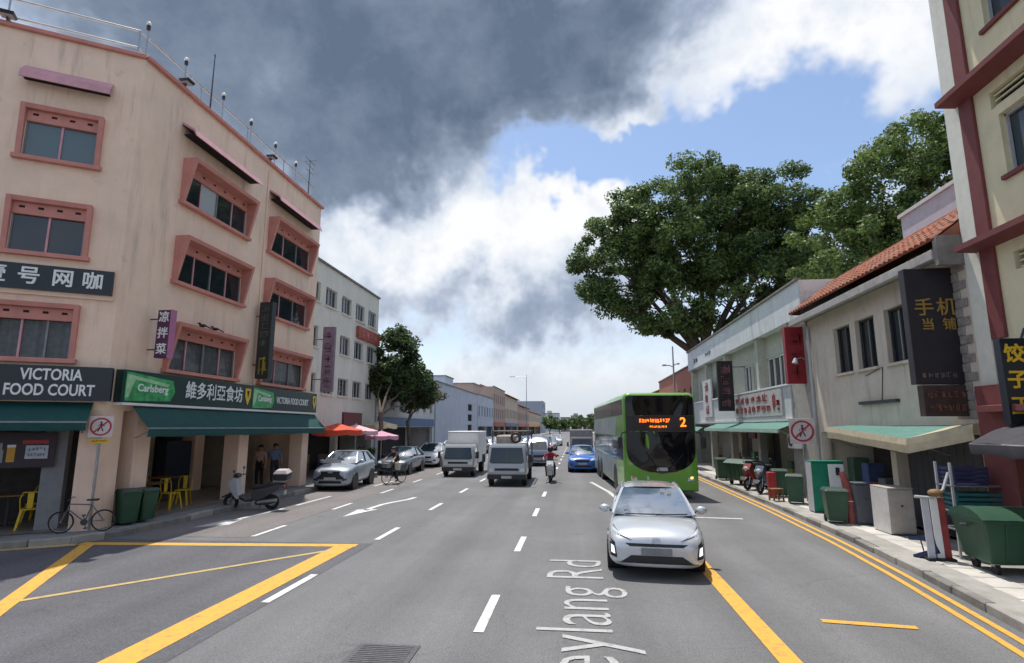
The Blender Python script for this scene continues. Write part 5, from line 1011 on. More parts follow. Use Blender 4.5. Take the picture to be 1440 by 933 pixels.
far_cols = [(-3.0, 47, WPAINT, 'white car in the second lane behind the dark van'), (-6.2, 52, SILV, 'silver car behind the white box lorry'), (-3.1, 62, SILV2, 'blue grey car following the white car in the second lane'), (0.3, 54, WPAINT, 'white car behind the grey lorry in the right lane'), (-6.0, 66, DBLUE, 'dark car far back in the left lane'), (-2.9, 78, WPAINT, 'tiny white car farthest back in the second lane'), (0.4, 72, RED, 'red car far back in the right lane'), (-9.4, 52, DBLUE, 'dark car parked far along the left kerb'), (-9.4, 60, SILV, 'silver car parked farthest along the left kerb'), (-5.8, 82, WPAINT, 'white car farthest back in the left lane')]
for x, y, m_, lab in far_cols:
    e, T, body = car('distant_car', lab, (x, y, 0), 0, m_, 4.3, 1.7, 1.48, .86, .97, 1.1, 1.85, 3.4, 4.0, .31, 'hatch', det=False, group='cars far along the road'); front_face(e, T, 1.7, .86, plate=False)

# ---- lorries and van
def lorry(name, lab, loc, rz, pm, W, cab_h, L, cargo, cargo_h, cargo_m, cab_l=1.55, gl=None, cat='lorry'):
    e = empty(name, loc, rz, lab, cat); h = W / 2; rows = []
    prof = [(0.05, .40), (0.0, .62), (0.02, .98), (.20, 1.28 * cab_h / 1.9), (.42, cab_h - .12), (.58, cab_h), (cab_l, cab_h)]
    z_s = cab_h * .54
    st = [(.06, .42, .95), (.0, .50, .985), (.0, .72, 1.0), (.02, z_s - .06, 1.0), (.04, z_s, .99), (.15, cab_h - .13, .95), (.22, cab_h - .02, .90)]
    for y, z, k in st: rows.append([(-h * k, y + .14, z), (-h * k * .9, y + .03, z), (0, y, z), (h * k * .9, y + .03, z), (h * k, y + .14, z), (h * k, cab_l, z), (-h * k, cab_l, z)])
    mb = MB(); mb.grid(rows, closed=True); n = 7; mb.add(rows[0], [tuple(range(n))]); mb.add(rows[-1], [tuple(range(n))]); cab = mb.build('cab', pm, e, smooth=True, bevel=0.02, seg=2); T = tree_of(cab)
    decal(T, ((-h * .88, z_s + .04), (h * .88, z_s + .04), (h * .78, cab_h - .16), (-h * .78, cab_h - .16)), 'windscreen', GLASS, e, n=(10, 5), off=.008)
    decal(T, ((-h * .80, z_s + .0), (h * .80, z_s + .0), (h * .8, z_s + .035), (-h * .8, z_s + .035)), 'wiper_panel', BLACK, e, n=(8, 1), off=.012)
    decal(T, ((-h * .62, .66), (h * .62, .66), (h * .60, .76), (-h * .60, .76)), 'grille', BLACK, e, n=(8, 1), off=.01)
    for s in (-1, 1):
        decal(T, ((s * h * .66, .60), (s * h * .93, .60), (s * h * .93, .76), (s * h * .68, .74)), 'headlight', LAMPW, e, off=.012); decal(T, ((s * h * .94, .60), (s * h * .98, .60), (s * h * .98, .76), (s * h * .94, .76)), 'indicator', AMBER, e, off=.012, n=(2, 2))
        decal(T, ((.45, z_s + .06), (cab_l - .3, z_s + .06), (cab_l - .3, cab_h - .2), (.62, cab_h - .2)), 'side_window', GLASS, e, 'x', (4, 3), .008, s)
        decal(T, ((cab_l - .22, .5), (cab_l - .20, .5), (cab_l - .20, cab_h - .2), (cab_l - .22, cab_h - .2)), 'door_seam', BLACK, e, 'x', (1, 5), .004, s)
        mo = MB().box(s * (h + .16) - .07, s * (h + .16) + .07, .12, .18, z_s + .05, z_s + .40).build('mirror', BLACK, e, bevel=.015, seg=1); MB().tube([(s * (h + .16), .16, z_s + .38), (s * h * .95, .24, z_s + .45)], .014, 5).build('mirror_arm', BLACK, mo)
        wheel(e, s * (h - .12), .62, .33, .2, GALV); wheel(e, s * (h - .14), L - 1.0, .33, .26, GALV)
    bp = MB().box(-h * .98, h * .98, -.06, .25, .30, .50).build('bumper', PLASTIC if gl is None else gl, e, bevel=.03, seg=2); MB().box(-.22, .22, -.072, -.06, .34, .45).build('number_plate', PLATE, bp)
    MB().box(-h * .45, h * .45, .3, L - .1, .42, .58).build('chassis', DGREY, e)
    if cargo == 'box':
        c = MB().box(-h * 1.02, h * 1.02, cab_l + .08, L, .62, cargo_h).build('cargo_box', cargo_m, e, bevel=.025, seg=1)
        for z in (.64, cargo_h - .05): MB().box(-h * 1.03, h * 1.03, cab_l + .06, cab_l + .12, z - .03, z + .03).build('edge_rail', LGREY, c)
    else:
        MB().box(-h * 1.02, h * 1.02, cab_l + .06, L, .66, .76).build('load_bed', cargo_m, e)
        for s in (-1, 1):
            MB().box(s * h * 1.02 - .02, s * h * 1.02 + .02, cab_l + .08, L, .77, 1.1).build('side_board', cargo_m, e)
            for y in (cab_l + .12, L - .1): MB().box(s * h * .96 - .03, s * h * .96 + .03, y - .03, y + .03, .76, cargo_h).build('rack_post', DGREY, e)
            MB().tube([(s * h * .96, cab_l + .12, cargo_h - .03), (s * h * .96, L - .1, cargo_h - .03)], .03, 6).build('rack_rail', DGREY, e)
        for y in (cab_l + .12, (cab_l + L) / 2, L - .1): MB().tube([(-h * .96, y, cargo_h - .03), (h * .96, y, cargo_h - .03)], .03, 6).build('rack_rail', DGREY, e)
        MB().box(-h * .8, h * .1, cab_l + .3, L - .5, .77, cargo_h - .22).build('load', WARMG, e, bevel=.05, seg=1)
        MB().torus((.25, cab_l + .2, cargo_h - .32), (0, 1, .1), .20, .06).build('cable_reel', BRNS, e, smooth=True)
    return e
LORW = paint('lorry_white', (0.50, 0.50, 0.49)); LORB = paint('lorry_silver', (0.40, 0.43, 0.47))
lorry('box_lorry', 'off white box lorry coming up the left moving lane', (-6.05, 28.9, 0), R(2), LORW, 1.66, 1.62, 4.9, 'box', 2.28, WHITEP)
lorry('flatbed_lorry', 'silver flatbed lorry with dark rack behind its cab, centre lane', (-3.02, 24.6, 0), R(1), LORB, 1.70, 1.78, 4.7, 'rack', 2.34, DGREY)
lorry('grey_lorry', 'grey box lorry some way behind the blue hatchback', (0.35, 45.0, 0), 0, mat('dim_grey', (0.20, 0.20, 0.21), .6), 1.8, 1.75, 5.2, 'box', 2.3, mat('dim_grey2', (0.26, 0.24, 0.24), .6, var=.2))
# dark van
e = empty('dark_van', (-2.55, 37.2, 0), 0, 'dark blue grey passenger van behind the flatbed lorry', 'van'); h = .84; rows = []
for y, z, k in ((.10, .28, .93), (0, .45, .98), (.02, .8, 1.0), (.12, 1.02, .985), (.85, 1.62, .86), (1.25, 1.84, .78)): rows.append([(-h * k, y + .16, z), (-h * k * .85, y + .04, z), (0, y, z), (h * k * .85, y + .04, z), (h * k, y + .16, z), (h * k, 4.6, z), (-h * k, 4.6, z)])
mb = MB(); mb.grid(rows, closed=True); mb.add(rows[0], [tuple(range(7))]); mb.add(rows[-1], [tuple(range(7))]); b = mb.build('body', paint('van_paint', (0.16, 0.19, 0.26), .3), e, smooth=True, bevel=.02); T = tree_of(b)
decal(T, ((-h * .85, 1.05), (h * .85, 1.05), (h * .74, 1.66), (-h * .74, 1.66)), 'windscreen', GLASS, e, n=(8, 5)); decal(T, ((-h * .5, .58), (h * .5, .58), (h * .5, .72), (-h * .5, .72)), 'grille', BLACK, e); decal(T, ((-.22, .4), (.22, .4), (.22, .5), (-.22, .5)), 'number_plate', PLATE, e, off=.02)
for s in (-1, 1):
    decal(T, ((s * h * .55, .66), (s * h * .94, .68), (s * h * .94, .86), (s * h * .62, .80)), 'headlight', LAMPW, e); decal(T, ((.7, 1.08), (4.3, 1.08), (4.3, 1.6), (1.15, 1.6)), 'side_window', GLASS_C, e, 'x', (6, 3), .008, s)
    for y in (.75, 3.7): wheel(e, s * (h - .1), y, .31, .2)

# ---- double deck bus
BG = paint('bus_green', (0.13, 0.34, 0.03), 0, .35); BGL = mat('bus_pale_green', (0.36, 0.56, 0.22), .4, var=.05, coat=.4); BGR = mat('bus_ad_grey', (0.27, 0.31, 0.31), .45, var=.25, scale=1.2)
BGLASS = glass('bus_glass', (0.006, 0.006, 0.008), 0.05); BGLASS.node_tree.nodes['Principled BSDF'].inputs['Specular IOR Level'].default_value = 0.4; BTINT = glass('bus_side_glass', (0.022, 0.028, 0.026), 0.06)
bus = empty('double_deck_bus', (2.98, 20.9, 0), R(3.6), 'green double deck bus with an orange lit destination display behind the silver hatchback', 'bus'); h = 1.29; BL = 11.6; BH = 3.74
def sec(y, k, z0, z1, r=.22):
    p = []; w = h * k
    for cx_, cz, a0 in ((w - r, z1 - r, 0), (-w + r, z1 - r, 90), (-w + .06, z0 + .06, 180), (w - .06, z0 + .06, 270)):
        rr2 = r if cz > 1.5 else .06
        for i in range(5): a = R(a0 + 22.5 * i); p.append((cx_ + rr2 * math.cos(a), y, cz + rr2 * math.sin(a)))
    return p
rows = [sec(.10, .88, .32, BH - .10), sec(.03, .95, .28, BH - .05), sec(.0 + .10, .985, .26, BH - .015), sec(.30, 1.0, .25, BH), sec(BL - .2, 1.0, .28, BH), sec(BL - .03, .97, .32, BH - .05)]
rows[0] = [(x * .9, .0 + .05 * (z - 2) ** 2 * (1 if z > 2 else .35), z) for x, y, z in rows[0]]; rows[1] = [(x, y + .05 * (z - 2) ** 2 * (1 if z > 2 else .35), z) for x, y, z in rows[1]]; rows[2] = [(x, y + .04 * (z - 2) ** 2 * (1 if z > 2 else .35), z) for x, y, z in rows[2]]
mb = MB(); mb.grid(rows, closed=True); n = len(rows[0])
cap = [[tuple(Vector(v)) for v in rows[0]]]
c = Vector((0, -.02, 2.0))
for t in (.66, .33): cap.append([(v[0] * t, v[1] * 1.0 - .02 * (1 - t), 2.0 + (v[2] - 2.0) * t) for v in rows[0]])
mb.grid(cap, closed=True); k0 = len(mb.v); mb.v.append((0, -.02, 2.0)); base = k0 - n
for i in range(n): mb.f.append((base + i, base + (i + 1) % n, k0)); mb.m.append(0)
mb.add(rows[-1], [tuple(range(n))]); bb = mb.build('body', BG, bus, smooth=True); T = tree_of(bb)
# one dark glazed front, round at the foot: upper windscreen, display panel, lower windscreen
def gl_w(z): return h * (.93 if z > 1.75 else .93 * math.sqrt(max(0.0, 1 - ((1.75 - z) / .86) ** 2.6) + 1e-4))
def front_glass(z0, z1, name, m_, nz=8, off=.010, kx=1.0):
    rows = []
    for j in range(nz + 1):
        z = z0 + (z1 - z0) * j / nz; w = gl_w(z) * kx; r = []
        for i in range(17):
            x = w * (-1 + i / 8); hit = T.ray_cast(Vector((x, -5, z)), Vector((0, 1, 0)))[0]; r.append((x, (hit.y if hit else .1) - off, z))
        rows.append(r)
    return MB().grid(rows).build(name, m_, bus, smooth=True)
front_glass(.87, 3.64, 'glazing_surround', DGREY, 20, .006, 1.02)
front_glass(2.92, 3.62, 'upper_windscreen', BGLASS, 6, .012); front_glass(2.36, 2.90, 'display_panel', BLACK, 5, .012); front_glass(.93, 2.34, 'windscreen', BGLASS, 16, .012)
LED = emit('led_orange', (1.0, 0.20, 0.015), 2.2)
yy = -.06
def bus_text(body, size, x, z, fit=None):
    me = text_mesh(body, size, LED, .002, .008); 
    if fit:
        w = max(v.co.x for v in me.vertices) - min(v.co.x for v in me.vertices)
        for v in me.vertices: v.co.x *= fit / w
    o = bpy.data.objects.new('display_lettering', me); COL.objects.link(o); o.parent = bus; o.location = (x, yy, z); o.rotation_euler = (R(90), 0, 0)
bus_text('2', .46, .78, 2.66)
mk = MB(); marks(mk, (-.22, yy + .01, 2.73), (1, 0, 0), (0, 0, 1), 1.1, .17, 12, 91, .004, dens=7); marks(mk, (-.1, yy + .01, 2.52), (1, 0, 0), (0, 0, 1), .62, .10, 9, 92, .004, dens=6); mk.build('display_lettering', LED, bus, kind='stuff')
MB().tube([(-.1, -.03, .98), (-.55, -.02, 1.65)], .014, 5).build('wiper', BLACK, bus); MB().tube([(.2, -.03, .98), (.75, -.01, 1.55)], .014, 5).build('wiper', BLACK, bus)
decal(T, ((-.2, .97), (.2, .97), (.18, 1.09), (-.18, 1.09)), 'front_emblem', LGREY, bus, off=.02)
for s in (-1, 1):
    decal(T, ((s * .86, .62), (s * 1.1, .66), (s * 1.1, .80), (s * .90, .74)), 'headlight', LAMPW, bus, off=.012); decal(T, ((s * .98, .70), (s * 1.06, .71), (s * 1.06, .78), (s * .98, .77)), 'indicator', emit('amber_on', (1.0, .62, .12), 2.5) if s > 0 else AMBER, bus, off=.02, n=(2, 2))
    mo = MB().box(s * 1.46 - .08, s * 1.46 + .08, -.12, -.02, 1.75, 2.15).build('mirror', BLACK, bus, bevel=.03, seg=2); MB().tube([(s * 1.46, -.06, 2.13), (s * 1.38, .0, 2.3), (s * 1.22, .12, 2.34)], .025, 6).build('mirror_arm', BLACK, mo)
    # side: upper deck panes, advert band, lower deck panes, skirt
    n_u = 8
    for i in range(n_u):
        y0 = .42 + i * (BL - .8) / n_u; decal(T, ((y0, 2.95), (y0 + (BL - .8) / n_u - .05, 2.95), (y0 + (BL - .8) / n_u - .05, 3.52), (y0, 3.52)), 'upper_deck_window', BTINT, bus, 'x', (2, 3), .008, s)
    for i in range(7):
        y0 = .45 + i * (BL - 1.2) / 7; decal(T, ((y0, 1.32), (y0 + (BL - 1.2) / 7 - .05, 1.32), (y0 + (BL - 1.2) / 7 - .05, 2.12), (y0, 2.12)), 'lower_deck_window', BTINT, bus, 'x', (2, 3), .008, s)
    decal(T, ((.5, 2.18), (2.6, 2.18), (2.0, 2.90), (.5, 2.90)), 'side_panel', BG, bus, 'x', (3, 2), .005, s); decal(T, ((2.6, 2.18), (BL - .2, 2.18), (BL - .2, 2.90), (2.0, 2.90)), 'side_advert', BGR, bus, 'x', (6, 2), .006, s)
    decal(T, ((.35, .36), (2.2, .36), (2.2, 1.26), (.35, 1.26)), 'skirt_panel', BGL, bus, 'x', (3, 3), .006, s); decal(T, ((2.2, .36), (BL - .2, .36), (BL - .2, 1.26), (2.2, 1.26)), 'skirt_panel', BGR, bus, 'x', (6, 3), .006, s)
    for y in (2.75, 8.0, 9.4):
        MB().cyl((s * 1.0, y, .5), (s * (h + .012), y, .5), .56, None, 24).build('wheel_arch', PLASTIC, bus); wheel(bus, s * (h - .15), y, .48, .30, GALV)
# ------------------------------------------------------------------ people
SKIN = mat('skin', (0.42, 0.25, 0.17), .6, var=.06); HAIR = mat('black_hair', (0.012, 0.010, 0.010), .6); SHOE = mat('dark_shoe', (0.03, 0.03, 0.032), .6)
def person(lab, loc, rz, J, shirt, pants, scale=1.0, helmet=None, group=None, sleeves=True, extra=None):
    """one continuous skinned figure; J gives joints in metres, facing -y"""
    P = dict(J); root = empty('person', loc, rz, lab, 'person', group)
    chain = [('pelvis', 'waist', .125), ('waist', 'chest', .135), ('chest', 'neck', .15), ('neck', 'headb', .055), ('headb', 'headm', .085), ('headm', 'top', .095)]
    rad = {'pelvis': (.15, .11), 'waist': (.135, .10), 'chest': (.17, .115), 'neck': (.055, .055), 'headb': (.07, .075), 'headm': (.082, .10), 'top': (.06, .07)}
    edges = [(a, b) for a, b, _ in chain]
    for s in 'LR':
        edges += [('chest', 'sh' + s), ('sh' + s, 'el' + s), ('el' + s, 'wr' + s), ('wr' + s, 'ha' + s), ('pelvis', 'hi' + s), ('hi' + s, 'kn' + s), ('kn' + s, 'an' + s), ('an' + s, 'to' + s)]
        rad.update({'sh' + s: (.065, .065), 'el' + s: (.045, .045), 'wr' + s: (.03, .03), 'ha' + s: (.035, .022), 'hi' + s: (.095, .095), 'kn' + s: (.062, .062), 'an' + s: (.042, .042), 'to' + s: (.04, .03)})
        h_ = Vector(P['ha' + s]); w_ = Vector(P['wr' + s]); d = (h_ - w_).normalized(); sd = d.orthogonal().normalized()
        for k, (o_, ln) in enumerate(((-.027, .065), (-.009, .078), (.009, .072), (.027, .058))):
            a = h_ + sd * o_ + d * .02; b = a + d * ln * .5; c = b + (d * .7 + d.cross(sd) * .5).normalized() * ln * .5
            for nm, q in (('f%d%sa' % (k, s), a), ('f%d%sb' % (k, s), b), ('f%d%sc' % (k, s), c)): P[nm] = tuple(q); rad[nm] = (.0095, .0095)
            edges += [('ha' + s, 'f%d%sa' % (k, s)), ('f%d%sa' % (k, s), 'f%d%sb' % (k, s)), ('f%d%sb' % (k, s), 'f%d%sc' % (k, s))]
        a = w_ * .4 + h_ * .6 + sd * .038; b = a + (d * .7 + sd * .7) * .04
        for nm, q in (('t%sa' % s, a), ('t%sb' % s, b)): P[nm] = tuple(q); rad[nm] = (.011, .011)
        edges += [('ha' + s, 't%sa' % s), ('t%sa' % s, 't%sb' % s)]
    names = list(P); idx = {n: i for i, n in enumerate(names)}
    me = bpy.data.meshes.new('body'); me.from_pydata([tuple(Vector(P[n]) * scale) for n in names], [(idx[a], idx[b]) for a, b in edges], [])
    o = bpy.data.objects.new('body', me); COL.objects.link(o); md = o.modifiers.new('skin', 'SKIN'); md.use_smooth_shade = True
    sv = me.skin_vertices[0].data
    for n in names: r = rad.get(n, (.02, .02)); sv[idx[n]].radius = (r[0] * scale, r[1] * scale); sv[idx[n]].use_root = (n == 'pelvis')
    s2 = o.modifiers.new('sub', 'SUBSURF'); s2.levels = 2; s2.render_levels = 2; bpy.context.view_layer.update()
    m2 = bpy.data.meshes.new_from_object(o.evaluated_get(bpy.context.evaluated_depsgraph_get())); o.modifiers.clear(); o.data = m2; o.parent = root
    m2.materials.clear()
    for m_ in (SKIN, shirt, pants, SHOE): m2.materials.append(m_)
    segs = []
    for a, b in edges:
        k = 0
        if a in ('pelvis',) and b == 'waist': k = 2
        elif a in ('waist',) or (a == 'chest'): k = 1
        elif a[:2] == 'sh' and b[:2] == 'el': k = 1 if sleeves else 0
        elif a == 'pelvis' or (a[:2] in ('hi', 'kn')): k = 2
        elif a[:2] == 'an': k = 3
        segs.append((Vector(P[a]) * scale, Vector(P[b]) * scale, k))
    mi = []
    for p in m2.polygons:
        c = p.center; best = (9, 0)
        for a, b, k in segs:
            ab = b - a; t = max(0, min(1, (c - a).dot(ab) / max(ab.length_squared, 1e-9))); d = (c - a - ab * t).length
            if d < best[0]: best = (d, k)
        mi.append(best[1])
    m2.polygons.foreach_set('material_index', mi)
    hm = Vector(P['headm']) * scale
    if helmet:
        q = MB().ball(hm + Vector((0, .01, .03)), .135 * scale, .15 * scale, .14 * scale, 14, 10).build('helmet', helmet, root, smooth=True); MB().grid([[(hm.x + .125 * scale * math.sin(a), hm.y + .02 - .15 * scale * math.cos(a), hm.z + z) for a in [(-1 + i / 4) * 1.1 for i in range(9)]] for z in (-.02, .05)]).build('visor', BLACK, q, smooth=True)
    else:
        MB().ball(hm + Vector((0, .025, .045)), .095 * scale, .105 * scale, .085 * scale, 12, 8).build('hair', HAIR, root, smooth=True)
    f = MB(); f.ball(hm + Vector((0, -.105, -.015)), .014, .022, .022, 6, 5); f.ball(hm + Vector((.085, .0, -.01)), .012, .022, .03, 6, 5); f.ball(hm + Vector((-.085, .0, -.01)), .012, .022, .03, 6, 5); f.build('face_features', SKIN, root, smooth=True)
    ey = MB(); [ey.ball(hm + Vector((s * .032, -.092, .012)), .011, .008, .008, 6, 5) for s in (-1, 1)]; ey.box(hm.x - .025, hm.x + .025, hm.y - .103, hm.y - .09, hm.z - .062, hm.z - .053); ey.build('eyes', HAIR, root)
    return root
STAND = dict(pelvis=(0, 0, .92), waist=(0, 0, 1.06), chest=(0, .0, 1.28), neck=(0, .01, 1.44), headb=(0, -.01, 1.50), headm=(0, -.02, 1.58), top=(0, -.01, 1.66), shL=(-.18, 0, 1.38), elL=(-.235, .03, 1.10), wrL=(-.24, -.05, .88), haL=(-.235, -.08, .80), shR=(.18, 0, 1.38), elR=(.235, .03, 1.10), wrR=(.24, -.05, .88), haR=(.235, -.08, .80), hiL=(-.09, 0, .88), knL=(-.10, -.02, .48), anL=(-.10, .03, .08), toL=(-.11, -.14, .035), hiR=(.09, 0, .88), knR=(.10, -.02, .48), anR=(.10, .03, .08), toR=(.11, -.14, .035))
WALK = dict(STAND, knL=(-.09, -.16, .50), anL=(-.09, -.18, .09), toL=(-.09, -.34, .05), knR=(.09, .06, .48), anR=(.09, .30, .12), toR=(.10, .18, .035), elL=(-.23, .12, 1.12), wrL=(-.25, .10, .9), haL=(-.25, .08, .82), elR=(.23, -.06, 1.11), wrR=(.22, -.24, .98), haR=(.21, -.31, .94))
RIDE = dict(pelvis=(0, .18, .84), waist=(0, .16, .98), chest=(0, .10, 1.18), neck=(0, .05, 1.34), headb=(0, .02, 1.39), headm=(0, .0, 1.46), top=(0, .01, 1.54), shL=(-.19, .08, 1.27), elL=(-.32, -.06, 1.10), wrL=(-.31, -.28, 1.02), haL=(-.30, -.35, 1.02), shR=(.19, .08, 1.27), elR=(.32, -.06, 1.10), wrR=(.31, -.28, 1.02), haR=(.30, -.35, 1.02), hiL=(-.11, .14, .82), knL=(-.20, -.22, .72), anL=(-.19, -.08, .34), toL=(-.19, -.22, .29), hiR=(.11, .14, .82), knR=(.20, -.22, .72), anR=(.19, -.08, .34), toR=(.19, -.22, .29))
CYC = dict(pelvis=(0, .22, .93), waist=(0, .16, 1.05), chest=(0, .02, 1.24), neck=(0, -.06, 1.38), headb=(0, -.10, 1.42), headm=(0, -.13, 1.49), top=(0, -.12, 1.57), shL=(-.18, -.02, 1.32), elL=(-.25, -.22, 1.16), wrL=(-.26, -.42, 1.02), haL=(-.26, -.48, 1.01), shR=(.18, -.02, 1.32), elR=(.25, -.22, 1.16), wrR=(.26, -.42, 1.02), haR=(.26, -.48, 1.01), hiL=(-.10, .18, .90), knL=(-.11, -.12, .66), anL=(-.11, .06, .30), toL=(-.11, -.08, .26), hiR=(.10, .18, .90), knR=(.11, .02, .52), anR=(.11, .10, .14), toR=(.11, -.04, .10))
clo = lambda n, c: mat(n, c, .85, var=.12, scale=12)
person('person in a blue checked shirt and dark trousers walking in the arcade', (-11.95, 21.75, .165), R(35), WALK, clo('blue_shirt', (.13, .20, .34)), clo('navy_trousers', (.025, .03, .05)))
person('person in a pale pink top standing behind the far arcade column', (-12.45, 21.55, .165), R(10), STAND, clo('pink_top', (.48, .30, .28)), clo('black_trousers', (.015, .015, .016)), .97)
person('person in a lime green top beside the middle arcade column', (-12.25, 19.35, .165), R(60), STAND, clo('lime_top', (.36, .42, .10)), clo('dark_trousers', (.03, .03, .035)), .95)

# ------------------------------------------------------------------ two wheelers
def bicycle(lab, loc, rz, col, R_=.32, basket=False, group=None, cat='bicycle', name='bicycle'):
    e = empty(name, loc, rz, lab, cat, group)
    for y in (-.5, .5):
        w = MB().torus((0, y, R_), (1, 0, 0), R_ - .022, .02, 28, 6).build('tyre', RUBBER, e, smooth=True)
        sp = MB(); 
        for i in range(14): a = i * .449; sp.tube([(.02 if i % 2 else -.02, y, R_), (0, y + math.cos(a) * (R_ - .03), R_ + math.sin(a) * (R_ - .03))], .0028, 3)
        sp.cyl((-.035, y, R_), (.035, y, R_), .022, None, 8); sp.torus((0, y, R_), (1, 0, 0), R_ - .042, .008, 28, 4); sp.build('spokes', GALV, w)
    f = MB(); bb = (0, .05, .29); st = (0, .20, .76); ht = (0, -.33, .80); hb = (0, -.36, .66)
    for p in ((bb, st), (bb, hb), (st, ht), (hb, ht)): f.tube(p, .018, 8)
    for s in (-.045, .045): f.tube([bb, (s, .5, R_)], .010, 6); f.tube([st, (s, .5, R_)], .009, 6); f.tube([hb, (s, -.42, .52), (s, -.5, R_)], .013, 6)
    f.build('frame', col, e, smooth=True)
    MB().tube([(-.29, -.30, .93), (-.2, -.33, .95), (0, -.34, .93), (.2, -.33, .95), (.29, -.30, .93)], .012, 6).build('handlebar', BLACK, e); MB().tube([ht, (0, -.34, .93)], .014, 6).build('stem', BLACK, e)
    MB().tube([st, (0, .22, .88)], .013, 6).build('seat_post', GALV, e); MB().prism([(-.03, .06), (.03, .06), (.08, .32), (.05, .36), (-.05, .36), (-.08, .32)], .88, .92).build('saddle', BLACK, e, bevel=.012)
    c = MB(); c.cyl((.045, .05, .29), (.055, .05, .29), .09, None, 18); c.tube([(.06, .05, .29), (.07, .11, .14)], .011, 5); c.tube([(-.06, .05, .29), (-.07, -.01, .44)], .011, 5); c.box(.07, .16, .07, .15, .125, .15); c.box(-.16, -.07, -.05, .03, .43, .455); c.build('crankset', DGREY, e)
    if basket: MB().frust(-.13, .13, -.62, -.40, .72, -.17, .17, -.68, -.38, .92).build('basket', GALV, e)
    return e
def scooter(lab, loc, rz, pc, box=True, group=None, name='scooter', rack=False):
    e = empty(name, loc, rz, lab, 'motor scooter', group); BK = PLASTIC; r = .235
    for y, n in ((-.62, 'front_wheel'), (.62, 'rear_wheel')):
        w = MB().torus((0, y, r), (1, 0, 0), r - .055, .055, 28, 8).build(n, RUBBER, e, smooth=True); q = MB(); q.cyl((-.03, y, r), (.03, y, r), .05, None, 10)
        for i in range(5): a = i * 1.2566; q.tube([(0, y, r), (0, y + math.cos(a) * (r - .07), r + math.sin(a) * (r - .07))], .014, 5)
        q.torus((0, y, r), (1, 0, 0), r - .09, .014, 24, 5); q.build('rim', GALV, w)
    f = MB()
    for s in (-.07, .07): f.tube([(s, -.62, r), (s, -.50, .62)], .022, 8)
    f.tube([(0, -.50, .60), (0, -.40, .98)], .028, 8); f.build('fork', STEEL, e)
    MB().prism([(-.90, .40), (-.62, .54), (-.40, .50), (-.42, .44), (-.62, .48), (-.86, .36)], -.07, .07, 'x').build('mudguard', DGREY if box else pc, e, bevel=.02)
    MB().prism([(-.58, .58), (-.70, .76), (-.52, 1.00), (-.40, .98), (-.36, .60), (-.30, .36), (-.42, .34)], -.16, .16, 'x').build('front_cowl', LGREY if box else pc, e, bevel=.04, seg=3)
    MB().prism([(-.36, .36), (-.10, .26), (.10, .28), (.10, .33), (-.10, .31), (-.33, .46)], -.15, .15, 'x').build('floorboard', BK, e, bevel=.015)
    MB().prism([(.02, .30), (.06, .62), (.30, .66), (.85, .80), (1.0, .78), (.82, .62), (.50, .42), (.30, .30)], -.15, .15, 'x').build('tail_body', DGREY if box else pc, e, bevel=.045, seg=3)
    MB().prism([(.0, .68), (.06, .74), (.40, .76), (.52, .82), (.84, .85), (.88, .80), (.50, .70), (.06, .63)], -.145, .145, 'x').build('seat', BK, e, bevel=.03, seg=2)
    MB().prism([(.12, .22), (.20, .36), (.70, .34), (.78, .24), (.55, .16), (.2, .16)], -.10, .12, 'x').build('engine', DGREY, e, bevel=.02); MB().cyl((.15, .25, .25), (.16, .82, .32), .05, .06, 10).build('exhaust', GALV, e, smooth=True)
    MB().tube([(-.34, -.34, 1.02), (-.15, -.43, 1.03), (.15, -.43, 1.03), (.34, -.34, 1.02)], .016, 6).build('handlebar', BK, e); MB().prism([(-.52, .98), (-.50, 1.10), (-.38, 1.08), (-.36, .98)], -.13, .13, 'x').build('handlebar_cowl', BK, e, bevel=.02)
    hl = MB(); hl.ball((0, -.66, .80), .11, .045, .085, 12, 8); hl.build('headlight', LAMPW, e, smooth=True); MB().box(-.07, .07, .985, 1.01, .68, .76).build('tail_light', TAILR, e)
    for s in (-1, 1): mo = MB().ball((s * .34, -.40, 1.22), .07, .015, .045, 10, 6).build('mirror', BK, e, smooth=True); MB().tube([(s * .26, -.38, 1.04), (s * .33, -.39, 1.2)], .007, 5).build('mirror_stalk', BK, mo)
    MB().box(-.10, .10, -.905, -.895, .40, .52).build('number_plate', PLATE, e) if not box else MB().box(-.10, .10, 1.02, 1.03, .46, .58).build('number_plate', PLATE, e)
    if box:
        b = MB().frust(-.19, .19, .74, 1.12, .90, -.22, .22, .70, 1.16, 1.10).build('top_box', BK, e, bevel=.04, seg=2); MB().frust(-.22, .22, .70, 1.16, 1.105, -.15, .15, .78, 1.08, 1.22).build('box_lid', mat('pale_pink_lid', (.55, .47, .48), .4), b, bevel=.03, seg=2); MB().box(-.12, .12, .70, 1.05, .85, .90).build('rack', GALV, e)
    MB().tube([(-.12, .25, .2), (-.20, .18, .01)], .012, 5).build('kick_stand', DGREY, e)
    return e
WSC = paint('scooter_white', (.58, .56, .58))
scooter('dark scooter with a grey front shield and top box parked by the left kerb', (-10.0, 17.0, 0), R(-57), WSC).rotation_euler = (0, R(6), R(-82)); bpy.data.objects['scooter'].scale = (1.0, 1.0, 1.0)
bicycle('grey bicycle leaning by the corner pier beside the green bins', (-11.20, 12.18, .15), R(-58), mat('bike_grey', (.16, .14, .15), .5), .31).rotation_euler = (0, R(6), R(-62)); bpy.data.objects['bicycle'].scale = (.80, .80, .80)
b = scooter('white fronted scooter being ridden between the lanes', (-1.24, 26.9, 0), 0, WSC, False, None, 'ridden_scooter')
person('person in a red jacket and dark helmet riding the white fronted scooter', (-1.24, 26.9, 0), 0, RIDE, clo('red_jacket', (.36, .02, .03)), clo('rider_trousers', (.02, .02, .024)), 1.0, BLACK)
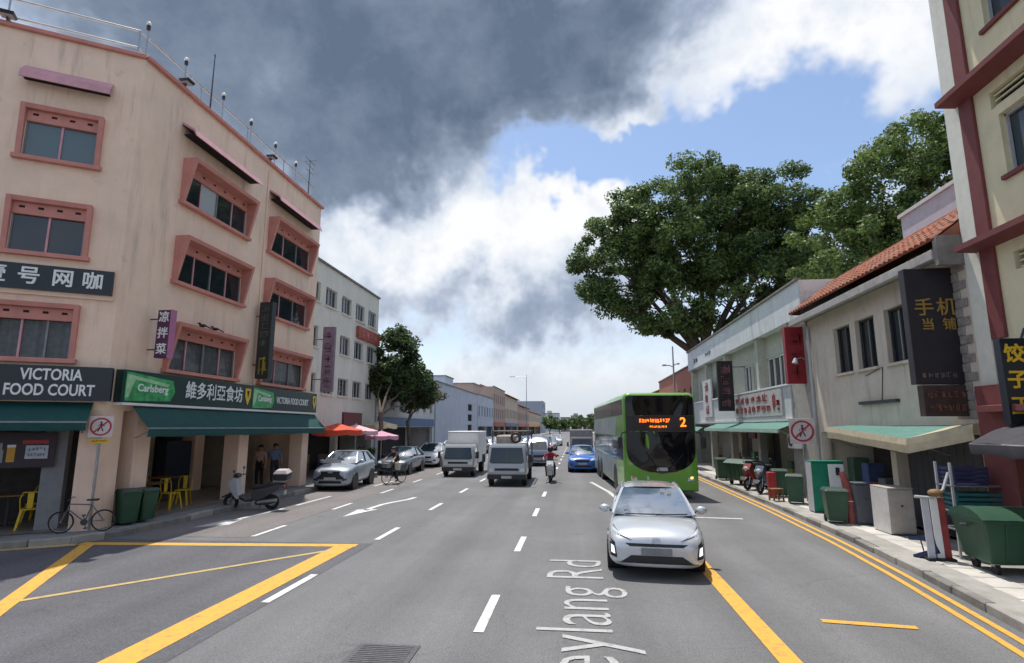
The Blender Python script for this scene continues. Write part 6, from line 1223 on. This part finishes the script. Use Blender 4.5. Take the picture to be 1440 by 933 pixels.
bicycle('dark bicycle being ridden away from the parked saloon', (-8.22, 25.4, 0), R(-25), BLACK, .31, True, None, 'bicycle', 'ridden_bicycle')
person('person in dark clothes carrying a pale bag on the ridden bicycle', (-8.22, 25.4, 0), R(-25), CYC, clo('cyc_shirt', (.02, .022, .03)), clo('cyc_trousers', (.03, .032, .04)))
o = empty('shopping_bag', (-7.94, 25.0, .62), R(-25), 'pale yellow bag hanging from the ridden bicycle handlebar', 'bag'); MB().frust(-.10, .10, -.06, .06, 0, -.12, .12, -.10, .10, .34).build('sack', mat('pale_bag', (.55, .50, .38), .8, var=.15), o, bevel=.03); MB().tube([(-.06, 0, .33), (0, 0, .42), (.06, 0, .33)], .006, 5).build('handle', WHITEP, o)

# ------------------------------------------------------------------ bins, cabinets and pavement clutter
def wheelie_bin(lab, loc, rz, h=.95, w=.5, open_=0, m=GRNP, group='wheeled bins'):
    e = empty('wheelie_bin', loc, rz, lab, 'bin', group); d = w * .58; k = w / 2
    b = MB(); b.frust(-k * .82, k * .82, -d * .72, d * .72, .06, -k, k, -d, d, h * .9); b.build('bin_body', m, e, bevel=.03, seg=2)
    MB().box(-k * 1.04, k * 1.04, -d * 1.06, d * 1.06, h * .87, h * .915).build('rim', m, e, bevel=.012)
    l = MB(); l.frust(-k * 1.07, k * 1.07, -d * 1.12, d * 1.1, h * .918, -k * .9, k * .9, -d * .9, d * .95, h * .99); lo = l.build('lid', mat('bin_lid', (.030, .06, .045), .5, var=.15), e, bevel=.02); MB().tube([(-k * .8, d * 1.1, h * .93), (-k * .8, d * 1.28, h * .94), (k * .8, d * 1.28, h * .94), (k * .8, d * 1.1, h * .93)], .014, 6).build('handle', PLASTIC, e)
    for s in (-1, 1): MB().cyl((s * k * .72, d * .75, .09), (s * k * .92, d * .75, .09), .09, None, 14).build('wheel', RUBBER, e)
    for s in (-.35, .35): MB().obox((k * s * 2, -d * .865, h * .48), (.012, 0, 0), (0, .008, 0), (0, -d * .14 * .42, h * .36)).build('moulded_rib', m, e)
    return e
def skip_bin(lab, loc, rz, L=1.35, D=.95, H=1.02, m=GRNP, lidm=None):
    e = empty('refuse_container', loc, rz, lab, 'bin'); a, d = L / 2, D / 2
    MB().frust(-a * .86, a * .86, -d * .74, d * .74, .18, -a, a, -d, d, H * .86).build('container_body', m, e, bevel=.035, seg=2); MB().box(-a * 1.03, a * 1.03, -d * 1.05, d * 1.05, H * .83, H * .88).build('rim', m, e, bevel=.012)
    rows = [[(-a * 1.02 + 2 * a * 1.02 * i / 10, -d * 1.04 + D * 1.04 * j / 8, H * .885 + .16 * math.sin(math.pi * j / 8) ** .7 + .004 * (i % 2)) for i in range(11)] for j in range(9)]
    MB().grid(rows).build('lid', lidm or m, e, smooth=True)
    for s in (-1, 1):
        MB().prism([(-d * 1.04 + D * 1.04 * j / 8, H * .88 + .165 * math.sin(math.pi * j / 8) ** .7) for j in range(9)], s * a * 1.02 - .01, s * a * 1.02 + .01, 'x').build('lid_end', lidm or m, e); MB().cyl((s * a, 0, H * .74), (s * (a + .10), 0, H * .74), .028, None, 8).build('lifting_pin', DGREY, e)
        for y in (-1, 1): MB().cyl((s * a * .7 - .03, y * d * .55, .085), (s * a * .7 + .03, y * d * .55, .085), .085, None, 14).build('castor', RUBBER, e); MB().box(s * a * .7 - .045, s * a * .7 + .045, y * d * .55 - .04, y * d * .55 + .04, .13, .19).build('castor_fork', GALV, e)
    for x in (-.55, -.18, .18, .55): MB().obox((x * a * 1.0, -d * .89, H * .52), (.02, 0, 0), (0, .012, 0), (0, -d * .13, H * .30)).build('moulded_rib', m, e)
    return e
wheelie_bin('green wheeled bin by the corner pier, partly behind the bicycle', (-10.98, 13.20, .15), R(60), .86, .42); wheelie_bin('green wheeled bin beside the first arcade column', (-10.93, 13.68, .15), R(75), .84, .42)
wheelie_bin('green wheeled bin standing by the brown stool on the right pavement', (6.86, 19.4, .12), R(-20), .92, .5); wheelie_bin('small green wheeled bin in front of the red roll and green cabinet', (6.50, 15.7, .12), R(-12), .86, .52)
wheelie_bin('dark wheeled bin behind the brown stool next to the parked motorcycles', (7.0, 21.2, .12), R(-10), .95, .5); wheelie_bin('dark green wheeled bin nearest the bus on the right pavement', (6.62, 27.6, .12), R(0), 1.0, .55)
skip_bin('large green four wheeled refuse container at the right edge', (7.30, 10.8, .12), R(-4), 1.45, .98, 1.0); skip_bin('dark green refuse container beside the parked motorcycles', (6.95, 25.3, .12), R(-60), 1.3, .95, 1.0, lidm=mat('grey_green_lid', (.10, .14, .12), .5))
def cab(name, lab, x0, x1, y0, y1, z1, m, doors=1, side=None, cat='cabinet', dm=None):
    e = empty(name, ((x0 + x1) / 2, (y0 + y1) / 2, .12), R(0), lab, cat); cx_, cy_ = (x0 + x1) / 2, (y0 + y1) / 2; a, d = (x1 - x0) / 2, (y1 - y0) / 2
    MB().box(-a, a, -d, d, .03, z1 - .12).build('carcass', m, e, bevel=.012, seg=1); MB().box(-a * .95, a * .95, -d * .95, d * .95, 0, .03).build('plinth', DGREY, e); MB().box(-a * 1.02, a * 1.02, -d * 1.03, d * 1.03, z1 - .119, z1 - .09).build('top', m, e, bevel=.006, seg=1)
    for i in range(doors):
        w = 2 * a / doors; dr = MB().box(-a + w * i + .012, -a + w * (i + 1) - .012, -d - .018, -d - .001, .06, z1 - .15).build('door', dm or m, e, bevel=.005, seg=1); MB().box(-a + w * i + w * .46, -a + w * i + w * .54, -d - .035, -d - .018, (z1 - .12) * .62, (z1 - .12) * .66).build('handle', DGREY, dr)
    if side: MB().box(-a - .006, -a - .001, -d, d, .03, z1 - .12).build('side_panel', side, e)
    return e
WCAB = mat('old_white_enamel', (.62, .60, .58), .5, var=.1, streak=.4); BGCAB = mat('beige_enamel', (.44, .40, .36), .55, var=.1, streak=.3)
cab('white_cabinet', 'old white and beige metal cabinet discarded on the right pavement', 6.93, 7.46, 14.0, 14.75, 1.12, BGCAB, 1, WCAB, dm=BGCAB)
cab('grey_cabinet', 'dark grey steel cabinet standing between the white cabinet and the red roll', 6.85, 7.28, 15.35, 15.75, 1.1, mat('slate_enamel', (.10, .11, .13), .5, var=.12), 1, dm=mat('slate_enamel', (.10, .11, .13)))
GCB = mat('sea_green_board', (.006, .20, .12), .45, var=.15, streak=.2)
cab('green_cabinet', 'tall sea green cabinet with a pale grey side on the right pavement', 6.62, 7.50, 17.35, 17.75, 1.52, GCB, 1, LGREY, dm=GCB)
o = empty('white_board', (6.98, 16.6, .12), R(-5), 'white notice board with a dark mark leaning by the green cabinet', 'board'); MB().obox((0, 0, .69), (.19, 0, 0), (0, .012, 0), (0, .05, .69)).build('panel', WHITEP, o); MB().obox((.02, -.025, 1.2), (.05, 0, 0), (0, .006, 0), (0, .008, .10)).build('dark_mark', BLACK, o); MB().box(-.19, .19, .02, .3, 0, .03).build('foot', GREY, o)
o = empty('red_roll', (6.80, 15.55, .12), 0, 'red wrapped roll standing upright between the small bin and grey cabinet', 'roll'); MB().tube([(0, 0, 0), (-.01, .02, .5), (-.05, .06, 1.0), (-.10, .12, 1.25)], [.10, .10, .09, .06], 10).build('roll', mat('pale_red_wrap', (.30, .075, .065), .7, var=.3, scale=9), o, smooth=True); MB().torus((-.01, .02, .55), (0, 0, 1), .10, .012, 16, 5).build('tie', WHITEP, o)
o = empty('plastic_stool', (6.44, 11.75, .12), R(25), 'dark blue plastic stool tipped over on the right pavement', 'stool'); o.rotation_euler = (R(74), R(8), R(28)); NV = mat('navy_plastic', (.012, .025, .075), .45, var=.1)
o.location = (6.35, 11.95, .26); MB().frust(-.15, .15, -.15, .15, .38, -.14, .14, -.14, .14, .42).build('seat', NV, o, bevel=.015)
for sx in (-1, 1):
    for sy in (-1, 1): MB().add([(sx * .15, sy * .15, .38), (sx * .06, sy * .15, .38), (sx * .15, sy * .06, .38), (sx * .20, sy * .20, 0), (sx * .13, sy * .20, 0), (sx * .20, sy * .13, 0)], [(0, 1, 4, 3), (0, 3, 5, 2), (1, 2, 5, 4), (3, 4, 5), (0, 2, 1)]).build('leg', NV, o)
for a_, b_ in (((-1, -1), (1, -1)), ((1, -1), (1, 1)), ((1, 1), (-1, 1)), ((-1, 1), (-1, -1))): MB().tube([(a_[0] * .17, a_[1] * .17, .2), (b_[0] * .17, b_[1] * .17, .2)], .012, 5).build('stretcher', NV, o)
o = empty('barrier_panel', (6.53, 11.55, .12), R(-8), 'stack of lilac, white and red boards beside the big green container', 'barrier')
for i, (x, m_) in enumerate(((-.17, mat('lilac_board', (.52, .52, .58), .6, var=.1)), (-.02, WHITEP), (.10, mat('dull_red_board', (.30, .045, .045), .6, var=.25)))):
    pn = MB().obox((x, .02 * i, .55), (.06, 0, 0), (0, .02, 0), (0, .03, .55)).build('post', m_, o, bevel=.006, seg=1)
MB().box(-.26, .18, -.12, .16, 0, .05).build('foot', RUBBER, o)
MB().tube([(-.35, -.05, 1.12), (-.05, -.02, 1.10), (.15, .02, 1.25), (.28, .06, 1.55)], .028, 6).build('bent_bar', LGREY, o, smooth=True); MB().ball((.0, -.02, 1.19), .13, .1, .07, 10, 6).build('rag', WOOD, o, smooth=True)
def crate(lab, loc, rz, w, d, h, m, group='plastic crates by the container'):
    e = empty('plastic_crate', loc, rz, lab, 'crate', group); t = .02
    MB().box(-w / 2, w / 2, -d / 2, d / 2, 0, t).build('base', m, e)
    for i in range(4):
        z = t + i * (h - t) / 4
        for s in (-1, 1): MB().box(-w / 2, w / 2, s * d / 2 - .01, s * d / 2 + .01, z + .01, z + (h - t) / 4 * .72).build('slat', m, e); MB().box(s * w / 2 - .01, s * w / 2 + .01, -d / 2 + .011, d / 2 - .011, z + .01, z + (h - t) / 4 * .72).build('slat', m, e)
    for sx in (-1, 1):
        for sy in (-1, 1): MB().box(sx * w / 2 - .018, sx * w / 2 + .018, sy * d / 2 - .018, sy * d / 2 + .018, t, h).build('corner_post', m, e)
TEAL = mat('teal_plastic', (.03, .13, .145), .5, var=.15); IND = mat('indigo_plastic', (.03, .034, .10), .5, var=.15)
o = empty('steel_rack', (7.45, 11.95, .12), 0, 'pale steel rack behind the big green container carrying crates', 'rack')
for x in (-.5, .47):
    for y in (-.22, .22): MB().box(x - .018, x + .018, y - .018, y + .018, 0, 1.72).build('upright', LGREY, o)
for z in (.5, .82, 1.28): MB().box(-.52, .49, -.24, .24, z, z + .025).build('shelf', GALV, o)
crate('teal plastic crate on the middle shelf of the steel rack', (7.45, 11.95, .948), 0, .86, .40, .36, TEAL); crate('indigo plastic crate on the top shelf of the steel rack', (7.30, 11.95, 1.428), R(4), .6, .38, .34, IND)
o = empty('small_stool', (6.45, 19.95, .12), R(15), 'low brown wooden stool in front of the wheeled bin on the right pavement', 'stool'); MB().box(-.2, .2, -.16, .16, .36, .40).build('seat', WOOD, o, bevel=.01)
for sx in (-1, 1):
    for sy in (-1, 1): MB().frust(sx * .17 - .02, sx * .17 + .02, sy * .13 - .02, sy * .13 + .02, 0, sx * .15 - .02, sx * .15 + .02, sy * .12 - .02, sy * .12 + .02, .36).build('leg', WOOD, o)
    MB().box(sx * .16 - .012, sx * .16 + .012, -.12, .12, .14, .17).build('stretcher', WOOD, o)
scooter('dull red motorcycle parked on the right pavement beside the dark refuse container', (6.95, 23.6, .12), R(-50), mat('dull_red_paint', (.22, .03, .03), .5, var=.2), False, 'parked motorcycles on the right pavement', 'parked_motorcycle'); scooter('dark motorcycle parked between the red one and the stool', (7.0, 22.4, .12), R(-45), DBLUE, False, 'parked motorcycles on the right pavement', 'parked_motorcycle')
o = empty('red_bag', (6.62, 20.85, .12), 0, 'upright red cloth bag beside the dark motorcycle', 'bag'); MB().frust(-.12, .12, -.10, .10, 0, -.14, .14, -.12, .12, .85).build('sack', mat('red_cloth', (.36, .03, .035), .8, var=.2), o, bevel=.05, seg=2); MB().torus((0, 0, .83), (0, 0, 1), .1, .02, 14, 6).build('neck', RED, o)

def no_crossing_sign(lab, loc, rz, h, r=.30, sub=None, pale=False):
    e = empty('no_crossing_sign', loc, rz, lab, 'sign'); MB().tube([(0, .03, 0), (0, .03, h + r * .9)], .03, 8).build('pole', GALV, e)
    WB = mat('sign_board_pale', (.60, .52, .52), .5, var=.12) if pale else mat('sign_board', (.66, .60, .60), .5, var=.08)
    MB().box(-r * 1.1, r * 1.1, -.01, .0, h - r * 1.15, h + r * 1.15).build('board', WB, e, bevel=.004, seg=1); RR = mat('sign_red', (.42, .03, .05), .5)
    n = 32; ring = []
    for rr2 in (r * .98, r * .80): ring.append([(rr2 * math.cos(6.2832 * i / n), -.014, h + rr2 * math.sin(6.2832 * i / n)) for i in range(n)])
    MB().grid(ring, closed=True).build('red_ring', RR, e); q = .70
    MB().obox((0, -.0185, h), Vector((1, 0, 1)).normalized() * r * .84, (0, .002, 0), Vector((-1, 0, 1)).normalized() * r * .075).build('red_bar', RR, e)
    p = MB(); y0, y1 = -.0155, -.0125; z = h
    p.ball((0, -.014, h + r * .48), r * .10, .002, r * .10, 10, 6); p.prism([(-r * .06, z + r * .36), (r * .12, z + r * .36), (r * .10, z - r * .06), (-r * .08, z - r * .06)], y0, y1, 'y'); p.prism([(-r * .06, z - r * .02), (r * .04, z - r * .02), (-r * .18, z - r * .52), (-r * .28, z - r * .50)], y0, y1, 'y'); p.prism([(r * .0, z - r * .02), (r * .10, z - r * .02), (r * .28, z - r * .46), (r * .18, z - r * .52)], y0, y1, 'y'); p.prism([(r * .08, z + r * .34), (r * .12, z + r * .26), (r * .36, z + r * .04), (r * .30, z + r * .0)], y0, y1, 'y'); p.prism([(-r * .04, z + r * .34), (-r * .08, z + r * .26), (-r * .30, z + r * .06), (-r * .24, z + r * .02)], y0, y1, 'y'); p.build('walking_figure', BLACK, e)
    if sub: MB().box(-r * .85, r * .85, -.012, 0, h - r * 1.75, h - r * 1.3).build('plate', sub, e); mk = MB(); marks(mk, (0, -.013, h - r * 1.52), (1, 0, 0), (0, 0, 1), r * 1.4, r * .3, 7, 5, .002); mk.build('plate_lettering', BLACK, e, kind='stuff')
no_crossing_sign('no crossing sign with a yellow plate below, on a pole at the corner pier', (-11.12, 12.28, .15), R(38), 2.36, .215, YTXT); no_crossing_sign('faded no crossing sign on a pole before the streaked grey pier, right pavement', (7.45, 20.0, .12), R(-12), 2.25, .36, None, True)

# ------------------------------------------------------------------ food court furniture
def fc_chair(): 
    e = empty('yellow_chair', (0, 0, 0)); MB().box(-.18, .18, -.18, .18, .43, .46).build('seat', YCHAIR, e, bevel=.012)
    for sx in (-1, 1):
        for sy in (-1, 1): MB().add([(sx * .17, sy * .17, .44), (sx * .12, sy * .17, .44), (sx * .17, sy * .12, .44), (sx * .23, sy * .23, 0), (sx * .19, sy * .23, 0), (sx * .23, sy * .19, 0)], [(0, 1, 4, 3), (0, 3, 5, 2), (1, 2, 5, 4), (3, 4, 5), (0, 2, 1)]).build('leg', YCHAIR, e)
    MB().tube([(-.17, .17, .46), (-.19, .22, .70), (-.14, .24, .84), (.14, .24, .84), (.19, .22, .70), (.17, .17, .46)], .013, 6).build('back_frame', YCHAIR, e); MB().prism([(-.05, .47), (.05, .47), (.06, .84), (-.06, .84)], .20, .215, 'y').build('backrest', YCHAIR, e)
    return e
def fc_table(lab, loc, rz):
    e = empty('dining_table', loc, rz, lab, 'table', 'food court tables'); MB().box(-.38, .38, -.38, .38, .72, .75).build('tabletop', WOOD, e, bevel=.01); MB().cyl((0, 0, .03), (0, 0, .72), .035, None, 8).build('leg', DGREY, e); MB().cyl((0, 0, 0), (0, 0, .03), .24, None, 16).build('base', DGREY, e)
ch0 = fc_chair(); used = False
def place_chair(lab, loc, rz):
    global used
    c = ch0 if not used else copy_tree(ch0); used = True; c.location = loc; c.rotation_euler = (0, 0, rz); tag(c, lab, 'chair', 'yellow food court chairs')
zf = .168
fc_table('wooden food court table behind the first arcade column', (-12.35, 15.55, zf), 0); fc_table('wooden food court table near the middle arcade column', (-13.3, 17.3, zf), 0)
place_chair('yellow metal chair nearest the first arcade column', (-11.9, 14.75, zf), R(160)); place_chair('yellow metal chair in the middle of the first arcade bay', (-11.78, 15.75, zf), R(80)); place_chair('yellow metal chair nearest the middle arcade column in the first bay', (-12.0, 16.55, zf), R(20)); place_chair('yellow metal chair at the table deep in the first arcade bay', (-13.2, 16.5, zf), R(190))
qa = C0 - CH * 1.9 - CN * 1.35; fc_table('wooden food court table behind the side street opening', (qa.x, qa.y, zf), math.atan2(CH.y, CH.x))
for s, n_, a_, lab in ((1.35, .85, 10, 'yellow metal chair right of the table in the side street opening'), (2.35, .8, -30, 'yellow metal chair left of the table in the side street opening'), (1.5, 2.0, 170, 'yellow metal chair behind the table in the side street opening')):
    q = C0 - CH * s - CN * n_; place_chair(lab, (q.x, q.y, zf), math.atan2(CH.y, CH.x) + R(a_) + math.pi)
o = empty('beer_poster', ((C0 - CH * 1.8).x, (C0 - CH * 1.8).y, 1.5), 0, 'dark drinks poster with a bottle and amber glass hanging in the side street opening', 'poster'); pc = C0 - CH * 1.55 - CN * .45; U = CH
MB().obox(pc + Vector((0, 0, 1.98)), U * .62, CN * .015, Vector((0, 0, .40))).build('poster_board', mat('poster_plum', (.030, .016, .026), .5, var=.2), o, world=True)
pf_ = pc + CN * .02; MB().obox(pf_ + U * .28 + Vector((0, 0, 1.93)), U * .21, CN * .004, Vector((0, 0, .15))).build('white_panel', mat('poster_white', (.50, .52, .60), .5, var=.2), o, world=True); MB().obox(pf_ + U * .24 + Vector((0, 0, 2.16)), U * .24, CN * .004, Vector((0, 0, .04))).build('red_band', RED, o, world=True)
mk = MB(); marks(mk, pf_ + CN * .006 + U * .28 + Vector((0, 0, 2.0)), U, (0, 0, 1), .36, .10, 5, 31, .002); marks(mk, pf_ + CN * .006 + U * .28 + Vector((0, 0, 1.87)), U, (0, 0, 1), .34, .08, 6, 32, .002); mk.build('poster_lettering', BLUE, o, world=True, kind='stuff')
MB().obox(pf_ - U * .19 + Vector((0, 0, 1.88)), U * .075, CN * .004, Vector((0, 0, .17))).build('beer_glass_print', mat('amber_print', (.62, .33, .03), .5), o, world=True); MB().obox(pf_ - U * .19 + CN * .001 + Vector((0, 0, 2.07)), U * .078, CN * .004, Vector((0, 0, .03))).build('foam_print', WHITEP, o, world=True)
b = MB(); b.obox(pf_ - U * .38 + Vector((0, 0, 1.84)), U * .055, CN * .004, Vector((0, 0, .14))); b.obox(pf_ - U * .38 + Vector((0, 0, 2.06)), U * .024, CN * .004, Vector((0, 0, .085))); b.build('bottle_print', mat('bottle_print', (.26, .30, .30), .4), o, world=True)

# ------------------------------------------------------------------ parasols and planting past the corner
def parasol(lab, loc, r, z, n, m, sag=.06, drop=.2, group='parasols on the left pavement', rz=0):
    e = empty('parasol', loc, rz, lab, 'parasol', group); MB().cyl((0, 0, 0), (0, 0, z + .05), .025, None, 8).build('pole', WHITEP, e); MB().cyl((0, 0, 0), (0, 0, .10), .26, .22, 14).build('base', DGREY, e)
    rows = [[(0, 0, z)] * (n * 4)]
    for t in (.35, .7, 1.0): rows.append([(r * t * math.cos(6.2832 * i / (n * 4) + .785) * (1 if i % 4 == 0 else .93), r * t * math.sin(6.2832 * i / (n * 4) + .785) * (1 if i % 4 == 0 else .93), z - r * .32 * t + sag * t * t - (0 if i % 4 == 0 else .03 * t)) for i in range(n * 4)])
    rows.append([(x * 1.005, y * 1.005, zz - drop + .03 * math.sin(i * 1.1)) for i, (x, y, zz) in enumerate(rows[-1])])
    MB().grid(rows, closed=True).build('canopy', m, e)
    for i in range(n): a = 6.2832 * i / n + .785; MB().tube([(0, 0, z - .06), (r * math.cos(a), r * math.sin(a), z - r * .32 + sag - .02)], .01, 4).build('rib', GALV, e)
parasol('square vermilion red parasol just beyond the food court awning', (-11.55, 26.7, .15), 1.25, 2.55, 4, mat('vermilion_canvas', (.62, .075, .03), .8, var=.1), .08, .25); parasol('white and pink parasol next to the red one', (-11.5, 28.9, .15), 1.2, 2.5, 8, mat('pale_pink_canvas', (.66, .42, .46), .8, var=.12)); parasol('pink parasol nearest the first roadside tree', (-10.95, 31.3, .15), 1.0, 2.15, 8, mat('rose_canvas', (.60, .30, .40), .8, var=.12)); parasol('cream and yellow parasol above the pink one', (-11.6, 33.0, .15), 1.0, 2.75, 8, mat('cream_canvas', (.66, .60, .40), .8, var=.12))

# ------------------------------------------------------------------ trees
def leaf_mesh(name, centers, radii, per, size, m, seed, flat=.75):
    """leaf-sized faces scattered through many small clumps"""
    rg = np.random.default_rng(seed); C = np.repeat(np.array(centers), per, 0); Rr = np.repeat(np.array(radii), per)
    N = len(C); d = rg.normal(size=(N, 3)); d /= np.linalg.norm(d, axis=1)[:, None]; rad = rg.random(N) ** .45
    P = C + d * (Rr * rad)[:, None] * np.array([1, 1, flat]); nrm = d * .5 + rg.normal(size=(N, 3)) * .6 + np.array([0, 0, .55]); nrm /= np.linalg.norm(nrm, axis=1)[:, None]
    t = np.cross(nrm, rg.normal(size=(N, 3))); t /= np.linalg.norm(t, axis=1)[:, None] + 1e-9; b = np.cross(nrm, t); s = size * rg.uniform(.6, 1.3, N)[:, None]
    V = np.empty((N, 4, 3)); V[:, 0] = P - t * s; V[:, 1] = P + b * s * .5 - nrm * s * .12; V[:, 2] = P + t * s; V[:, 3] = P - b * s * .5 - nrm * s * .12
    me = bpy.data.meshes.new(name); me.vertices.add(N * 4); me.vertices.foreach_set('co', V.reshape(-1)); me.loops.add(N * 4); me.loops.foreach_set('vertex_index', np.arange(N * 4, dtype=np.int32)); me.polygons.add(N); me.polygons.foreach_set('loop_start', np.arange(0, N * 4, 4, dtype=np.int32)); me.materials.append(m); me.update(calc_edges=True); return me
BARK = mat('bark', (.13, .105, .08), .9, var=.3, scale=6, bump=.5); LEAF = leafmat('leaf', (.03, .070, .022), (.20, .285, .085)); LEAF2 = leafmat('leaf_bright', (.034, .08, .02), (.22, .30, .08)); LEAF4 = leafmat('leaf_deep', (.020, .048, .016), (.10, .155, .045)); LEAF3 = leafmat('leaf_dry', (.05, .055, .02), (.14, .13, .05))
def tree(name, lab, base, trunk_h, tr, lobes_, ncl, per, size, crad, m, seed, group=None, forks=None):
    rg = random.Random(seed); e = empty(name, base, 0, lab, 'tree', group); B = Vector(base); fork = Vector((rg.uniform(-.3, .3), rg.uniform(-.3, .3), trunk_h)); t = MB()
    t.tube([(0, 0, -.1), (0, 0, .3), fork * .5 + Vector((rg.uniform(-.2, .2), 0, 0)), fork], [tr * 1.5, tr * 1.1, tr * .95, tr * .85], 12)
    cen = []; rad = []; tw = sum(l[3] * l[4] * l[5] for l in lobes_)
    for (lx, ly, lz, rx, ry, rz_) in lobes_:
        lc = Vector((lx, ly, lz)) - B; mid = fork.lerp(lc, .55) + Vector((rg.uniform(-.4, .4), rg.uniform(-.4, .4), -.3)); t.tube([fork - Vector((0, 0, .2)), fork.lerp(mid, .5) + Vector((0, 0, .15)), mid, lc], [tr * .62, tr * .45, tr * .32, tr * .16], 8)
        k = max(6, int(ncl * rx * ry * rz_ / tw))
        for i in range(k):
            d = Vector((rg.gauss(0, 1), rg.gauss(0, 1), rg.gauss(0, 1))).normalized(); q = rg.uniform(.30, 1.0) ** .45
            if d.z < -.45: q *= .8
            c = lc + Vector((d.x * rx * q, d.y * ry * q, d.z * rz_ * q)); cen.append(c); rad.append(crad * rg.uniform(.6, 1.25))
            if i % 3 == 0: st = mid.lerp(lc, rg.uniform(.2, 1)); t.tube([st, st.lerp(c, .5) + Vector((0, 0, rg.uniform(-.2, .2))), c], [tr * .14, tr * .09, tr * .03], 5)
    t.build('trunk', BARK, e, smooth=True); put('crown', leaf_mesh('crown', cen, rad, per, size, m, seed), e); return e
tree('rain_tree', 'huge spreading rain tree over the white parapet shophouse', (10.6, 47.5, .1), 8.0, .55, [(10.5, 46.5, 18.5, 6.6, 5.5, 6.2), (4.2, 46.5, 15.6, 4.4, 4.5, 5.0), (16.2, 47.5, 17.0, 4.6, 4.5, 5.4), (8.0, 46, 12.6, 5.2, 4.5, 3.9), (13.8, 46.5, 12.6, 4.6, 4.5, 4.4), (6.4, 46.5, 19.0, 4.0, 4.0, 4.0), (1.6, 46.5, 14.6, 2.4, 3.0, 2.8), (18.8, 48, 15.0, 3.4, 3.5, 4.4), (20.6, 48, 12.4, 3.2, 3.5, 4.0), (12.4, 46, 20.8, 5.0, 4.0, 2.8), (16.4, 46.5, 20.2, 4.2, 3.8, 3.4), (19.6, 47.5, 17.6, 3.6, 3.6, 3.6), (4.8, 46.2, 18.4, 3.2, 3.4, 2.8)], 700, 240, .155, .95, LEAF, 11)
tree('rain_tree', 'second rain tree rising behind the tiled roof at the right', (21.5, 36, .1), 6.5, .42, [(21.0, 35.5, 17.0, 4.6, 4.0, 4.4), (18.0, 35.5, 13.6, 3.2, 3.5, 4.2), (24.4, 36, 17.4, 3.6, 4.0, 4.4), (21.0, 35.5, 11.5, 4.2, 3.6, 3.6), (25, 36, 12.5, 3.2, 3.6, 4.0), (16.4, 36, 12.4, 3.0, 3.0, 3.8), (18.6, 36, 16.4, 2.6, 3.0, 2.8), (22.5, 36, 19.5, 3.4, 3.4, 2.6)], 340, 210, .135, .88, LEAF2, 12)
tree('roadside_tree', 'bushy dark green roadside tree in front of the cream building corner', (-11.05, 31.6, .15), 3.2, .14, [(-12.0, 36.2, 7.3, 1.6, 1.9, 1.8), (-12.2, 35.6, 5.4, 1.6, 1.8, 1.7), (-11.2, 37.0, 5.7, 1.4, 1.7, 1.5), (-12.0, 34.4, 5.8, 1.2, 1.3, 1.5), (-11.2, 38.6, 4.8, 1.5, 1.6, 1.3)], 210, 130, .13, .52, LEAF4, 13)
tree('roadside_tree', 'thinner roadside tree with brownish leaves beyond the dark one', (-11.05, 37.2, .15), 2.8, .13, [(-11.2, 38.0, 5.2, 1.5, 1.8, 1.0), (-10.6, 39.6, 4.8, 1.3, 1.6, .9)], 46, 60, .14, .55, LEAF3, 14)
for k, (x, y, s, lab) in enumerate(((-9.5, 205, 1.0, 'small round tree at the far end of the road, left side'), (-6.5, 222, .9, 'small tree at the far end of the road next to the left one'), (5.5, 210, 1.05, 'small tree at the far end of the road, right side'), (1.5, 262, 1.15, 'farthest small tree closing the end of the road'), (-2.0, 275, 1.1, 'farthest dark tree left of the road end'))):
    tree('far_tree', lab, (x, y, .0), 1.6, .2, [(x, y, 4.2 * s, 2.8 * s, 2.8, 2.6 * s), (x + 1.6, y, 3.2 * s, 2.2, 2.2, 2.0)], 40, 40, .45, 1.0, LEAF, 30 + k, 'trees closing the end of the road')
def shrub(lab, loc, h, seed, m=LEAF2):
    e = empty('potted_plant', loc, 0, lab, 'plant', 'potted plants under the parasols'); MB().cyl((0, 0, 0), (0, 0, .35), .17, .22, 14).build('pot', mat('clay_pot', (.24, .10, .06), .8, var=.2), e); rg = random.Random(seed); cs = [Vector((rg.uniform(-.2, .2), rg.uniform(-.2, .2), .4 + rg.random() * h)) for _ in range(16)]
    t = MB(); [t.tube([(0, 0, .3), c], .01, 4) for c in cs[:8]]; t.build('stems', BARK, e); put('foliage', leaf_mesh('foliage', cs, [.2] * 16, 26, .07, m, seed), e)
for x, y, h_, lab in ((-10.95, 27.9, .7, 'leafy potted plant at the kerb between the parked cars'), (-11.1, 28.7, .9, 'taller potted plant beside the leafy one under the parasols'), (-11.3, 30.6, .8, 'potted plant at the foot of the first roadside tree')): shrub(lab, (x, y, .15), h_, int(y * 10))
L2B = [o for o in bpy.data.objects if o.name.startswith('shophouse') and o.type == 'EMPTY' and 'cream building' in o.get('label', '')][0]
stock(L2B, -14.2, -13.2, 24.0, 34.0, 12, 5, .15)
fc_table('wooden table under the red parasol', (-11.9, 27.2, .15), .2); fc_table('wooden table under the pale parasol', (-11.8, 29.3, .15), .5)
print('objects', len(bpy.data.objects), 'tris', sum(len(o.data.polygons) * 2 for o in bpy.data.objects if o.type == 'MESH'))
